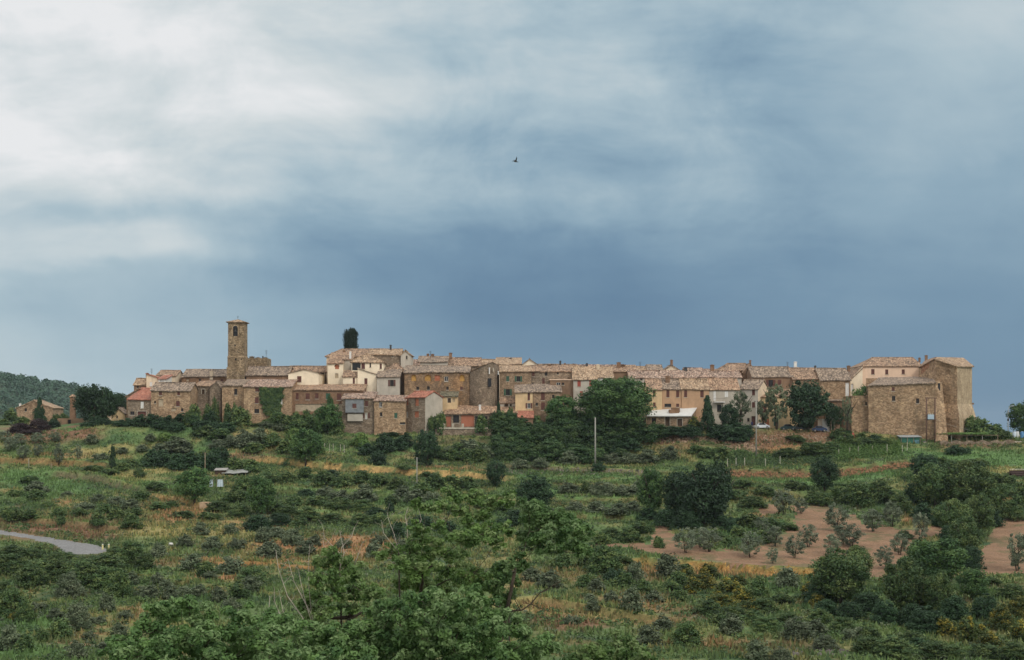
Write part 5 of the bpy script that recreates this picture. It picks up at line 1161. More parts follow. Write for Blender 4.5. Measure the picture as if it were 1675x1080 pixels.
# centre terraces
rows('oak', [(428,846,48,72,'feathery green tree above the foreground at the centre left')])
rows('darktree', [(810,798,34,50,'small dark tree at the right end of the ochre bank'), (876,832,62,58,'dark tree on the middle terrace below the green thicket slope')])
rows('bush', [(400,800,34,22), (420,796,30,18), (446,792,34,22), (470,790,34,20), (500,784,30,24), (530,794,44,28), (560,796,40,22), (590,790,40,24), (620,796,40,24), (650,800,40,22), (712,800,34,30), (690,808,36,24), (735,800,44,26), (765,800,40,24), (780,812,34,16),
 (480,826,44,16), (520,828,44,20), (555,834,50,22), (596,838,50,24), (640,826,30,18), (505,852,54,24), (470,846,50,22), (545,856,50,20), (590,862,50,24), (450,838,44,22), (490,862,40,18), (620,858,40,22), (720,836,40,22), (750,842,40,20)])
rows('darkbush', [(638,840,16,22,'small dark egg-shaped bush in the middle of the slope'), (540,784,36,18), (500,812,30,16), (422,870,60,30), (455,858,50,20), (650,880,30,34), (615,846,34,18)])
rows('olivebush', [(597,822,46,34), (556,820,40,24), (680,822,40,24), (660,812,30,20), (705,818,30,18), (532,812,34,18), (432,886,34,28), (478,892,36,28), (442,912,40,30), (500,908,34,28), (562,897,26,22), (612,914,30,34), (656,908,34,30), (620,890,28,20), (645,822,26,16)])
rows('olivebush', [(985,810,50,24), (1024,810,40,22), (975,840,44,22), (1010,842,44,22), (940,836,34,20), (1035,838,34,20), (900,846,30,18), (1045,800,30,18), (930,806,34,18)])
rows('bush', [(960,806,26,20), (1000,880,50,20), (1030,886,50,24), (985,890,30,22), (1050,872,40,22), (955,868,40,20), (1077,896,21,21), (910,872,36,20)])
rows('darktree', [(1150,862,90,110,'big dark tree of the cluster in the middle distance right of centre'), (1108,852,60,84,'dark tree in the middle of the three-tree cluster'), (1176,846,50,100,'dark tree at the right of the three-tree cluster')])
rows('oak', [(1066,846,46,86,'lighter green tree at the left of the three-tree cluster')])
rows('darkbush', [(1120,866,60,34), (1090,860,50,34), (1060,852,40,24), (1196,872,20,26), (1200,858,30,16), (1180,866,34,24)])
rows('olive', [(1122,904,44,42), (1160,903,44,44), (1145,896,36,36), (1228,912,42,44), (1264,922,24,28), (1267,894,36,36), (1299,913,38,38), (1322,895,36,40), (1360,907,32,36), (1367,868,44,46), (1393,896,42,42), (1427,870,38,40), (1447,930,36,38), (1472,908,38,38), (1506,884,34,48), (1458,862,36,44), (1282,842,42,46), (1665,934,40,66), (1246,870,30,26), (1310,840,26,28), (1378,890,34,34)])
rows('bush', [(1210,880,40,22), (1250,886,44,22), (1170,882,34,18), (1225,862,44,24), (1265,864,40,20), (1290,868,34,16), (1190,890,30,14), (1230,830,50,22), (1205,818,44,20), (1250,812,44,20), (1285,820,34,16), (1215,796,40,14), (1330,820,34,20), (1480,880,30,14), (1440,850,34,16), (1300,802,40,18)])
rows('bigbush', [(1404,826,64,44), (1440,824,60,40), (1375,818,50,34), (1340,826,44,24), (1470,840,50,34)])
rows('midtree', [(1530,830,80,76,'dark spreading tree at the top of the tree strip below the castle'), (1580,836,90,86,'broad dark tree in the middle of the strip below the castle'), (1618,840,60,60,'dark tree at the right end of the strip below the castle'), (1600,880,60,76,'dark tree at the edge of the right-hand ploughed field'), (1560,880,60,66,'dark tree in the strip between the two ploughed fields'), (1580,912,60,70,'lowest dark tree along the right-hand ploughed field')])
rows('darkbush', [(1500,826,50,40), (1545,860,50,40), (1590,930,50,40), (1556,905,50,50), (1624,862,34,34), (1510,850,40,30)])
rows('oak', [(1535,952,90,78,'large light green tree beside the ploughed field, lower right'), (1508,940,50,60,'lighter green tree left of the large light green one'), (1592,984,54,56,'round green tree low on the right near the field corner')])
rows('midtree', [(1376,990,100,96,'big bushy tree below the ploughed field'), (1400,950,54,60,'dark tree biting into the lower edge of the ploughed field'), (1480,1004,80,96,'tall dark tree right of the big bushy one, lower right'), (1535,1010,56,80,'dark tree between the two light green ones, lower right')])
rows('darkbush', [(1340,986,60,44), (1420,1006,70,40), (1450,1020,60,40), (1520,1034,70,44), (1560,1020,60,50), (1388,1012,50,30), (1610,1012,50,44), (1490,1024,60,40)])
rows('bush', [(1655,850,50,36), (1672,830,40,40), (1640,812,40,24), (1665,806,40,20), (1655,978,50,26), (1622,958,34,18), (1590,780,50,22), (1560,770,44,20), (1625,790,44,20), (1650,794,30,18), (1540,762,40,16), (1600,760,40,12)])
rows('broom', [(1160,946,40,26), (1150,962,50,28), (1192,972,44,30), (1214,984,40,28), (1180,994,60,28), (1135,968,40,28), (1232,1000,44,24), (1400,1000,36,24,), (1322,978,30,30), (1336,992,30,24), (1584,1050,46,50), (1640,1030,50,44), (1664,1012,50,44), (1604,1046,34,30), (1620,1060,40,30), (1548,1040,40,34), (1510,1004,26,34), (1670,1050,40,40), (1125,948,30,22), (1208,958,34,20)])
rows('bush', [(1110,960,40,30), (1240,974,40,34), (1252,1002,50,28), (1160,1004,60,26), (1110,984,34,22), (1200,1012,50,22), (1280,990,44,24), (1120,940,34,20)])
rows('olivebush', [(1286,962,44,44), (1034,1000,44,44), (1093,944,44,44), (1040,950,34,40), (1197,1036,42,36), (1060,1054,44,36), (1306,1046,60,38), (1335,1040,44,30), (1238,1080,44,38), (1278,1082,50,26), (975,968,34,24), (970,1000,30,22), (965,985,24,18), (1000,985,30,20), (1350,1062,50,24), (1400,1046,44,26), (1085,1030,34,24), (1070,985,34,22), (935,1020,30,18), (900,960,40,30), (870,950,40,26)])
rows('bush', [(1125,1060,60,52,'neat round dark green bush standing alone in the bottom right quarter'), (1463,1076,80,36), (1420,1070,60,34), (1530,1074,60,30), (1100,968,30,20), (1255,1030,50,24), (1290,1020,50,22), (1340,1020,50,26), (1380,1032,50,26), (1420,1046,50,24), (1490,1056,60,26), (1180,1020,44,20), (1230,1018,44,22),
 (988,940,66,50), (960,930,40,36), (1020,960,40,28), (1050,970,40,26), (960,960,40,24), (1000,915,40,20), (1020,925,34,20), (870,900,40,24), (910,905,40,26), (940,900,30,24), (920,930,40,28), (1610,1076,60,26), (1660,1080,50,30), (1560,1076,50,24)])
rows('darkbush', [(985,930,50,40), (1350,1008,50,30), (1500,1060,40,20), (1005,950,36,26), (690,860,44,20), (730,870,44,20), (780,880,44,20), (820,870,40,24), (840,860,34,30)])
rows('bush', [(700,780,30,10), (660,768,30,10,), (790,830,40,18), (820,836,40,16), (840,812,34,16), (300,846,44,12), (260,834,40,16), (232,818,40,18), (280,830,30,12), (360,836,50,20), (392,846,50,22), (340,850,40,14), (300,790,34,12), (255,800,40,14), (390,820,44,22), (372,822,30,14), (430,810,34,16)])
# ------------------------------------------------------------------ labels for the planted things
def label_plants():
    cols = [(205, 'left of the village'), (360, 'below the red-roofed houses'), (480, 'below the bell tower'), (600, 'below the row of windows'), (710, 'below the red gabled house'), (820, 'below the orange shed'),
            (940, 'below the green-shuttered house'), (1060, 'below the great round tree'), (1225, 'below the white-roofed barn'), (1385, 'below the parked cars'), (1520, 'below the castle block'), (3000, 'below the castle keep')]
    rws = [(712, 'at wall foot'), (760, 'on the top bank'), (800, 'on the upper terraces'), (850, 'on the middle slope'), (900, 'on the lower middle slope'), (955, 'on the lower slope'), (1010, 'near the valley'), (3000, 'at the picture foot')]
    G = {}
    for o, u, v, ph, h in PLANTS:
        c = next(t for a, t in cols if u < a); r = next(t for a, t in rws if v < a); G.setdefault((ph, c, r), []).append((u, o, h))
    nm = ['leftmost', 'second from left', 'third from left', 'fourth from left', 'fifth from left', 'sixth from left', 'seventh from left', 'eighth from left', 'ninth from left', 'tenth from left', 'eleventh from left', 'twelfth from left', 'thirteenth from left', 'fourteenth from left', 'fifteenth from left']
    for (ph, c, r), L in G.items():
        L.sort(key=lambda q: q[0])
        for i, (u, o, h) in enumerate(L):
            pre = '' if len(L) == 1 else (nm[i] + ' ' if i < len(L)-1 else 'rightmost ')
            o['label'] = f"{pre}{ph} {r} {c}".replace('  ', ' ')
            if len(L) > 2: o['group'] = f"{ph}s {r} {c}"
label_plants()
# ------------------------------------------------------------------ low scrub and grass that nobody could count
def ground_mask(x, y):
    u = UC + F*x/y; z = ground(x, y); v = VH - F*z/y; bad = inpoly(u, v, ROADP) | inpoly(u, v-5, ROADP)
    for P in FIELDS: bad |= inpoly(u, v, P)
    return u, v, z, bad
def scatter_leaves(name, label, cat, matkey, N, per, rmin, rmax, leaf, dens, seed, squash=.75, parts=1):
    rng = np.random.default_rng(seed); y = np.sqrt(rng.uniform(142**2, 334**2, N*4)); x = rng.uniform(-.50, .50, N*4)*y
    u, v, z, bad = ground_mask(x, y); k = dens(x, y, u, v); keep = (~bad) & (rng.random(N*4) < k); idx = np.where(keep)[0][:N]
    x, y, z = x[idx], y[idx], z[idx]; n = len(x); r = rng.uniform(rmin, rmax, n)
    ci = np.repeat(np.arange(n), per); U = unit(rng, n*per); U[:, 2] = np.abs(U[:, 2])
    P = np.stack([x[ci], y[ci], z[ci]], 1) + U * (r[ci]*rng.random(n*per)**.35)[:, None]*np.array([1, 1, squash])
    Nn = U + rng.normal(size=U.shape)*.6 + np.array([0, 0, .4]); Nn /= np.linalg.norm(Nn, axis=1)[:, None]
    V = leafquads(P, Nn, leaf, rng); t1 = np.clip(rng.random(n)[ci]*.8 + rng.random(n*per)*.3, 0, 1); t2 = np.clip(rng.random(n)[ci]*.8+rng.random(n*per)*.3, 0, 1)
    o = link(name, np_mesh(name, V, np.arange(4*n*per).reshape(-1, 4), LEAF[matkey], np.repeat(np.stack([t1, t2, t1], 1), 4, 0)))
    tag(o, label, cat, kind='stuff')
def dsc(x, y, u, v):
    d = sstep(.50, .66, fbm(x/9+3, y/9, 201, 4, .6)); d = d + .8*sstep(.58, .66, fbm(x/4, y/4+9, 205, 3, .6))
    d = d * (1-.8*sstep(1230, 1300, u)*(v > 820)*(v < 930)) + .5*np.exp(-(((u-880)/150)**2 + ((v-740)/30)**2)) + .5*np.exp(-(((u-120)/140)**2 + ((v-930)/50)**2))
    return np.clip(d, 0.02, 1) * (v > 700) * (1 - openmask(u, v))
scatter_leaves('undergrowth', 'low dark green scrub scattered all over the slope', 'undergrowth', 'scrub', 11000, 30, .3, 1.0, .16, dsc, 1)
def dsg(x, y, u, v):
    return np.clip(sstep(.48, .64, fbm(x/7+50, y/7, 301, 4, .6)), 0.02, 1) * (v > 715) * (1 - openmask(u, v))
scatter_leaves('dry_scrub', 'low grey-green scrub patches scattered over the slope', 'undergrowth', 'grey', 3900, 28, .25, .8, .14, dsg, 2)
def grass():
    rng = np.random.default_rng(5); N = 270000; y = np.sqrt(rng.uniform(140**2, 336**2, N)); x = rng.uniform(-.50, .50, N)*y
    u, v, z, bad = ground_mask(x, y); k = ~bad & (rng.random(N) < .25 + .75*sstep(.35, .6, fbm(x/3, y/3, 401, 3))); x, y, z = x[k], y[k], z[k]; n = len(x)
    c, _, _ = gcolor(x, y, z); h = rng.uniform(.22, .75, n) * (.6 + .8*fbm(x/6, y/6, 402, 3)); a = rng.uniform(0, 6.28, n); wd = rng.uniform(.10, .26, n)
    dx, dy = np.cos(a)*wd, np.sin(a)*wd; lx, ly = rng.normal(size=n)*.12, rng.normal(size=n)*.12
    V = np.stack([np.stack([x-dx, y-dy, z-.03], 1), np.stack([x+dx, y+dy, z-.03], 1), np.stack([x+lx, y+ly, z+h], 1)], 1).reshape(-1, 3)
    g = np.array([.092, .152, .045]); green = (rng.random(n) < .5)[:, None]; cc = np.where(green, c*.55 + g*.5, c*1.05) * rng.uniform(.7, 1.35, n)[:, None]
    m, t, b, o = mat_new('grass_blades'); at_ = t.new('ShaderNodeAttribute', attribute_name='Col'); t.l.new(at_.outputs['Color'], b.inputs['Base Color']); b.inputs['Roughness'].default_value = .8
    tag(link('grass', np_mesh('grass', V, np.arange(3*n).reshape(-1, 3), m, np.repeat(cc, 3, 0))), 'tufts of green and dry grass over the whole slope', 'grass', kind='stuff')
grass()
def crops(name, label, P, n, h, c, seed, sp=None):
    rng = np.random.default_rng(seed); us = [p[0] for p in P]; vs = [p[1] for p in P]
    out_ = []
    y = rng.uniform(290, 332, n*12); x = (rng.uniform(min(us), max(us), n*12)-UC)*y/F; u, v, z, bad = ground_mask(x, y); k = inpoly(u, v, P); x, y, z = x[k][:n], y[k][:n], z[k][:n]
    if sp: x = np.round(x/sp)*sp + rng.normal(size=len(x))*.12
    per = 10; ci = np.repeat(np.arange(len(x)), per); U = unit(rng, len(ci)); U[:, 2] = np.abs(U[:, 2])*2
    Q = np.stack([x[ci], y[ci], z[ci]], 1) + U*np.array([.3, .3, h*.5]); Nn = U/np.linalg.norm(U, axis=1)[:, None]
    V = leafquads(Q, Nn, .15, rng); t1 = np.clip(rng.random(len(x))[ci]*.7+rng.random(len(ci))*.3, 0, 1)
    tag(link(name, np_mesh(name, V, np.arange(4*len(ci)).reshape(-1, 4), LEAF[c], np.repeat(np.stack([t1*.9]*3, 1), 4, 0))), label, 'crop plants', kind='stuff')
crops('vegetable_crop', 'dark green vegetable rows behind the stone terrace wall', [(1190,738),(1370,742),(1370,760),(1190,766)], 1500, .7, 'scrub', 3)
crops('vine_crop', 'bright green crop rows with stakes left of the netting shed', [(1362,726),(1468,724),(1476,744),(1370,756)], 1500, 1.3, 'light', 4, .9)
# ------------------------------------------------------------------ small things
def pole(u, vt, vb, label, mat, Y=None, r=.12, arm=True, cat='utility pole', name='utility_pole'):
    if Y is None: x, y, z = on_ground(u, vb)
    else: x, y = (u-UC)*Y/F, Y; z = gz(x, y)
    h = (VH-vt)*y/F - z; root = empty(name, (x, y, z), 0, label, cat); mb = MB(); mb.tube([(0,0,-.5),(0,0,h*.5),(0,0,h)], [r*1.2, r, r*.8], 8); mb.build('post', mat, root, True)
    if arm:
        q = MB(); q.box(-.45, .45, -.04, .04, h-.35, h-.25)
        for k in (-.4, 0, .4): q.tube([(k,0,h-.25),(k,0,h-.1)], .04, 6)
        q.build('crossarm', METAL, root)
    return root
PC = plain('pole_concrete', (.27, .26, .225), .9, .12); WD = plain('pole_wood', (.22, .17, .11), .9, .3)
pole(973.7, 683, 766, 'tall pale utility pole in front of the thicket below the great round tree', PC, r=.17)
pole(1237, 655, 748, 'pale grey utility pole left of the white car', PC, r=.15)
pole(682, 748, 802, 'slim pale pole standing on the slope below the ochre bank', PC, r=.11)
pole(335.5, 740, 798, 'thin wooden pole beside the round bright green tree', WD, r=.10)
pole(47, 750, 768, 'short stake post beside the path at the far left', PC, r=.06, arm=False, cat='post', name='post')
pole(84, 758, 768, 'second short post on the path at the far left', WD, r=.10, arm=False, cat='post', name='post')
def hpole():
    Y = 329.5; P = at(1522.5, 735, Y); z0 = gz(P[0], Y); z0 = min(z0, P[2]); root = empty('transformer_pole', (P[0], Y, z0), 0, 'brown twin-post transformer frame with pale blue box before the castle', 'transformer pole')
    X = lambda u: (u-UC)*Y/F - P[0]; Z = lambda v: (VH-v)*Y/F - z0
    for u in (1515.5, 1529.5): q = MB(); q.tube([(X(u),0,-.5),(X(u),0,Z(651))], .16, 8); q.build('post', plain('rusty_pole', (.12,.07,.05), .8), root, True)
    q = MB(); q.box(X(1513), X(1532), -.1, .1, Z(652), Z(650.4)); q.build('crossbeam', plain('rusty_pole', (.12,.07,.05), .8), root); q = MB(); q.box(X(1514), X(1531), -.12, .12, Z(687.5), Z(686)); q.build('crossbeam', plain('rusty_pole', (.12,.07,.05), .8), root)
    q = MB(); q.box(X(1517), X(1527), -.45, .4, Z(686), Z(678.2)); bx = q.build('transformer', plain('pale_blue_steel', (.36,.44,.50), .5, .08), root)
    q = MB()
    for u in (1519, 1522, 1525): q.tube([(X(u),0,Z(678.2)),(X(u),0,Z(676))], .09, 8)
    q.build('insulators', SH['sill'], bx)
hpole()
def cable():
    a, b = Vector(at(1529, 686, 329.5)), Vector(at(1650, 706, 338)); mb = MB(); mb.tube([a.lerp(b, t) - Vector((0, 0, 1.2*math.sin(math.pi*t))) for t in [i/16 for i in range(17)]], .03, 4)
    tag(mb.build('overhead_cable', PC), 'thin pale overhead cable from the transformer frame towards the street lamp', 'cable')
cable()
def lamp():
    Y = 338; P = at(1649, 714, Y); z0 = gz(P[0], Y); root = empty('street_lamp', (P[0], Y, z0), 0, 'white curved street lamp at the right edge beside the green tree', 'street lamp'); h = (VH-664)*Y/F - z0
    wp = plain('white_pole', (.62,.64,.64), .5, .05); mb = MB(); mb.tube([(0,0,-.3),(0,0,h*.55),(0,0,h-1.6),(.15,0,h-.7),(.45,0,h-.15),(.75,0,h)], [.11,.09,.08,.08,.08,.07], 8); mb.build('post', wp, root, True)
    q = MB(); q.frus(1.0, 0, .75, .3, h-.12, .6, .24, h+.06); hd = q.build('lamp_head', wp, root); q = MB(); q.box(.72, 1.28, -.1, .1, h-.16, h-.122); q.build('diffuser', SH['sill'], hd)
    q = MB(); q.box(-.18, .18, -.12, .12, h*.52, h*.60); q.build('control_box', METAL, root)
lamp()
def shed_green():
    Y = 329; P = at(1474, 736, Y); z0 = min(gz(P[0], Y), P[2]); root = empty('netting_shed', (P[0], Y, z0), 0, 'green netting-covered garden shed below the castle block', 'shed'); X = lambda u: (u-UC)*Y/F - P[0]; Z = lambda v: (VH-v)*Y/F - z0
    w_ = X(1505); h = Z(715); gm = plain('green_netting', (.035,.12,.085), .8, .4, 2); q = MB(); q.box(0, w_, 0, 2.6, 0, h); q.build('netting', gm, root)
    for x in (0, w_*.33, w_*.66, w_): p = MB(); p.box(x-.05, x+.05, -.09, -.005, 0, h+.12); p.build('post', WD, root)
    r = MB(); slab(r, (-.3,-.3,h+.05), (w_+.3,-.3,h+.05), (w_+.3,2.9,h+.4), (-.3,2.9,h+.4), .1, wob=.05); r.build('roof', plain('grey_sheet', (.30,.32,.32), .6), root)
    d_ = MB(); d_.box(w_*.7, w_*.93, -.13, -.092, .1, h*.75); d_.build('door', plain('faded_blue_board', (.10,.20,.24), .8), root)
    Y2 = 329.2; a = at(1509, 736, Y2); root = empty('water_tank', (a[0], Y2, min(gz(a[0], Y2), a[2])), 0, 'small whitish tank between the green netting shed and the twin-post frame', 'tank')
    q = MB(); q.tube([(.6,.6,0),(.6,.6,1.9)], .55, 14); q.build('drum', SH['sill'], root, False); q = MB(); q.tube([(.6,.6,1.9),(.6,.6,2.0),(.6,.6,2.08)], [.6,.5,.15], 14); q.build('lid', METAL, root)
shed_green()
def pergola():
    Y = 330; a = at(1531, 728, Y); b = at(1632, 728, Y); z0 = min(gz(a[0], Y), gz(b[0], Y)); root = empty('vine_pergola', (a[0], Y, z0), 0, 'long low pergola with flat green vine canopy at the foot of the castle keep', 'pergola')
    w_ = b[0]-a[0]; h = (VH-712.5)*Y/F - z0
    for i in range(5):
        for y in (0, 4.5): q = MB(); q.tube([(w_*i/4, y, -.4), (w_*i/4, y, h)], .08, 6); q.build('post', PC if i % 2 else WD, root)
    q = MB(); q.box(-.2, w_+.2, -.08, .08, h, h+.12); q.box(-.2, w_+.2, 4.42, 4.58, h, h+.12)
    for i in range(9): q.box(w_*i/8-.05, w_*i/8+.05, -.3, 4.8, h+.123, h+.2)
    q.build('beams', WD, root)
    rng = np.random.default_rng(6); n = 5200; P = np.stack([rng.uniform(-.3, w_*.86, n), rng.uniform(-.5, 5, n), h+.2+rng.random(n)*.45*(.4+fbm(rng.uniform(0,9,n), rng.uniform(0,9,n)))], 1)
    Nn = np.array([0, -.3, 1.]) + rng.normal(size=(n, 3))*.4; Nn /= np.linalg.norm(Nn, axis=1)[:, None]; t = rng.random(n)
    link('vine_canopy', np_mesh('vine_canopy', leafquads(P, Nn, .17, rng), np.arange(4*n).reshape(-1, 4), LEAF['light'], np.repeat(np.stack([t*.8]*3, 1), 4, 0)), root)
    # low dry-stone wall in front
    mb = MB(); us = np.linspace(1538, 1660, 22); pts = []
    for i, u in enumerate(us):
        Yw = 327.5 + 2.5*i/21; x = (u-UC)*Yw/F; z = gz(x, Yw); pts.append((x, Yw, z, .85+.25*math.sin(i*1.7)))
    for (x0, y0, z0_, h0), (x1, y1, z1, h1) in zip(pts, pts[1:]):
        mb.add([(x0,y0,z0_-.5),(x1,y1,z1-.5),(x1,y1+.5,z1-.5),(x0,y0+.5,z0_-.5),(x0,y0,z0_+h0),(x1,y1,z1+h1),(x1,y1+.5,z1+h1),(x0,y0+.5,z0_+h0)], [(4,5,6,7),(0,1,5,4),(2,3,7,6)])
    tag(mb.build('dry_stone_wall', W['stone2']), 'long low dark dry-stone wall below the vine pergola', 'wall')
pergola()
def stake_row():
    lst = [(1190,768),(1204,768),(1218,769),(1252,768),(1276,766),(1372,752),(1390,751),(1404,750),(1427,747),(1451,746),(1476,745),(1484,742)]
    b = None
    for i, (u, v) in enumerate(lst):
        Yp = 312 + i*.4; x = (u-UC)*Yp/F; 
        x, y, z = on_ground(u, v-4)
        if b is None: q = MB(); q.tube([(0,0,-.3),(0,0,2.0)], [.075,.06], 6); q.box(-.1,.1,-.02,.02,1.75,1.8); o = q.build('garden_stake', plain('pale_stake', (.40,.37,.30), .9)); b = o
        else: o = b.copy(); C.objects.link(o)
        o.location = (x, y, z); o.scale.z = .9 + .05*(i*7 % 5)
        tag(o, ['leftmost','second','third','fourth','fifth','sixth','seventh','eighth','ninth','tenth','eleventh','rightmost'][i] + ' pale garden stake counted from left along the stone terrace wall', 'stake', 'garden stakes along the stone terrace')
    lst = [(531,738),(539,739),(545,739),(557,740),(563,741)]
    for i, (u, v) in enumerate(lst):
        o = b.copy(); C.objects.link(o); x, y, z = on_ground(u, v); o.location = (x, y, z)
        tag(o, ['leftmost','second','middle','fourth','rightmost'][i] + ' pale vine stake under the boxed balcony house', 'stake', 'vine stakes under the boxed balcony')
stake_row()
def car(u, v, w_px, Y, colr, label, yaw=0):
    P = at(u, v, Y); z = gz(P[0], Y); root = empty('parked_car', (P[0], Y, z+.02), R(yaw), label, 'car', 'cars parked beneath the large dark tree')
    L = max(3.5, w_px*Y/F); hw = .82; m = plain('car_paint_' + colr[0], colr[1], .35, .03)
    sec = [(-.5,.35,.62),(-.47,.3,.78),(-.3,.28,.92),(-.2,.28,1.36),(.12,.28,1.40),(.3,.28,.98),(.46,.3,.80),(.5,.35,.6)]
    mb = MB(); rings = []
    for x, lo, hi in sec:
        t = .70 if hi > 1.2 else 1.0; rings.append([(x*L,-hw,lo),(x*L,-hw,min(hi,.88)),(x*L,-hw*t,hi),(x*L,hw*t,hi),(x*L,hw,min(hi,.88)),(x*L,hw,lo)])
    b = []
    for r in rings: b.append(len(mb.v)); mb.v += r
    for i in range(len(b)-1):
        for k in range(6): mb.f.append((b[i]+k, b[i+1]+k, b[i+1]+(k+1)%6, b[i]+(k+1)%6))
    mb.f.append(tuple(range(b[0], b[0]+6))[::-1]); mb.f.append(tuple(range(b[-1], b[-1]+6)))
    mb.build('body', m, root)
    for s in (-1, 1):
        q = MB(); t = .70; y0 = s*(hw+.012); y1 = s*(hw*t+.03)
        q.poly([(-.27*L,y0,.93),(.24*L,y0,.95),(.11*L,y1,1.33),(-.19*L,y1,1.30)]); q.build('side_window', GLASS, root)
    q = MB(); q.poly([(.255*L,-hw*.8,1.07),(.255*L,hw*.8,1.07),(.15*L,hw*.66,1.36),(.15*L,-hw*.66,1.36)]); q.build('windscreen', GLASS, root)
    for sx in (-.31, .31):
        for s in (-1, 1):
            q = MB(); q.tube([(sx*L, s*(hw-.12), .31), (sx*L, s*(hw+.04), .31)], .31, 14); wh = q.build('wheel', METAL, root); q = MB(); q.tube([(sx*L, s*(hw+.041), .31), (sx*L, s*(hw+.055), .31)], .18, 10); q.build('hubcap', PC, wh)
    for s in (-.6, .6): q = MB(); q.box(-.505*L, -.495*L, s-.14, s+.14, .60, .74); q.build('headlight', SH['white'], root)
car(1246, 700, 22, 334.5, ('white', (.62,.64,.66)), 'white car parked beside the pale grey utility pole', 4)
car(1289, 702, 22, 334.5, ('darkgreen', (.03,.06,.06)), 'dark green-black car parked right of the slender light tree', -3)
car(1309, 702, 18, 336, ('grey', (.10,.11,.12)), 'dark grey car parked left under the large dark tree', 6)
car(1340, 702, 20, 334.5, ('blue', (.03,.05,.11)), 'dark blue car parked left of the white garage', -2)
def person(u, v, Y):
    x = (u-UC)*Y/F; z = gz(x, Y)
    pts = [((0,0,.92),.14),((0,0,1.18),.15),((0,0,1.40),.155),((0,0,1.50),.07),((0,0,1.58),.075),((0,-.01,1.68),.10),
           ((-.2,0,1.42),.06),((-.24,.02,1.14),.048),((-.2,-.08,.90),.036),((.2,0,1.42),.06),((.24,.02,1.14),.048),((.22,-.06,.88),.036),
           ((-.1,0,.86),.09),((-.11,-.02,.48),.06),((-.12,.02,.08),.042),((-.12,-.14,.03),.035),((.1,0,.86),.09),((.12,-.03,.48),.06),((.13,.05,.08),.042),((.14,-.1,.03),.035)]
    ed = [(0,1),(1,2),(2,3),(3,4),(4,5),(2,6),(6,7),(7,8),(2,9),(9,10),(10,11),(0,12),(12,13),(13,14),(14,15),(0,16),(16,17),(17,18),(18,19)]
    me = bpy.data.meshes.new('person'); me.from_pydata([p[0] for p in pts], ed, []); o = bpy.data.objects.new('person', me); C.objects.link(o); o.location = (x, Y, z)
    md = o.modifiers.new('skin', 'SKIN'); me.skin_vertices.new() if not me.skin_vertices else None
    for i, p in enumerate(pts): me.skin_vertices[0].data[i].radius = (p[1], p[1]*.85)
    me.skin_vertices[0].data[0].use_root = True; s = o.modifiers.new('s', 'SUBSURF'); s.levels = 1; s.render_levels = 1
    me.materials.append(plain('dark_blue_cloth', (.03,.04,.12), .9)); tag(o, 'small standing person in dark blue by the brown door left of the white car', 'person')
    q = MB(); q.tube([(0,.02,1.70),(0,.03,1.76),(0,.03,1.80)], [.105,.10,.05], 8); h = q.build('hair', METAL, o)
person(1230, 699, 335.5)
def bird():
    Y = 90; P = at(843.5, 264.5, Y); root = empty('flying_bird', P, R(25), 'lone dark bird flying in the middle of the stormy sky', 'bird')
    q = MB(); q.tube([(-.16,0,0),(-.1,0,.005),(0,0,0),(.12,0,-.01),(.2,0,-.01)], [.008,.03,.04,.025,.006], 8); bd = q.build('body', METAL, root, True)
    for s, up in ((-1, .24), (1, .06)):
        q = MB(); q.add([(.06,0,.01),(-.06,0,.01),(-.04,s*.17,.10+up*.4),(-.10,s*.34,up*1.1),(.03,s*.16,.11+up*.4)], [(0,1,2,4),(4,2,3)]); q.add([(.06,0,-.002),(-.06,0,-.002),(-.04,s*.17,.09+up*.4),(-.10,s*.34,up*1.1-.008),(.03,s*.16,.10+up*.4)], [(4,2,1,0),(3,2,4)])
        q.build('wing', METAL, root)
    q = MB(); q.add([(-.14,-.015,0),(-.14,.015,0),(-.26,.05,0),(-.26,-.05,0)], [(0,1,2,3)]); q.build('tail', METAL, root)
bird()
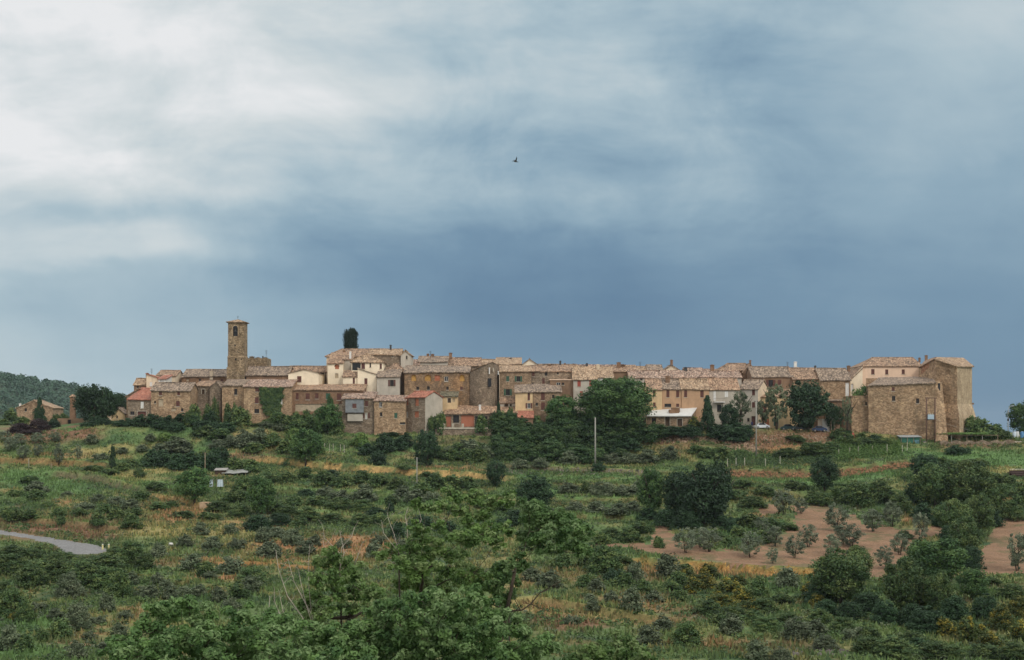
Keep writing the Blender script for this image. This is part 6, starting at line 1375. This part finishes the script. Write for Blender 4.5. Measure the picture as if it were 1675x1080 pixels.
# garden corner: white sheets on a line, plastic cloche, concrete block, junk
def garden_bits():
    x, y, z = on_ground(350, 800); root = empty('hanging_sheet', (x-.9, y, z), 0, 'pale blue-white sheet hanging left of its pair in the hillside garden', 'sheet', 'sheets hung in the hillside garden')
    shm = plain('pale_cloth', (.50,.58,.62), .9, .08)
    for i, (dx, w0, lab) in enumerate(((-1.0,.7,None), (1.0,1.25,'wider pale blue-white sheet hanging right of its pair in the hillside garden'))):
        if i: root = empty('hanging_sheet', (x-.9+1.55, y, z), 0, lab, 'sheet', 'sheets hung in the hillside garden')
        mb = MB(); n = 8; 
        for k in range(n):
            a, b = k/n*w0, (k+1)/n*w0; f = lambda t: .08*math.sin(t*14)
            mb.quad((a-.1*0, f(a), .45), (b, f(b), .45), (b*.85+.08, f(b)*.6, 1.9), (a*.85+.08, f(a)*.6, 1.9))
            mb.quad((a, f(a)+.04, .45), (a*.85+.08, f(a)*.6+.04, 1.9), (b*.85+.08, f(b)*.6+.04, 1.9), (b, f(b)+.04, .45))
        mb.build('cloth', shm, root); q = MB(); q.tube([(-.12,0,0),(-.12,0,2.1)], .03, 5); q.tube([(w0+.1,0,0),(w0+.1,0,2.1)], .03, 5); q.tube([(-.12,0,1.93),(w0+.1,0,1.93)], .015, 4); q.build('frame', WD, root)
    x0, y0, z0 = on_ground(383, 778); root = empty('plastic_cover', (x0-2.6, y0, z0+.25), R(4), 'whitish plastic sheet cover stretched over a low garden frame', 'cover')
    mb = MB(); slab(mb, (0,-.4,.35), (5.4,-.4,.3), (5.4,1.8,.8), (0,1.8,1.0), .05, nx=9, ny=3, wob=.12); mb.build('plastic_sheet', plain('milky_plastic', (.27,.275,.25), .5, .15), root)
    q = MB()
    for k in range(4):
        for yy_ in (-.3, 1.6): q.tube([(.2+k*1.6, yy_, -.6), (.2+k*1.6, yy_, .35+.25*yy_)], .05, 5)
    q.build('frame', WD, root)
    x0, y0, z0 = on_ground(361, 777); root = empty('tin_roof_hut', (x0-1.2, y0, z0-.1), 0, 'tiny tin-roofed hut hidden in bushes left of the plastic cover', 'hut'); q = MB(); q.box(0, 2.2, 0, 1.6, -.4, 1.0); q.build('wall', SH['wood'], root); q = MB(); slab(q, (-.2,-.3,1.0), (2.5,-.3,1.05), (2.5,1.9,1.5), (-.2,1.9,1.45), .06, wob=.04); q.build('roof', plain('dull_tin', (.34,.32,.29), .5), root)
    x0, y0, z0 = on_ground(335, 832); root = empty('concrete_cistern', (x0-1, y0, z0), R(-6), 'small buff concrete cistern block with dark slot on the clay slope', 'cistern'); q = MB(); facade(q, 2.0, -.3, 1.15, [(1.1,.75,1.6,.95)], .15); q.quad((0,0,-.3),(0,0,1.15),(0,1.6,1.15),(0,1.6,-.3)); q.quad((2,0,-.3),(2,1.6,-.3),(2,1.6,1.15),(2,0,1.15)); q.quad((0,0,1.15),(2,0,1.15),(2,1.6,1.15),(0,1.6,1.15)); q.quad((0,1.6,-.3),(0,1.6,1.15),(2,1.6,1.15),(2,1.6,-.3)); q.build('block', plain('buff_concrete', (.45,.32,.20), .9), root); q = MB(); q.quad((1.1,.14,.75),(1.6,.14,.75),(1.6,.14,.95),(1.1,.14,.95)); q.build('slot', GLASS, root)
    x0, y0, z0 = on_ground(280, 893); q = MB(); rng = random.Random(2)
    q.tube([(-.35,0,.0),(-.2,.05,.25),(.1,0,.3),(.35,.1,.02)], [.1,.28,.26,.08], 7); o = q.build('white_rock', SH['white'], None, True); o.location = (x0, y0, z0); tag(o, 'small white rock lying at the bend above the bramble bank', 'rock')
    for i, (u, v, lab) in enumerate(((168,899,'left yellow-white kerb marker at the end of the road'), (178,899,'right yellow-white kerb marker at the end of the road'))):
        x0, y0, z0 = on_ground(u, v); q = MB(); q.frus(0,0,.28,.2,-.2,.2,.14,.75); root = empty('kerb_marker', (x0, y0, z0), 0, lab, 'marker', 'road markers'); q.build('stone', plain('marker_paint', (.6,.52,.25), .8), root); q = MB(); q.frus(0,0,.22,.16,.752,.1,.08,.86); q.build('cap', SH['white'], root)
garden_bits()
def barrels():
    for i, (u, c, lab) in enumerate(((1659, (.55,.62,.68), 'pale bluish barrel right of the street lamp foot'), (1664, (.60,.60,.58), 'whitish barrel between two others at the right edge'), (1672, (.12,.28,.50), 'bright blue barrel at the right edge'))):
        Y = 336.5; x = (u-UC)*Y/F; z = gz(x, Y); root = empty('barrel', (x, Y, z), 0, lab, 'barrel', 'barrels at the right edge'); q = MB(); q.tube([(0,0,0),(0,0,.1),(0,0,.8),(0,0,1.4),(0,0,1.5)], [.36,.42,.46,.42,.36], 14); q.build('drum', plain('barrel_%d' % i, c, .5, .1), root, False); q = MB(); q.tube([(0,0,1.501),(0,0,1.56)], .3, 12); q.build('lid', PC, root)
    mb = MB(); p = at(1662, 731, 331); q = MB(); q.box(-2.4, 4, -.2, .3, -.6, .12); o = q.build('kerb_slab', SH['sill']); o.location = (p[0], 331, gz(p[0], 331)+.1); tag(o, 'short pale kerb slab at the right edge under the street lamp', 'kerb')
    # stacked dark timber at the right edge
    x, y, z = on_ground(1666, 781); root = empty('timber_stack', (x, y, z), R(8), 'dark stack of timber with pale planks at the right edge of the slope', 'timber stack'); rng = random.Random(4)
    for k in range(12):
        q = MB(); yy_ = (k % 3)*.5; zz = .18 + (k//3)*.36; l = rng.uniform(1.4, 1.9); q.tube([(-l, yy_, zz), (l+rng.uniform(0,.4), yy_+rng.uniform(-.1,.1), zz)], rng.uniform(.14,.19), 7); q.build('log', plain('dark_log', (.07,.045,.04), .9), root)
    q = MB(); q.box(-.6, 1.7, -.1, .5, 1.62, 1.70); q.box(-1.3, -.2, .5, 1.2, 1.60, 1.69); q.build('plank', plain('pale_plank', (.5,.46,.42), .9), root)
barrels()
def beanpoles():
    for i, (u0, v0, u1, v1, c, lab) in enumerate(((1381,708,1385,730,SH['sill'],'pale board leaning against the bank left of the curtain wall'), (1395,708,1401,728,SH['red'],'reddish board leaning beside the pale board by the curtain wall'), (1387,708,1391,730,SH['wood'],'dark board leaning between the pale and reddish ones'))):
        Y = 328.5; a, b = at(u0, v0, Y+1), at(u1, v1, Y); q = MB(); q.add([(a[0]-.22,a[1],a[2]),(a[0]+.22,a[1],a[2]),(b[0]+.22,b[1],b[2]-.6),(b[0]-.22,b[1],b[2]-.6),(a[0]-.22,a[1]+.06,a[2]),(a[0]+.22,a[1]+.06,a[2]),(b[0]+.22,b[1]+.06,b[2]-.6),(b[0]-.22,b[1]+.06,b[2]-.6)], [(0,3,2,1),(4,5,6,7),(0,1,5,4),(1,2,6,5),(2,3,7,6),(3,0,4,7)]); tag(q.build('leaning_board', c), lab, 'board', 'leaning boards')
beanpoles()
def chapel():
    Y = 352; P = at(94, 698, Y); z0 = gz(P[0], Y)-.5; X = lambda u: (u-UC)*Y/F - P[0]; Z = lambda v: (VH-v)*Y/F - z0
    root = empty('ruined_wall', (P[0], Y, z0), 0, 'ruined dark stone wall with small arched doorway left of the big dark tree', 'ruin'); mb = MB(); w_ = X(146); facade(mb, w_, 0, Z(684.5), [(X(110.5),.4,X(116),Z(686.5))], .5); mb.quad((0,0,Z(684.5)),(w_,0,Z(684.5)),(w_,.9,Z(684.5)),(0,.9,Z(684.5))); mb.quad((0,.9,0),(0,.9,Z(684.5)),(w_,.9,Z(684.5)),(w_,.9,0)); mb.quad((0,0,0),(0,0,Z(684.5)),(0,.9,Z(684.5)),(0,.9,0)); mb.quad((w_,0,0),(w_,.9,0),(w_,.9,Z(684.5)),(w_,0,Z(684.5))); mb.build('wall', W['brown'], root)
    q = MB(); q.quad((X(110.5),.48,.4),(X(116),.48,.4),(X(116),.48,Z(686.5)),(X(110.5),.48,Z(686.5))); q.build('doorway', GLASS, root)
    q = MB(); q.box(X(108),X(118),-.25,-.003,0,Z(683)); 
    r2 = empty('kiln_chimney', (P[0]+X(116), Y+1.6, z0), 0, 'slender tapering brick chimney with flared top left of the big dark tree', 'chimney'); w1 = X(121)-X(112); q = MB(); h = Z(648); q.frus(0,0,w1,w1,0,w1*.82,w1*.82,h-1.2); q.frus(0,0,w1*.82,w1*.82,h-1.2,w1*.78,w1*.78,h-.4); q.build('shaft', W['brick'], r2); q = MB(); q.frus(0,0,w1*.9,w1*.9,h-.4,w1*1.1,w1*1.1,h-.15); q.frus(0,0,w1*1.1,w1*1.1,h-.15,w1*.35,w1*.35,h+.45); q.build('cap', T['brown'], r2)
    # stone terrace wall under it
    Yw = 334; mb = MB(); a, b = (84-UC)*Yw/F, (178-UC)*Yw/F; n = 14
    for i in range(n):
        x0, x1 = a+(b-a)*i/n, a+(b-a)*(i+1)/n; zt = lambda x: (VH-702.5)*Yw/F + .15*math.sin(x*1.3); mb.add([(x0,Yw,-4),(x1,Yw,-4),(x1,Yw,zt(x1)),(x0,Yw,zt(x0)),(x0,Yw+.7,zt(x0)),(x1,Yw+.7,zt(x1))], [(0,1,2,3),(3,2,5,4)])
    tag(mb.build('garden_retaining_wall', W['stone2']), 'dark stone retaining wall under the grassy platform left of the village', 'wall')
chapel()
def stones():
    rng = random.Random(9); mb = MB()
    def heap(name, lab, pts, n, s, mat):
        mb = MB()
        for _ in range(n):
            t = rng.random()*(len(pts)-1); i = int(t); f = t-i; u = pts[i][0]*(1-f)+pts[i+1][0]*f; v = pts[i][1]*(1-f)+pts[i+1][1]*f; x, y, z = on_ground(u, v+rng.uniform(-5,5)); r = s*rng.uniform(.5,1.3)
            a = rng.uniform(0,3); ca, sa = math.cos(a)*r, math.sin(a)*r; mb.add([(x-ca,y-sa,z-.1),(x+sa,y-ca,z-.1),(x+ca,y+sa,z-.1),(x-sa,y+ca,z-.1),(x-ca*.6,y-sa*.6,z+r*.7),(x+sa*.6,y-ca*.6,z+r*.8),(x+ca*.6,y+sa*.6,z+r*.6),(x-sa*.6,y+ca*.6,z+r*.75)], [(4,5,6,7),(0,1,5,4),(1,2,6,5),(2,3,7,6),(3,0,4,7)])
        tag(mb.build(name, mat), lab, 'stones', kind='stuff')
    heap('rubble_row', 'grey rubble stones strewn along the bottom right foot of the slope', [(1280,1068),(1330,1066),(1390,1070)], 90, .26, plain('grey_rock', (.15,.135,.12), .95, .4, 2))
    heap('terrace_stones', 'orange-brown stones of the terrace wall below the vegetable garden', [(1185,776),(1300,779),(1400,773),(1495,761)], 420, .30, plain('ochre_rock', (.26,.14,.075), .95, .5, 1.5))
    heap('path_stones', 'grey stones edging the terrace below the tall utility pole', [(820,770),(950,772),(1070,775)], 260, .22, plain('grey_rock2', (.19,.165,.135), .95, .5, 2))
    heap('scree', 'pale brown stones on the bare bank beneath the cars and barn', [(1060,716),(1110,722),(1150,716),(1190,726),(1230,716),(1300,714),(1360,722)], 420, .26, plain('pale_rock', (.30,.21,.14), .95, .5, 2))
    heap('scree_lower', 'pale earth clods on the bank right of the dark hedge', [(1180,736),(1210,730),(1240,738),(1215,724)], 260, .26, plain('pale_rock', (.30,.21,.14), .95, .5, 2))
stones()
# ------------------------------------------------------------------ foreground oaks on the near hillside
FL = {'a': foliage('near_oak_leaves', (.055,.118,.032), (.195,.31,.085), (.25,.33,.13), trans=.38), 'b': foliage('near_oak_leaves_dark', (.038,.092,.028), (.15,.255,.075), (.20,.29,.12), trans=.34)}
def near_tree(name, label, Y, base_u, base_z, clumps, leaf, mat, seed, trunk_r=.22, dens=1.0, fork=None, cat='oak tree'):
    """clumps: (u, v, radius px); each becomes several leaf sprays at its own distance, joined to the trunk by tapering limbs"""
    rng = np.random.default_rng(seed); rr = random.Random(seed); bx = (base_u-UC)*Y/F
    root = empty(name, (bx, Y, base_z), 0, label, cat); O = np.array([bx, Y, base_z])
    nodes = []; sub = []
    cl = []
    for (u, v, r) in clumps:
        dy = rr.uniform(-1, 1)*min(2.6, 1.0 + .02*abs(u-base_u)); y = Y + dy; cl.append((np.array(((u-UC)*y/F, y, (VH-v)*y/F)), r*y/F))
    top = max(c[0][2] for c in cl); low = min(c[0][2] for c in cl)
    tb = MB(); fk = np.array(((fork[0]-UC)*Y/F, Y, (VH-fork[1])*Y/F)) if fork else np.array((bx, Y, low*.6+base_z*.4))
    p0 = O.copy(); m1 = (p0*.5+fk*.5) + np.array((.12, .1, 0)); nodes = [(p0*(1-t)**2 + 2*m1*t*(1-t) + fk*t*t, trunk_r*(1-.45*t)) for t in np.linspace(0, 1, 7)]
    tb.tube([tuple(n[0]-O) for n in nodes], [n[1] for n in nodes], 9)
    trk = tb.build('trunk', BARK, root, True)
    nodes = nodes[4:]; lb = MB()
    for c, r in sorted(cl, key=lambda q: np.linalg.norm(q[0]-fk)):
        best = min(nodes, key=lambda n: np.linalg.norm(n[0]-c) + (0 if n[0][2] < c[2]+.3 else 1.2) + .3*np.linalg.norm(n[0]-fk))
        a, ra = best; L = np.linalg.norm(c-a); r1 = max(.012, min(ra*.72, .05+.02*L)); k = 6
        mid = (a+c)/2 + rng.normal(size=3)*L*.10 + np.array((0, 0, -.06*L)); pts = [a*(1-t)**2+2*mid*t*(1-t)+c*t*t for t in np.linspace(0, 1, k)]
        pts = [p + (rng.normal(size=3)*L*.018 if 0 < i < k-1 else 0) for i, p in enumerate(pts)]; rad = [r1*(1-.72*t) for t in np.linspace(0, 1, k)]
        lb.tube([tuple(p-O) for p in pts], rad, 6); nodes += [(p, q) for p, q in zip(pts[1:], rad[1:])]
        for _ in range(9):   # twigs through the clump
            e = c + unit(rng, 1)[0]*r*rng.uniform(.6, 1.05)*np.array((1, 1, .85)); m = (c+e)/2 + rng.normal(size=3)*r*.12; s = pts[-2]*.3 + c*.7
            lb.tube([tuple(s-O), tuple(m-O), tuple(e-O)], [r1*.28+.004, .008, .004], 4, False); sub.append((e, r*.34)); 
        sub.append((c, r*.5)); 
    lb.build('branches', BARK, root, True)
    P, Nn, T1, T2 = [], [], [], []
    for c, r in sub:
        n = int(dens * 105 * (r/.25)**1.6) + 14; U = unit(rng, n); q = c + U*(r*rng.random(n)**.45)[:, None]*np.array((1.05, 1.05, .72)); nn = U*.7 + rng.normal(size=(n, 3))*.5 + np.array((0, -.1, .55))
        P.append(q); Nn.append(nn/np.linalg.norm(nn, axis=1)[:, None]); b = rng.random(); T1.append(np.clip(b*.7 + rng.random(n)*.4, 0, 1)); T2.append(np.clip(rng.random()*.75 + rng.random(n)*.4, 0, 1))
    P, Nn, T1, T2 = np.concatenate(P), np.concatenate(Nn), np.concatenate(T1), np.concatenate(T2)
    # each leaf: folded lobed blade of two quads
    n = len(P); r = rng.normal(size=(n, 3)); t = np.cross(Nn, r); t /= np.linalg.norm(t, axis=1)[:, None]; b = np.cross(Nn, t); s = leaf*(.6+.7*rng.random(n))[:, None]
    V = np.stack([P-t*s, P-b*s*.5-t*s*.1+Nn*s*.2, P+t*s*.9, P+t*s*.2, P+b*s*.5-t*s*.1+Nn*s*.2], 1).reshape(-1, 3) - O; i = np.arange(n)*5
    Fq = np.concatenate([np.stack([i, i+1, i+2, i+3], 1), np.stack([i, i+3, i+2, i+4], 1)]); 
    link('crown', np_mesh('crown', V, Fq, FL[mat], np.repeat(np.stack([T1, T2, T1], 1), 5, 0)), root)
    return root
def cz(lst): return [(400+x/2.538, 780+y/2.538, r/2.538) for x, y, r in lst]
zb = lambda Y, u: gz((u-UC)*Y/F, Y)
near_tree('oak_tree', 'near oak with open crown in the centre foreground, its leafy sprays reaching highest', 45, 690, zb(45, 690),
  cz([(720,215,46),(745,260,60),(700,330,66),(800,300,60),(690,370,80),(745,385,80),(640,350,50),(870,320,60),(905,268,64),(960,262,64),(1005,230,52),(1040,270,44),(850,390,60),(930,420,70),(985,440,60),(865,80,48),(760,132,38),(830,120,36),(940,78,46),(1010,110,40),(1085,92,44),(720,110,26),(990,170,40),(930,180,44),(1080,220,40),(820,210,36),(900,140,36),(560,325,34),(620,300,34),(650,440,50),(760,450,60),(830,460,60)]),
  .066, 'a', 3, .24, 1.0, fork=(690, 975))
near_tree('oak_tree', 'near oak leaning right, dense rounded crown left of the lower terraces', 46, 745, zb(46, 745),
  cz([(1180,138,70),(1230,145,66),(1285,160,64),(1330,190,66),(1250,205,70),(1190,205,62),(1310,240,66),(1370,215,58),(1400,255,52),(1350,285,50),(1170,262,50),(1230,262,56),(1290,290,44),(1410,310,38),(1140,330,30),(1060,400,50),(1090,370,40),(1040,440,54),(1066,393,42),(1105,431,46),(1030,470,46),(1142,368,36),(1080,500,50),(980,520,50)]),
  .066, 'b', 5, .10, 1.25, fork=(842, 935))
near_tree('oak_tree', 'near oak with thin crown left of centre, dark forked trunk showing', 43, 575, zb(43, 575),
  cz([(330,355,54),(372,330,50),(420,365,56),(345,425,56),(425,430,50),(300,480,56),(380,490,50),(270,540,60),(470,395,46),(500,470,56),(560,495,60),(330,560,60),(440,540,50),(520,540,50),(300,420,40),(450,470,46)]),
  .066, 'a', 7, .18, .8, fork=(572, 1010))
near_tree('oak_tree', 'nearest leafy oak filling the bottom centre of the picture', 38, 700, zb(38, 700),
  cz([(520,620,90),(600,580,90),(690,560,90),(780,530,90),(860,520,80),(940,520,84),(1010,570,80),(1040,640,80),(960,610,90),(880,600,100),(790,620,100),(700,650,100),(610,670,100),(540,720,100),(640,740,100),(740,730,100),(850,700,100),(950,700,100),(1050,720,90),(1120,640,70),(1180,690,80),(1240,720,66),(460,680,90),(1130,740,80),(500,790,100),(700,800,110),(900,790,110),(1100,800,100),(600,800,100),(800,800,100),(1000,800,100)]),
  .066, 'b', 9, .26, 1.25, fork=(700, 1120))
near_tree('oak_bush', 'broad leafy oak scrub filling the bottom left foreground', 36, 330, zb(36, 330),
  [(u, v, r) for u, v, r in ((215,1050,34),(250,1030,34),(285,1008,34),(320,1012,34),(350,1030,34),(390,1022,34),(425,1035,34),(460,1032,34),(495,1040,34),(230,1075,36),(265,1060,36),(300,1045,36),(335,1060,38),(370,1060,38),(410,1065,38),(450,1066,38),(490,1072,38),(520,1060,34),(545,1040,30),(260,1000,24),(300,988,22),(400,1005,24),(440,1010,24),(200,1082,30),(530,1085,34),(300,1085,40),(360,1090,40),(420,1092,40),(480,1094,40),(240,1095,38),(550,1075,32),(190,1066,24))],
  .066, 'b', 11, .2, 1.25, fork=(360, 1130), cat='oak scrub')
near_tree('oak_bush', 'small light green oak bush at the bottom edge right of centre', 40, 1005, zb(40, 1005),
  [(965,1075,24),(985,1062,26),(1010,1056,26),(1035,1062,24),(1050,1078,22),(1000,1080,28),(1025,1084,28),(975,1092,26),(940,1086,20),(1000,1100,28),(1040,1100,26)],
  .066, 'a', 13, .12, 1.15, fork=(1005, 1130), cat='oak scrub')
DEADW = plain('dead_wood', (.34, .295, .24), .9, .3, 3.0)
def dead(name, label, Y, segs, seed, mat, cat='dead branches'):
    rng = random.Random(seed); mb = MB(); a0 = at(*segs[0][0][0], Y); zg = gz(a0[0], Y)
    root = empty(name, (a0[0], Y, zg), 0, label, cat); O = Vector(root.location)
    for pts, r in segs:
        yy_ = Y + rng.uniform(-.4, .4); P = [Vector(at(u + rng.uniform(-1, 1), v, yy_ + .15*i)) - O for i, (u, v) in enumerate(pts)]
        mb.tube(P, [r*(1-.75*i/(len(P)-1)) for i in range(len(P))], 6)
        for i in range(1, len(P)):
            for _ in range(2):
                d_ = Vector((rng.uniform(-.3,.3), rng.uniform(-.2,.2), rng.uniform(.02,.4))); s = P[i-1].lerp(P[i], rng.random()); mb.tube([s, s+d_*.5+Vector((rng.uniform(-.04,.04),0,0)), s+d_], [r*.3, r*.22, .004], 4, False)
    mb.build('twigs', mat, root, True)
    q = MB(); p = Vector(at(*segs[0][0][0], Y)) - O; q.tube([(0,0,-.3), (p.x*.5+.1, 0, p.z*.5), tuple(p)], [.05,.035,.024], 7); q.build('stem', BARK, root, True)
dead('bare_shrub', 'bare pale twiggy branches standing up at the left of the foreground oaks', 42, [
 ([(505,1040),(495,1010),(470,975),(455,930),(452,900)], .022), ([(505,1040),(512,1010),(495,980),(480,950),(470,915)], .022), ([(505,1040),(480,1025),(462,1000),(455,965)], .018),
 ([(512,1025),(500,990),(492,950),(488,930)], .016), ([(440,1010),(441,980),(442,975)], .012), ([(505,1040),(520,1005),(530,985)], .02), ([(470,1020),(458,1004),(450,985),(448,960)], .014), ([(512,1020),(506,960),(504,915),(506,890)], .014)], 3, DEADW)
dead('bare_shrub', 'pale leafless twigs above the left foreground oak against orange earth', 43, [
 ([(556,930),(558,908),(545,895),(530,880),(528,865)], .016), ([(556,930),(560,895),(575,878),(580,862)], .016), ([(556,930),(562,905),(560,885),(556,868)], .014), ([(540,925),(532,905),(528,880)], .012), ([(580,925),(588,900),(592,888)], .012)], 5, DEADW)
dead('bare_shrub', 'grey leafless branches at the upper left of the central oak', 45, [
 ([(652,905),(645,875),(636,850),(634,838)], .014), ([(668,900),(665,860),(662,845),(668,830)], .018), ([(652,905),(628,872),(624,850)], .014), ([(668,900),(690,850),(685,835)], .014), ([(700,870),(712,860),(730,845)], .012)], 6, DEADW)
dead('bare_shrub', 'dark bare branch reaching right below the leaning oak', 46, [
 ([(832,1000),(855,998),(868,988),(884,970),(905,962)], .035), ([(868,988),(890,998),(900,1000)], .018), ([(884,970),(910,955),(925,948),(932,945)], .016), ([(850,998),(840,975),(838,960)], .016), ([(905,962),(918,948),(922,940)], .01)], 8, BARK)
# ------------------------------------------------------------------ haze: a closed box of even thin air
def haze():
    mb = MB(); mb.box(-2600, 2600, -120, 4200, -97, 45)
    m = bpy.data.materials.new('haze_air'); m.use_nodes = True; t = NT(m.node_tree); t.n.clear()
    o = t.new('ShaderNodeOutputMaterial'); v = t.new('ShaderNodeVolumePrincipled'); v.inputs['Color'].default_value = (.80, .88, .95, 1); v.inputs['Density'].default_value = HAZE
    v.inputs['Anisotropy'].default_value = .2; t.l.new(v.outputs[0], o.inputs['Volume'])
    tag(mb.build('haze', m), 'thin bluish haze in the air over the whole valley', 'haze', kind='stuff')
HAZE = 0.00006
haze()
